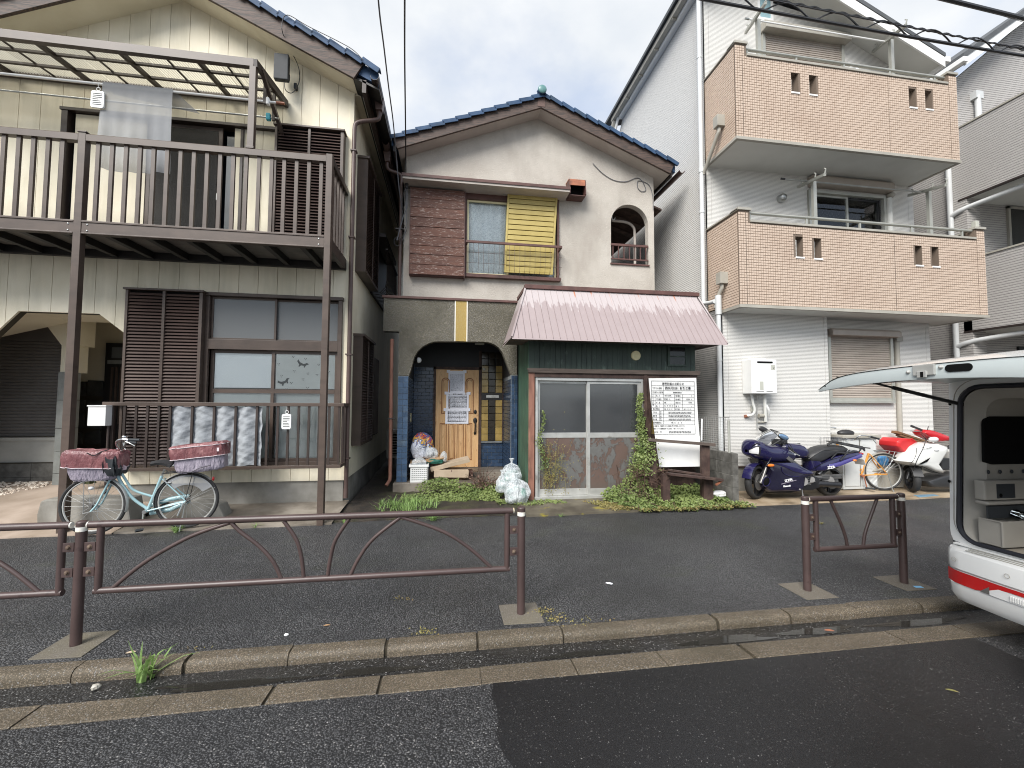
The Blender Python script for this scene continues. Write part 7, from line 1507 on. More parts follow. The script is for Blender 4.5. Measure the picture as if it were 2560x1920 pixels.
part('fork', MB().tube(pb(m2(1000,990,.045), m2(960,1080,.05), m2(900,1165,.05)), .011, 8).tube(pb(m2(1000,990,-.045), m2(960,1080,-.05), m2(900,1165,-.05)), .011, 8), 'bike_orange', ob, smooth=40)
hb = part('handlebar', MB().tube([m2(985,915), m2(1000,860)], .012, 8).tube(pb(m2(1000,860,0), m2(1020,870,.1), m2(1070,880,.2), m2(1110,840,.25), m2(1200,845,.28)), .010, 8).tube(pb(m2(1000,860,0), m2(985,850,-.12), m2(975,800,-.25), m2(1000,780,-.28), m2(1080,785,-.3)), .010, 8), 'chrome', ob, smooth=40)
part('grip', MB().tube([m2(1195,845,.28), m2(1270,865,.29)], .017, 8), 'black_plastic', hb, smooth=40); part('brake_lever', MB().tube(pb(m2(1180,850,.27), m2(1215,870,.28), m2(1245,905,.28)), .007, 6), 'steel', hb)
part('handlebar_bag', MB().ell(m2(1085,825,-.05), .17,.09,.065, 16, 8), 'seat_black', ob, smooth=1)  # unclear black shape at the handlebar, modelled as a handlebar bag
def wire_basket(par, s0, s1, l0, l1, z0, z1, F_, n=9):
    w = MB(); P4 = [(s0,l0),(s1,l0),(s1,l1),(s0,l1)]
    for i in range(4):
        (a_, b_), (c_, e_) = P4[i], P4[(i+1) % 4]
        for k in range(n): t = k/n; w.tube([F_(a_+(c_-a_)*t+(.0), z1, b_+(e_-b_)*t), F_((a_+(c_-a_)*t)*.92+.08*(s0+s1)/2, z0, (b_+(e_-b_)*t)*.85)], .002, 4)
        for k in range(6): z = z0+(z1-z0)*k/5; q = .85+.15*k/5; w.tube([F_(a_*(.92+.016*k)+(.08-.016*k)*(s0+s1)/2, z, b_*q), F_(c_*(.92+.016*k)+(.08-.016*k)*(s0+s1)/2, z, e_*q)], .002, 4)
    return part('front_basket', w, 'wire_grey', par)
wire_basket(ob, .83, 1.13, -.19, .19, .72, .98, B2)
part('rear_rack', MB().tube([m2(1310,985,.06), m2(1420,975,.06), m2(1545,990,.06)], .006, 6).tube([m2(1310,985,-.06), m2(1420,975,-.06), m2(1545,990,-.06)], .006, 6).tube([m2(1360,980,.06), m2(1360,980,-.06)], .005, 6).tube([m2(1480,983,.06), m2(1480,983,-.06)], .005, 6).tube([m2(1500,985,.06), m2(1425,1170,.07)], .005, 6).tube([m2(1500,985,-.06), m2(1425,1170,-.07)], .005, 6), 'steel', ob)
part('crank', MB().tube([m2(1210,1210,.07), m2(1225,1300,.09)], .010, 8).cyl(m2(1205,1205,-.06), m2(1205,1205,.08), .024, 12), 'hood_copper', ob, smooth=40); part('pedal', MB().bar(m2(1215,1308,.08), m2(1275,1310,.16), .07, .022), 'dark_grey_plastic', ob)
part('chain_case', MB().tube([m2(1205,1190,-.06), m2(1430,1150,-.065)], .03, 8), 'cap_grey', ob, smooth=40); part('stand', MB().tube([m2(1430,1180,.07), m2(1455,1310,.1), m2(1475,1368,.13)], .008, 8), 'steel', ob); part('stay', MB().tube([m2(1415,1168,.06), m2(1590,1075,.03)], .003, 5), 'spoke', ob)
part('rear_reflector', MB().ell(m2(1555,1040,0), .018,.018,.024, 10, 6), 'label_grey', ob, smooth=1)
# ================================================================== PURPLE MOTORCYCLE
MYC = 6.56
def mm(x, y, Y): q = P(*zM(x, y), Y); return q
moto = thing('motorcycle', 'purple sports motorcycle with black seat and rear carrier by the block wall', 'motorcycle', (6.0, MYC, .03))
def pillow(pts, Yc, half, depth, insets=(.0,.05,.12), near=True):
    """a fairing shell: outline seen from the side, rounded over to its thickness"""
    o = [mm(x, y, Yc-half*.5) for x, y in pts]; cxx = sum(p[0] for p in o)/len(o); czz = sum(p[1] for p in o)/len(o); mb = MB(); n = len(o); levels = []
    prof = [(insets[2]*1.6+.10, -half), (insets[2], -half+depth*.08), (insets[1], -half+depth*.35), (0, -half+depth)]
    full = prof+[(q[0], -q[1]) for q in prof[::-1]]
    for ins, yy in full: levels.append([(cxx+(x-cxx)*(1-ins), Yc+yy, czz+(z-czz)*(1-ins)) for x, z in o])
    vs = [p for l in levels for p in l]; fs = []
    for i in range(len(levels)-1):
        for k in range(n): k2 = (k+1) % n; fs.append((i*n+k, i*n+k2, (i+1)*n+k2, (i+1)*n+k))
    tri = [tuple(t) for t in tessellate_polygon([[Vector((p[0],p[2],0)) for p in levels[0]]])]; m_ = (len(levels)-1)*n
    fs += tri+[tuple(i+m_ for i in t) for t in tri]; return mb.add(vs, fs)
def tyre(par, c, R, wd, d, name='wheel', rimm='exhaust', spokes=3, lean=0):
    up = Vector((0,0,1)); ax = d.cross(up).normalized(); c = Vector(c)
    w = part(name, MB().grid(lambda u, v: c+(d*cos(2*pi*u)+up*sin(2*pi*u))*(R-.055+.055*abs(sin(pi*v))**.8)+ax*wd*.5*(-cos(pi*v)), 48, 8), 'rubber', par, smooth=1)
    rm = MB().grid(lambda u, v: c+(d*cos(2*pi*u)+up*sin(2*pi*u))*(R-.052-.02*(1 if .25 < v < .75 else 0))+ax*wd*.5*(1-2*v), 48, 4)
    rm.cyl(c-ax*.06, c+ax*.06, .045, 14)
    for k in range(spokes):
        for off in (-.12,.12):
            a = 2*pi*k/spokes+.5+off; rm.bar(c+(d*cos(a)+up*sin(a))*.03, c+(d*cos(a-off*.5)+up*sin(a-off*.5))*(R-.06), .03, .03, ax)
    part('rim', rm, rimm, w, smooth=40)
    part('brake_disc', MB().cyl(c-ax*(wd*.5+.006), c-ax*(wd*.5+.002), R*.48, 28), 'moto_silver', w, smooth=40); return w
rx, rz = mm(935,1252,MYC); RR = rz-.03
tyre(moto, (rx, MYC, rz), RR, .15, Vector((-1,0,0)))
fx_, fz_ = mm(285,1295,MYC); st_ = radians(205); df = Vector((cos(st_), sin(st_), 0)); FR = .285
tyre(moto, (fx_+.0, MYC-.06, FR+.03), FR, .11, df, name='front_wheel'); fc = Vector((fx_, MYC-.06, FR+.03)); fax = df.cross(Vector((0,0,1)))
mudguard(moto, fc, df, fax, FR+.03, 15, 150, 'moto_purple', .075, 16, 'front_mudguard')
for sg in (-1,1): part('fork_leg', MB().tube([fc+fax*.085*sg+Vector((0,0,-.01)), fc+fax*.085*sg+Vector((.17,0,.38)), Vector((mm(470,960,MYC)[0], MYC+.085*sg, mm(470,960,MYC)[1]))], [.027,.024,.02], 10), 'moto_silver', moto, smooth=40)
def ring_at(st, t, ang, grow=0.):
    x = t*(len(st)-1); i = min(int(x), len(st)-2); f = x-i; a, b, c_, d_ = st[max(i-1,0)], st[i], st[i+1], st[min(i+2,len(st)-1)]
    X_, T_, B_, H_ = [.5*((2*b[k])+(c_[k]-a[k])*f+(2*a[k]-5*b[k]+4*c_[k]-d_[k])*f*f+(3*b[k]-a[k]-3*c_[k]+d_[k])*f**3) for k in range(4)]
    ca, sa = cos(ang), sin(ang); y = MYC+(H_+grow)*abs(ca)**.7*(1 if ca > 0 else -1); px, pt_ = mm(X_, T_, MYC-H_*.5); _, pb_ = mm(X_, B_, MYC-H_*.5)
    return (px-grow*.3, y, (pt_+pb_)/2+((pt_-pb_)/2+grow)*abs(sa)**.8*(1 if sa > 0 else -1))
ST = [(232,980,1004,.035),(248,945,1030,.12),(285,900,1050,.185),(345,905,1072,.225),(420,935,1092,.245),(500,940,1094,.235),(575,962,1090,.20),(615,985,1085,.17)]
part('upper_fairing', MB().grid(lambda u, v: ring_at(ST, v, 2*pi*u), 40, 28), 'moto_purple', moto, smooth=1)
part('headlight', MB().grid(lambda u, v: ring_at(ST, .07+.25*v, pi+(-.18+.62*u), .004), 8, 8), 'lens_clear', moto, recalc=False, smooth=1); part('headlight_rim', MB().grid(lambda u, v: ring_at(ST, .05+.30*v, pi+(-.32+.9*u), .002), 8, 8), 'black_plastic', moto, recalc=False, smooth=1)
part('cowl_vent', MB().grid(lambda u, v: ring_at(ST, .16+.2*v, pi-.62+.14*u, .003), 3, 6), 'cast_dark', moto, recalc=False)
part('side_fairing', pillow([(345,1070),(470,1085),(600,1080),(650,1110),(760,1160),(770,1200),(700,1215),(690,1290),(668,1335),(385,1342),(352,1300),(400,1160)], MYC, .23, .12, (0,.03,.06)), 'moto_dark', moto, smooth=60)
part('fairing_accent', pillow([(350,1072),(480,1088),(600,1085),(700,1150),(760,1165),(765,1185),(690,1190),(590,1165),(500,1120)], MYC, .24, .05, (0,.02,.04)), 'moto_purple', moto, smooth=60)
tp_ = lambda x, y, w=0: (mm(x,y,MYC-.235)[0], MYC-.238-w, mm(x,y,MYC-.235)[1])
part('intake', MB().ell(tp_(400,1258,-.01), .062,.02,.075, 16, 8, Matrix.Rotation(.5,3,'Y')), 'cast_dark', moto, smooth=1); part('intake_rim', MB().tube([Vector(tp_(400,1258,.0))+Matrix.Rotation(.5,3,'Y') @ Vector((.064*cos(a),0,.078*sin(a))) for a in [i*pi/12 for i in range(24)]], .008, 6, closed=True), 'moto_purple', moto, smooth=40)
part('vent_line', MB().tube(spline([tp_(530,1130), tp_(545,1180), tp_(600,1210), tp_(680,1215)], 5), .006, 5), 'moto_purple', moto)
def wsc(u, v):
    q = 2*u-1; k = q*q; bx, by = (290+(105 if q < 0 else 95)*k, 903+(45 if q < 0 else -20)*k); tx_, ty__ = (432+(84 if q < 0 else 72)*k, 805+(57 if q < 0 else 25)*k)
    bow = sin(pi*v)*(-10)*(1-k); p = mm(bx*(1-v)+tx_*v+bow, by*(1-v)+ty__*v+bow, MYC+q*.19); return (p[0], MYC+q*(.20-.04*v), p[1])
part('windscreen', MB().grid(wsc, 18, 10), 'screen_smoke', moto, recalc=False, smooth=1); part('screen_edge', MB().tube([wsc(i/18, 1) for i in range(19)], .006, 5).tube([wsc(i/18, 0) for i in range(19)], .012, 5), 'black_plastic', moto, smooth=40)
for sg, (x, y), col in ((1,(375,808),'black_plastic'), (-1,(545,872),'sticker_mirror')):
    if col == 'sticker_mirror' and col not in MT: mat(col, srgb(128,156,186), rgh=.08, metal=.6)
    px, pz = mm(x, y, MYC+.30*sg); mr = part('mirror', MB().ell((px,MYC+.30*sg,pz), .105,.03,.05, 16, 8, Matrix.Rotation(.35,3,'Y')), 'black_plastic', moto, smooth=1)
    if sg < 0: part('mirror_glass', MB().ell((px+.005,MYC+.30*sg-.012,pz), .095,.022,.042, 16, 8, Matrix.Rotation(.35,3,'Y')), col, mr, smooth=1)
    q_ = mm(450 if sg < 0 else 330, 945 if sg < 0 else 890, MYC+.2*sg); part('mirror_stalk', MB().tube([(px,MYC+.3*sg,pz-.03),(q_[0],MYC+.2*sg,q_[1])], .014, 8), 'black_plastic', mr)
part('fuel_tank', pillow([(505,965),(520,935),(570,922),(680,930),(720,945),(760,985),(768,1010),(748,1060),(640,1060),(570,1030)], MYC, .17, .13, (0,.12,.28)), 'moto_purple', moto, smooth=60)
part('tank_cap', MB().cyl((mm(665,935,MYC)[0],MYC,mm(665,935,MYC)[1]),(mm(665,925,MYC)[0],MYC,mm(665,925,MYC)[1]),.05,16), 'chrome', moto, smooth=40)
sd2 = lambda x, y, Y=MYC-.2: (mm(x,y,Y)[0], Y, mm(x,y,Y)[1])
part('frame_spar', MB().bar(sd2(515,1000), sd2(775,1200), .03, .06), 'moto_silver', moto, bevel=.006)
for k in range(3): part('spar_line', MB().bar(sd2(620,1085+12*k,MYC-.217), sd2(760,1190+12*k,MYC-.217), .004, .006), 'black_plastic', moto)
part('seat', pillow([(748,1045),(790,1005),(850,965),(900,948),(980,942),(1070,950),(1108,972),(1090,1000),(1010,1015),(930,1045),(870,1080),(800,1106),(765,1085)], MYC, .14, .09, (0,.10,.2)), 'seat_black', moto, smooth=60)
part('tail_cowl', pillow([(770,1075),(800,1108),(880,1085),(960,1040),(1100,1010),(1190,990),(1205,1045),(1100,1085),(960,1135),(860,1170),(780,1165)], MYC, .15, .09, (0,.05,.12)), 'moto_purple', moto, smooth=60)
part('tail_panel', pillow([(905,1108),(1000,1085),(1195,1012),(1200,1040),(1000,1120),(915,1135)], MYC, .158, .02, (0,.02,.03)), 'bag_lilac_gloss' if 'bag_lilac_gloss' in MT else mat('bag_lilac_gloss', srgb(70,64,128), rgh=.2, coat=.8), moto, smooth=60)
rk = MB()
for l in (-.14,-.05,.05,.14): rk.tube([(mm(930,940,MYC+l)[0],MYC+l,mm(930,940,MYC)[1]),(mm(970,910,MYC+l)[0],MYC+l,mm(970,912,MYC)[1]),(mm(1230,960,MYC+l)[0],MYC+l,mm(1230,965,MYC)[1]),(mm(1250,985,MYC+l)[0],MYC+l,mm(1250,985,MYC)[1])], .012, 8)
for x, y in ((985,915),(1090,935),(1225,962)): rk.tube([(mm(x,y,MYC)[0],MYC-.15,mm(x,y,MYC)[1]),(mm(x,y,MYC)[0],MYC+.15,mm(x,y,MYC)[1])], .010, 8)
rk.tube([sd2(960,1060,MYC-.15), sd2(1010,1010,MYC-.15), sd2(1200,1000,MYC-.14), sd2(1225,970,MYC-.14)], .011, 8).tube([sd2(1040,1075,MYC-.16), sd2(1120,985,MYC-.15)], .011, 8)
part('rear_carrier', rk, 'black_plastic', moto, smooth=40)
part('engine', pillow([(640,1210),(760,1190),(830,1220),(830,1300),(760,1330),(660,1325)], MYC, .19, .06, (0,.05,.1)), 'exhaust', moto, smooth=40)
part('engine_cover', MB().cyl(sd2(715,1255,MYC-.2), sd2(715,1255,MYC-.16), .075, 20).cyl(sd2(790,1240,MYC-.2), sd2(790,1240,MYC-.16), .05, 16), 'moto_silver', moto, smooth=40)
part('swingarm', MB().bar(sd2(800,1225,MYC-.10), sd2(1045,1215,MYC-.10), .04, .065).bar(sd2(800,1225,MYC+.10), sd2(1045,1215,MYC+.10), .04, .065), 'moto_silver', moto, bevel=.01); part('silencer', MB().tube([sd2(790,1290,MYC-.14), sd2(850,1275,MYC-.15), sd2(1030,1285,MYC-.16)], [.028,.05,.05], 14), 'exhaust', moto, smooth=40)
part('chain_guard', MB().bar(sd2(880,1205,MYC-.12), sd2(1055,1200,MYC-.12), .02, .03), 'moto_silver', moto); part('foot_peg', MB().tube([sd2(700,1330,MYC-.2), sd2(690,1325,MYC-.33)], .014, 8).tube([sd2(690,1300,MYC-.2), sd2(860,1240,MYC-.17)], .014, 8), 'moto_silver', moto); part('side_stand', MB().tube([sd2(700,1290,MYC-.15), (mm(722,1385,MYC-.3)[0], MYC-.3, .045)], .012, 8).cyl((mm(722,1385,MYC-.3)[0], MYC-.3, .03), (mm(722,1385,MYC-.3)[0], MYC-.3, .045), .03, 10), 'moto_silver', moto, smooth=40)
part('indicator', MB().ell(sd2(440,1118,MYC-.245), .065,.022,.026, 16, 8), 'lens_amber', moto, smooth=1)
part('clip_on', MB().tube([sd2(590,965,MYC-.18), sd2(690,1040,MYC-.34)], .014, 8).tube([sd2(600,960,MYC-.2), sd2(640,1000,MYC-.33), sd2(690,1040,MYC-.36)], .007, 6), 'black_plastic', moto, smooth=40); part('lever', MB().tube([sd2(600,985,MYC-.25), sd2(640,1015,MYC-.34), sd2(690,1035,MYC-.38)], .007, 6), 'steel', moto); part('fork_top', MB().cyl(sd2(545,945,MYC-.10), sd2(560,925,MYC-.10), .03, 12).bar(sd2(470,980,MYC-.1), sd2(600,950,MYC-.1), .05, .03), 'black_plastic', moto, smooth=40)
def ptext(s, x, y, Y, size, m, par, tilt=0, bold=.003, squeeze=1):
    c = mm(x, y, Y); ex = Vector((cos(tilt),0,sin(tilt))); ey = Vector((-sin(tilt),0,cos(tilt))); part('lettering', text_mb(s, size, (c[0],Y,c[1]), ex, ey, bold=bold, squeeze=squeeze), m, par, recalc=False)
ptext('Kawasaki', 568, 1024, MYC-.172, .052, 'white_plastic', moto, -.05); ptext('ZZR', 930, 1150, MYC-.165, .06, 'white_plastic', moto, .12, squeeze=1.3); ptext('Kawasaki', 548, 1305, MYC-.236, .036, 'white_plastic', moto, .06); ptext('ZZR', 560, 1262, MYC-.236, .05, 'white_plastic', moto, .18, squeeze=1.6)
part('logo_stroke', MB().bar((mm(530,1280,MYC-.236)[0],MYC-.237,mm(530,1280,MYC-.236)[1]), (mm(660,1245,MYC-.236)[0],MYC-.237,mm(660,1245,MYC-.236)[1]), .002, .008), 'bag_lilac', moto)
part('exhaust_pipe', MB().tube([sd2(400,1345,MYC), sd2(600,1348,MYC-.05), sd2(790,1300,MYC-.12)], .022, 8), 'exhaust', moto)
part('hugger', MB().grid(lambda u, v: (rx+(RR+.02)*cos(radians(60+70*u)), MYC+.08*(2*v-1), rz+(RR+.02)*sin(radians(60+70*u))), 10, 3), 'black_plastic', moto, thick=.004, smooth=1)
# seams, cables and small fittings that break up the smooth panels
seam = lambda pts, off=.005, r=.004: MB().tube(spline([sd2(x, y, MYC-o_-off) for x, y, o_ in pts], 5), r, 5)
part('panel_gap', seam([(352,1074,.235),(430,1090,.245),(520,1092,.24),(600,1088,.225)], .004, .006), 'cast_dark', moto); part('panel_gap', seam([(600,1088,.22),(650,1112,.225),(720,1150,.23),(762,1168,.225)], .010), 'cast_dark', moto)
part('panel_gap', seam([(640,1062,.16),(700,1066,.165),(750,1060,.16)], .006, .005), 'cast_dark', moto); part('panel_gap', seam([(785,1160,.145),(850,1120,.15),(930,1080,.155),(1060,1040,.15)], .006), 'cast_dark', moto)
part('seat_seam', seam([(765,1062,.135),(830,1020,.14),(900,985,.14),(1000,990,.135),(1080,975,.125)], .006, .004), 'moto_silver', moto)
for k in range(5): part('engine_fin', MB().bar(sd2(650+4*k,1228+16*k,MYC-.2), sd2(760+6*k,1212+18*k,MYC-.2), .012, .009), 'moto_silver', moto)
part('drive_chain', MB().tube([sd2(800,1262,MYC-.115), sd2(935,1268,MYC-.115)], .009, 6).tube([sd2(800,1225,MYC-.115), sd2(935,1236,MYC-.115)], .009, 6), 'exhaust', moto); part('sprocket', MB().cyl(sd2(935,1252,MYC-.11), sd2(935,1252,MYC-.105), .09, 24), 'moto_silver', moto, smooth=40)
part('rear_shock', MB().tube([sd2(850,1195,MYC-.06), sd2(905,1120,MYC-.06)], .03, 10), 'moto_silver', moto, smooth=40); part('brake_hose', MB().tube(spline([sd2(470,1000,MYC-.14), sd2(420,1090,MYC-.27), sd2(360,1180,MYC-.2), sd2(320,1260,MYC-.16)], 6), .007, 6), 'black_plastic', moto)
part('axle_nut', MB().cyl(fc-fax*.11, fc-fax*.075, .022, 10), 'steel', moto, smooth=40); part('brake_caliper', MB().ell(fc-fax*.085+Vector((.09,0,.07)), .05,.03,.06, 10, 6), 'moto_silver', moto, smooth=1)
part('control_cable', MB().tube(spline([sd2(600,970,MYC-.22), sd2(570,920,MYC-.2), sd2(530,930,MYC-.12), sd2(520,985,MYC-.1)], 6), .006, 6).tube(spline([sd2(640,1000,MYC-.3), sd2(600,935,MYC-.26), sd2(545,935,MYC-.16), sd2(520,1000,MYC-.12)], 6), .006, 6), 'black_plastic', moto)
part('tail_light', MB().ell(sd2(1200,1015,MYC-.05), .03,.09,.025, 10, 6), 'lens_red', moto, smooth=1); part('number_plate', MB().bar(sd2(1195,1060,MYC), sd2(1215,1110,MYC), .2, .004), 'box_white', moto); part('rear_indicator', MB().ell(sd2(1165,1075,MYC-.17), .035,.025,.02, 10, 6), 'lens_amber', moto, smooth=1)
part('instrument_pod', MB().box(mm(485,930,MYC)[0], mm(540,930,MYC)[0], MYC-.12, MYC+.12, mm(485,940,MYC)[1], mm(485,890,MYC)[1]), 'black_plastic', moto, bevel=.02)
# ================================================================== WHITE AND RED SCOOTER
SYC = 6.62
sm_ = lambda x, y, Y=SYC: (P(*zM(x, y), Y)[0], Y, P(*zM(x, y), Y)[1])
sc = thing('scooter', 'white scooter with red handlebar cowl parked beside the van', 'scooter', (8.9, SYC, .04))
def pill2(pts, Yc, half, depth, ins):
    global MYC
    return pillow(pts, Yc, half, depth, ins)
fw_ = Vector(sm_(1655,1240)); fdir = Vector((cos(radians(238)), sin(radians(238)), 0)); SR = .225
tyre(sc, (fw_.x, SYC-.02, SR+.04), SR, .11, fdir, 'front_wheel', 'exhaust', 5)
fcx = Vector((fw_.x, SYC-.02, SR+.04)); fax = fdir.cross(Vector((0,0,1)))
for sg in (-1,1): part('fork_leg', MB().tube([fcx+fax*.08*sg, Vector(sm_(1690,1130))+fax*.07*sg], .024, 10), 'black_plastic', sc, smooth=40)
part('front_fender', MB().grid(lambda u, v: fcx+(fdir*cos(radians(20+130*u))+Vector((0,0,1))*sin(radians(20+130*u)))*(SR+.03)+fax*.07*(2*v-1), 12, 4), 'black_plastic', sc, thick=.006, smooth=1)
part('front_apron', pillow([(1595,1085),(1640,1040),(1700,960),(1760,925),(1850,920),(1935,945),(1940,975),(1900,1040),(1870,1090),(1850,1120),(1900,1190),(1830,1170),(1740,1130),(1640,1118)], SYC, .20, .14, (0,.06,.14)), 'scooter_white', sc, smooth=60)
sv2 = lambda x, y, d=.215: (P(*zM(x,y),SYC-d)[0], SYC-d, P(*zM(x,y),SYC-d)[1])
part('apron_vent', MB().add([sv2(1712,1110),sv2(1820,1048),sv2(1795,1085),sv2(1745,1108)], [(0,1,2,3)]), 'cast_dark', sc, recalc=False)
part('emblem_line', MB().tube([sv2(1745,965),sv2(1790,970),sv2(1830,962)], .005, 5), 'moto_silver', sc)
part('handlebar_cowl', pillow([(1735,830),(1760,808),(1820,812),(1900,840),(1978,870),(1978,905),(1900,915),(1850,905),(1800,880),(1760,860)], SYC-.05, .13, .09, (0,.08,.2)), 'scooter_red', sc, smooth=60)
part('headlight', MB().ell(Vector(sm_(1845,893,SYC-.16)), .10,.05,.05, 14, 8), 'lens_clear', sc, smooth=1)
part('grip', MB().tube([sm_(1655,778,SYC-.25), sm_(1740,812,SYC-.12)], .02, 10), 'black_plastic', sc, smooth=40); part('brake_lever', MB().tube([sm_(1645,820,SYC-.28), sm_(1700,825,SYC-.22), sm_(1745,822,SYC-.14)], .007, 6), 'steel', sc); part('control_cable', MB().tube(spline([sm_(1735,850,SYC-.1), sm_(1770,880,SYC-.12), sm_(1800,925,SYC-.1)], 5), .006, 5), 'black_plastic', sc)
part('radiator', MB().box(sm_(1850,1070)[0], sm_(1930,1070)[0], SYC-.12, SYC+.12, sm_(1850,1150)[2], sm_(1850,1050)[2]), 'black_plastic', sc, bevel=.02)
part('floor_body', pillow([(1750,1250),(1900,1200),(2100,1180),(2150,1290),(1950,1310),(1780,1300)], SYC, .17, .06, (0,.05,.1)), 'black_plastic', sc, smooth=60)
part('rear_body', pillow([(2000,1000),(2150,940),(2300,950),(2330,1050),(2200,1140),(2050,1180)], SYC, .17, .09, (0,.06,.14)), 'scooter_white', sc, smooth=60)
part('seat', pillow([(2010,1000),(2100,930),(2250,925),(2330,950),(2150,985)], SYC, .14, .06, (0,.06,.14)), 'seat_black', sc, smooth=60)
tyre(sc, (sm_(2210,1240)[0], SYC, SR+.04), SR, .11, Vector((-1,0,0)), 'rear_wheel', 'exhaust', 5)
part('panel_gap', MB().tube(spline([sv2(1640,1112,.2), sv2(1740,1126,.205), sv2(1830,1165,.205), sv2(1895,1186,.19)], 5), .005, 5), 'cast_dark', sc); part('panel_gap', MB().tube(spline([sv2(1700,965,.19), sv2(1690,1040,.205), sv2(1650,1100,.2)], 5), .004, 5), 'cast_dark', sc)
part('front_indicator', MB().ell(Vector(sv2(1870,985,.2)), .06,.02,.022, 12, 6), 'lens_clear', sc, smooth=1); part('mirror_stalk', MB().tube([sv2(1790,830,.12), sv2(1800,780,.16)], .006, 6), 'black_plastic', sc); part('brake_hose', MB().tube(spline([sv2(1780,880,.1), sv2(1760,960,.23), sv2(1700,1080,.21), sv2(1665,1190,.12)], 5), .006, 5), 'black_plastic', sc)
# red plastic box, planks, cabinet, drain mat
rt = thing('red_plastic_tub', 'red plastic tub leaning tipped over beside the scooter', 'tub', (8.6, 7.0, .3))
zz7 = 6.85; rp = lambda x, y, Y=zz7: (P(*zM(x,y),Y)[0], Y, P(*zM(x,y),Y)[1])
tub = [(1445,905),(1475,878),(1560,880),(1725,1018),(1700,1030),(1560,1055),(1500,1000),(1445,945)]
tb = MB(); o7 = [rp(*q) for q in tub]; cx7 = sum(p[0] for p in o7)/8; cz7 = sum(p[2] for p in o7)/8
lv = [[(cx7+(p[0]-cx7)*k, p[1]+dy, cz7+(p[2]-cz7)*k) for p in o7] for k, dy in ((.86,-.20),(1,-.17),(1,.15),(.9,.18))]
tb.add([p for l in lv for p in l], [(i*8+k, i*8+(k+1) % 8, (i+1)*8+(k+1) % 8, (i+1)*8+k) for i in range(3) for k in range(8)]+[tuple(range(8)), tuple(24+k for k in range(8))])
part('shell', tb, 'red_plastic', rt, bevel=.012, smooth=50); part('rim_edge', MB().tube([(x,y-.19,z) for x, y, z in (o7[2],o7[3])], .018, 8), 'red_plastic', rt, smooth=40)
for k in range(2): panel_('wood_plank', ('upper','lower')[k]+' brown wooden plank stacked behind the red tub', (9.05+.1*k,7.05,.98-.06*k), .9, .1, .05, (0,.28,0), 'plank', 'plank')
cb_ = thing('storage_cabinet', 'low pale grey storage cabinet against the white house wall', 'cabinet', (7.5, 7.05, .07))
cx0, cx1 = P(*zM(1068,1200),6.85)[0], P(*zM(1365,1200),6.85)[0]; ct = P(*zM(1200,880),6.85)[1]
part('body', MB().box(cx0, cx1, 6.86, 7.18, .06, ct), 'cabinet', cb_, bevel=.008); part('top', MB().box(cx0-.04, cx1+.05, 6.80, 7.19, ct, ct+.055), 'cap_grey', cb_, bevel=.01); part('door_gap', MB().box((cx0+cx1)/2-.004, (cx0+cx1)/2+.004, 6.855, 6.86, .1, ct-.03), 'joint_dark', cb_)
for s_ in (0,1): part('door', MB().box(cx0+.03+s_*(cx1-cx0)/2, cx0+(cx1-cx0)/2-.03+s_*(cx1-cx0)/2, 6.845, 6.86, .12, ct-.04), 'cabinet', cb_, bevel=.005)
cx2 = P(*zM(1590,1250),6.9)[0]
solo('grey_bin', MB().prism([(cx1+.02,.06),(cx2,.06),(cx2-.02,P(*zM(1500,1150),6.9)[1]),(cx1+.04,P(*zM(1500,1150),6.9)[1])], 'xz', 6.9, 7.15), 'cap_grey', 'low grey plastic bin behind the orange bicycle wheel', 'bin', bevel=.012)
solo('blue_bag', bag((*[P(*zM(1405,1075),6.95)[0]], 6.95, P(*zM(1405,1075),6.95)[1]), .11,.06,.12, 81, knot=False), mat('bag_blue', srgb(70,130,180), rgh=.5), 'small blue plastic bag behind the orange bicycle wheel', 'bag', smooth=1)
q7 = [G(*zM(x,y), .02) for x, y in ((1605,1355),(1760,1348),(1890,1378),(1720,1392))]
solo('drain_mat', MB().prism([(a, b) for a, b in q7], 'xy', .012, .022), 'blue_mat', 'flat pale blue mat lying on the concrete in front of the scooter', 'mat', bevel=.003)
# ================================================================== WHITE KEI VAN with open tailgate
van = thing('white_van', 'white minivan parked at the kerb with its tailgate raised', 'van', (5.4, 2.0, -.06))
VX, VY0, VY1 = 3.80, 1.25, 2.735; VYC = (VY0+VY1)/2
# rear opening and body outlines in (y, z)
def rring(y0, y1, z0, z1, r, n=6, tilt=0):
    pts = []
    for cx_, cz_, a0 in ((y1-r,z1-r,0),(y0+r,z1-r,90),(y0+r,z0+r,180),(y1-r,z0+r,270)):
        pts += arc(cx_, cz_, r, r, a0, a0+90, n)
    return [(y-(z-.6)*tilt*(1 if y > VYC else -1), z) for y, z in pts]
outer = rring(VY0, VY1, .50, 1.93, .17, 6, .03); open_ = rring(VY0+.075, VY1-.06, .60, 1.755, .13, 6, .045)
def loft(rings, xs_, flip=False, closed=True):
    n = len(rings[0]); mb = MB(); mb.add([(x, y, z) for r, x in zip(rings, xs_) for y, z in r], [(i*n+k, i*n+(k+1) % n, (i+1)*n+(k+1) % n, (i+1)*n+k) for i in range(len(rings)-1) for k in range(n)]); return mb
sc_ring = lambda r, k, kz=None: [(VYC+(y-VYC)*k, 1.2+(z-1.2)*(kz or k)) for y, z in r]
body = loft([open_, outer, outer, outer, sc_ring(outer,.98), sc_ring(outer,.93)], [VX+.0, VX+.012, VX+.06, 6.3, 6.6, 6.95]); 
part('body', body, 'van_white', van, smooth=35)
part('body_front', MB().prism(outer and [(y, z) for y, z in sc_ring(outer,.93)], 'yz', 6.93, 6.96), 'van_white', van)
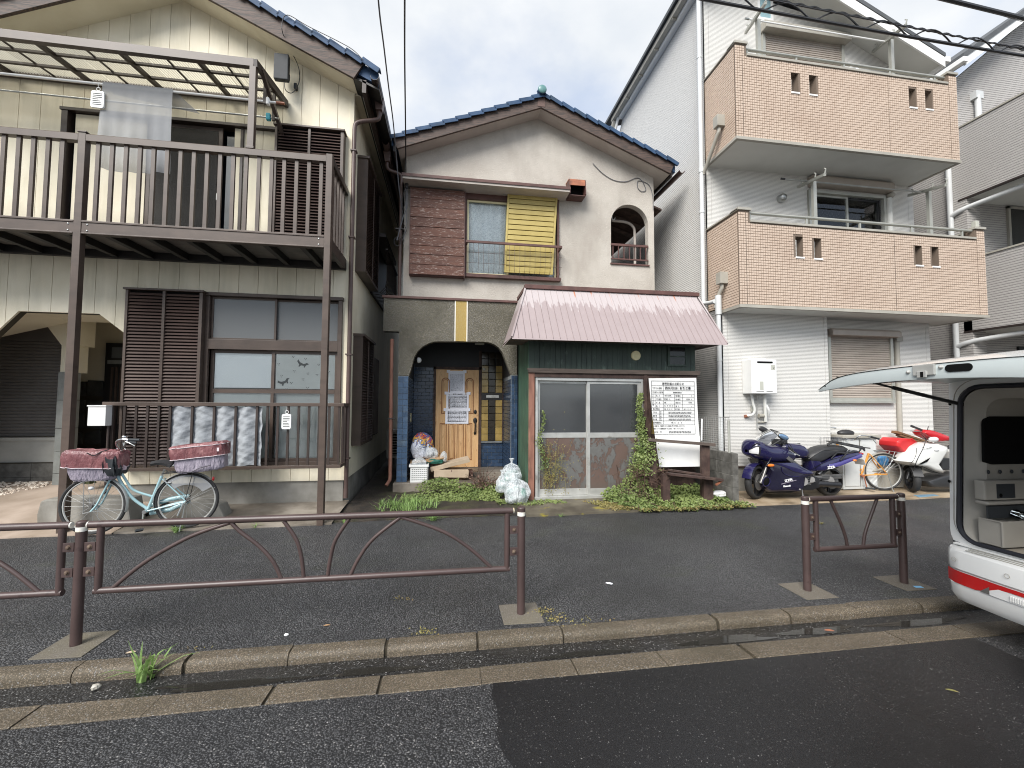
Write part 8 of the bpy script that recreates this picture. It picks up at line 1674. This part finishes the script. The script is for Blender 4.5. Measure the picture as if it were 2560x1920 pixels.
part('door_seal', MB().tube([(VX-.004, y, z) for y, z in rring(VY0+.082, VY1-.067, .607, 1.748, .125, 6, .045)], .016, 8, closed=True), 'seal', van, smooth=1)
inn = rring(VY0+.10, VY1-.085, .60, 1.73, .12, 6, .04); inn2 = rring(VY0+.16, VY1-.17, .595, 1.66, .1, 6, .03)
part('interior_shell', loft([inn, inn2, inn2], [VX+.01, VX+.10, 5.6]), 'van_trim', van, recalc=False, smooth=35)
part('cargo_floor', MB().box(VX+.06, 5.6, VY0+.15, VY1-.16, .57, .603), 'van_floor', van)
part('seat_row', MB().box(5.3, 5.6, VY0+.2, VY1-.2, .6, 1.25), 'dark_grey_plastic', van, bevel=.05)
IYW = VY1-.19
qw = part('quarter_window', MB().prism(rring(0,0,0,0,0) if False else [(a, b) for a, b in [(3.86,1.20)]+arc(3.93,1.47,.06,.06,180,90,4)+[(4.38,1.53)]+arc(4.38,1.47,.06,.06,90,0,4)+arc(4.38,1.24,.06,.06,0,-90,4)+[(3.93,1.18)]], 'xz', IYW-.012, IYW+.005), 'cast_dark', van)
part('trim_panel', MB().box(3.80, 4.9, IYW-.045, IYW+.02, .93, 1.07).box(3.80, 4.9, IYW-.06, IYW+.02, .90, .925), 'van_trim', van, bevel=.012)
part('trim_pocket', MB().box(3.90, 4.06, IYW-.048, IYW-.044, .945, 1.045), 'dark_grey_plastic', van); part('cup_mark', MB().ell((3.93,IYW-.05,.965), .014,.004,.014, 10, 6), 'cast_dark', van)
part('side_pocket', MB().prism([(3.82,.62),(4.9,.62),(4.9,.80),(3.82,.80)], 'xz', IYW-.12, IYW-.105).box(3.82, 3.84, IYW-.105, IYW+.02, .62, .80).box(3.84, 4.9, IYW-.105, IYW+.02, .62, .64), 'van_trim', van, bevel=.008)
part('pocket_grille', MB().box(3.84, 4.3, IYW-.03, IYW-.02, .80, .885), 'dark_grey_plastic', van)
for k in range(5): part('trim_hole', MB().ell((3.90+.105*k,IYW-.005,1.125), .012,.006,.015, 10, 6), 'dark_grey_plastic', van, smooth=1)
bt = solo('plastic_bottle', MB().tube([(4.02,IYW-.07,.84),(4.10,IYW-.07,.815),(4.14,IYW-.07,.80)], [.03,.03,.02], 10), 'glass_window', 'clear plastic bottle lying in the side pocket of the van', 'bottle', smooth=40)
# rear bumper with its lamps: plan outline bulges at the rear and wraps round the corner
def bump_ring(x_off, z):
    return [(VX+.30, VY1+.01-x_off*.3, z), (VX+.06, VY1+.012-x_off*.3, z), (VX-.03+x_off, VY1-.01, z), (VX-.066+x_off, VY1-.05, z), (VX-.082+x_off, VY1-.12, z), (VX-.10+x_off, VY1-.35, z), (VX-.11+x_off, VYC, z), (VX-.10+x_off, VY0+.35, z), (VX-.082+x_off, VY0+.12, z), (VX-.03+x_off, VY0+.01, z), (VX+.30, VY0-.01, z)]
lev = [(.12,.15),(.06,.165),(.018,.215),(.004,.30),(.012,.31),(.014,.395),(.002,.41),(0,.50),(.008,.535),(.03,.552),(.14,.575)]
rings_ = [bump_ring(a, b) for a, b in lev]; n = len(rings_[0])
part('bumper', MB().add([p for r in rings_ for p in r], [(i*n+k, i*n+k+1, (i+1)*n+k+1, (i+1)*n+k) for i in range(len(rings_)-1) for k in range(n-1)]), 'van_white', van, smooth=35)
part('bumper_step', MB().prism([(VX-.02,.571),(VX+.05,.585),(VX+.05,.592),(VX-.02,.577)], 'xz', VY0+.05, VY1-.04), 'van_white', van)
for k in range(3): part('step_line', MB().box(VX-.07+.022*k, VX-.067+.022*k, VY0+.15, VY1-.15, .553+.0055*k, .5585+.0055*k), 'sill_grey', van)
def lamp_strip(ya, yb, za, zb, off, m, name, zc=None):
    r0, r1 = bump_ring(off, za), bump_ring(off, zb); mb = MB(); pts0 = []; 
    def at(yy, z):
        rr_ = bump_ring(off, z)
        for p, q in zip(rr_, rr_[1:]):
            if q[1] <= yy <= p[1]: t = (p[1]-yy)/(p[1]-q[1]+1e-9); return (p[0]+(q[0]-p[0])*t, yy, z)
        return (rr_[2][0], yy, z)
    N = 14; return part(name, mb.grid(lambda u, v: at(ya+(yb-ya)*u, (za(u) if callable(za) else za)*(1-v)+(zb(u) if callable(zb) else zb)*v), N, 2), m, van, recalc=False, smooth=1)
tl_ = lamp_strip(VY1-.012, VY1-.95, lambda u: .305+.064*min(1,max(0,(u-.25)/.12)), lambda u: .396, -.004, 'lens_red', 'tail_lamp')
lamp_strip(VY1-.25, VY1-.95, lambda u: .308, lambda u: .310+.055*min(1,(u*7)), -.006, 'lens_clear', 'reverse_lamp'); lamp_strip(VY1-.245, VY1-.30, lambda u: .309, lambda u: .312+.05*u, -.0075, 'moto_silver', 'lamp_edge')
for k in range(16): part('lens_rib', MB().box(VX-.116, VX-.108, VY1-.42-.012*k, VY1-.416-.012*k, .318, .352), 'box_white', van)
for yy, z in ((VY1-.09,.475),(VY1-.40,.475),(VY0+.2,.475)): part('sensor', MB().tube([(VX-.09 if yy > VY1-.1 else VX-.108, yy+.014*cos(a), z+.014*sin(a)) for a in [i*pi/8 for i in range(16)]], .0015, 5, closed=True), 'cap_grey', van)
part('bumper_clip', MB().ell((VX+.005,VY1-.055,.555), .006,.012,.010, 10, 6), 'cast_dark', van); part('door_bump', MB().ell((VX-.002,VY1-.02,1.03), .006,.01,.012, 10, 6), 'cast_dark', van); part('door_bump', MB().ell((VX+.0,VY1-.045,1.62), .006,.01,.012, 10, 6), 'cast_dark', van)
for xw in (4.52, 6.45):
    for yw in (VY1-.09, VY0+.09): 
        w_ = tyre(van, (xw, yw, .215), .275, .155, Vector((-1,0,0)), 'wheel', 'moto_silver', 5)
part('underbody', MB().box(VX+.35, 6.9, VY0+.1, VY1-.1, .16, .50), 'cast_dark', van)
part('windshield', MB().box(6.955, 6.97, VY0+.2, VY1-.2, 1.15, 1.75), 'glass_dark', van)
part('side_window', MB().box(4.25, 6.2, VY1-.035, VY1-.022, 1.15, 1.62), 'glass_dark', van); part('side_window', MB().box(4.25, 6.2, VY0+.022, VY0+.035, 1.15, 1.62), 'glass_dark', van)
part('body_gap', MB().tube([(VX+.012, y, .583) for y in (VY1-.02, VYC, VY0+.02)], .005, 5), 'seal', van); part('jamb_line', MB().tube([(VX+.006, y, z) for y, z in rring(VY0+.045, VY1-.03, .60, 1.80, .15, 6, .036)], .004, 6, closed=True), 'cap_grey', van, smooth=1)
part('roof_gutter', MB().tube([(VX+.05, VY1-.10, 1.915), (6.3, VY1-.10, 1.915)], .008, 6), 'seal', van); part('tailgate_hinge', MB().box(VX-.02, VX+.1, VYC+.38, VYC+.46, 1.90, 1.94), 'van_inner', van, bevel=.01)
part('slide_door_rail', MB().box(4.0, 5.6, VY1-.004, VY1+.002, 1.03, 1.05), 'seal', van); part('wheel_arch', MB().tube([(4.52+.31*cos(a), VY1-.005, .215+.31*sin(a)) for a in [i*pi/14 for i in range(15)]], .012, 6), 'van_inner', van, smooth=1)
# tailgate: raised almost level; its lower edge is nearest the camera
TG = part('tailgate', MB(), 'van_white', van) if False else None
def tgp(s, t, side):   # s 0 hinge .. 1 lower edge, t across the width -1..1, side 0 skin 1 inner panel
    x = 3.80+(2.655-3.80)*s+.05*abs(t)**3*s*.8; y = VYC+t*(.735-.03*(1-s)); up_ = .085*(1-s)+.035*sin(pi*s)
    a = abs(t); zt = 1.838-.018*t+up_-.02*a**2-.10*a**7-.012*max(0,s-.92)*12*.5; zb = 1.752+up_*.9-.05*a**2
    return (x, y, max(zt, zb+.012) if side == 0 else zb)
nS, nT = 14, 24
tg = MB(); top_ = [[tgp(i/nS, -1+2*j/nT, 0) for j in range(nT+1)] for i in range(nS+1)]; bot_ = [[tgp(i/nS, -1+2*j/nT, 1) for j in range(nT+1)] for i in range(nS+1)]
vs_ = [p for r in top_ for p in r]+[p for r in bot_ for p in r]; o_ = (nS+1)*(nT+1); id_ = lambda i, j, b=0: i*(nT+1)+j+b*o_
fs_ = [(id_(i,j),id_(i,j+1),id_(i+1,j+1),id_(i+1,j)) for i in range(nS) for j in range(nT)]+[(id_(i,j,1),id_(i+1,j,1),id_(i+1,j+1,1),id_(i,j+1,1)) for i in range(nS) for j in range(nT)]
fs_ += [(id_(nS,j),id_(nS,j+1),id_(nS,j+1,1),id_(nS,j,1)) for j in range(nT)]+[(id_(0,j),id_(0,j,1),id_(0,j+1,1),id_(0,j+1)) for j in range(nT)]+[(id_(i,0),id_(i+1,0),id_(i+1,0,1),id_(i,0,1)) for i in range(nS)]+[(id_(i,nT),id_(i,nT,1),id_(i+1,nT,1),id_(i+1,nT)) for i in range(nS)]
TG = part('tailgate', tg.add(vs_, fs_), 'van_inner', van, bevel=.006, smooth=35)
part('tailgate_skin', MB().grid(lambda u, v: (lambda p: (p[0]-.004*u, p[1], p[2]+.004))(tgp(u, -1+2*v, 0)), nS, nT), 'van_white', TG, recalc=False, smooth=1)
ty = lambda t: VYC+t*.735
def tz(s, t, k=1): return tgp(s, t, k)
lx = 2.655
lt_ = part('latch', MB().box(lx-.012, lx+.03, VYC-.055, VYC+.055, 1.775, 1.835).box(lx-.018, lx-.011, VYC-.02, VYC+.03, 1.762, 1.80), 'alu', TG, bevel=.006); part('latch_slot', MB().box(lx-.0195, lx-.015, VYC-.005, VYC+.01, 1.765, 1.795), 'cast_dark', lt_)
part('latch_bolt', MB().ell((lx+.0,VYC-.08,1.815), .012,.012,.012, 8, 6).ell((lx+.0,VYC+.085,1.80), .012,.012,.012, 8, 6), 'alu', TG)
ga = tgp(1, -.25, 0); part('grip_hole', MB().prism([(y-.0, z) for y, z in rring(VYC-.22, VYC-.10, 1.785, 1.825, .019, 4)], 'yz', lx-.004, lx+.012), 'cast_dark', TG)
part('edge_hole', MB().ell((lx+.035,VYC+.665,1.742), .008,.010,.007, 8, 5).ell((lx+.06,VYC+.60,1.805), .006,.008,.004, 8, 5), 'cast_dark', TG)
part('window_trim', MB().grid(lambda u, v: (lambda p: (p[0], p[1], p[2]-.012-.012*sin(pi*u)*sin(pi*v)))(tgp(.88-.75*u, .35-1.1*v if False else (.55-1.1*v), 1)), 10, 12), 'black_plastic', TG, thick=.02, smooth=40)
part('garnish_slot', MB().grid(lambda u, v: (lambda p: (p[0], p[1], p[2]+.007))(tgp(.62+.05*v, -.18+.36*u, 0)), 10, 2), 'cast_dark', TG, recalc=False)
for sy in (1,-1): part('gas_strut', MB().tube([(3.02,VYC+sy*.63,1.775),(3.24,VYC+sy*.635,1.732)], .008, 8).tube([(3.22,VYC+sy*.635,1.736),(3.84,VYC+sy*.645,1.615)], .014, 10), 'black_plastic', van, smooth=40)
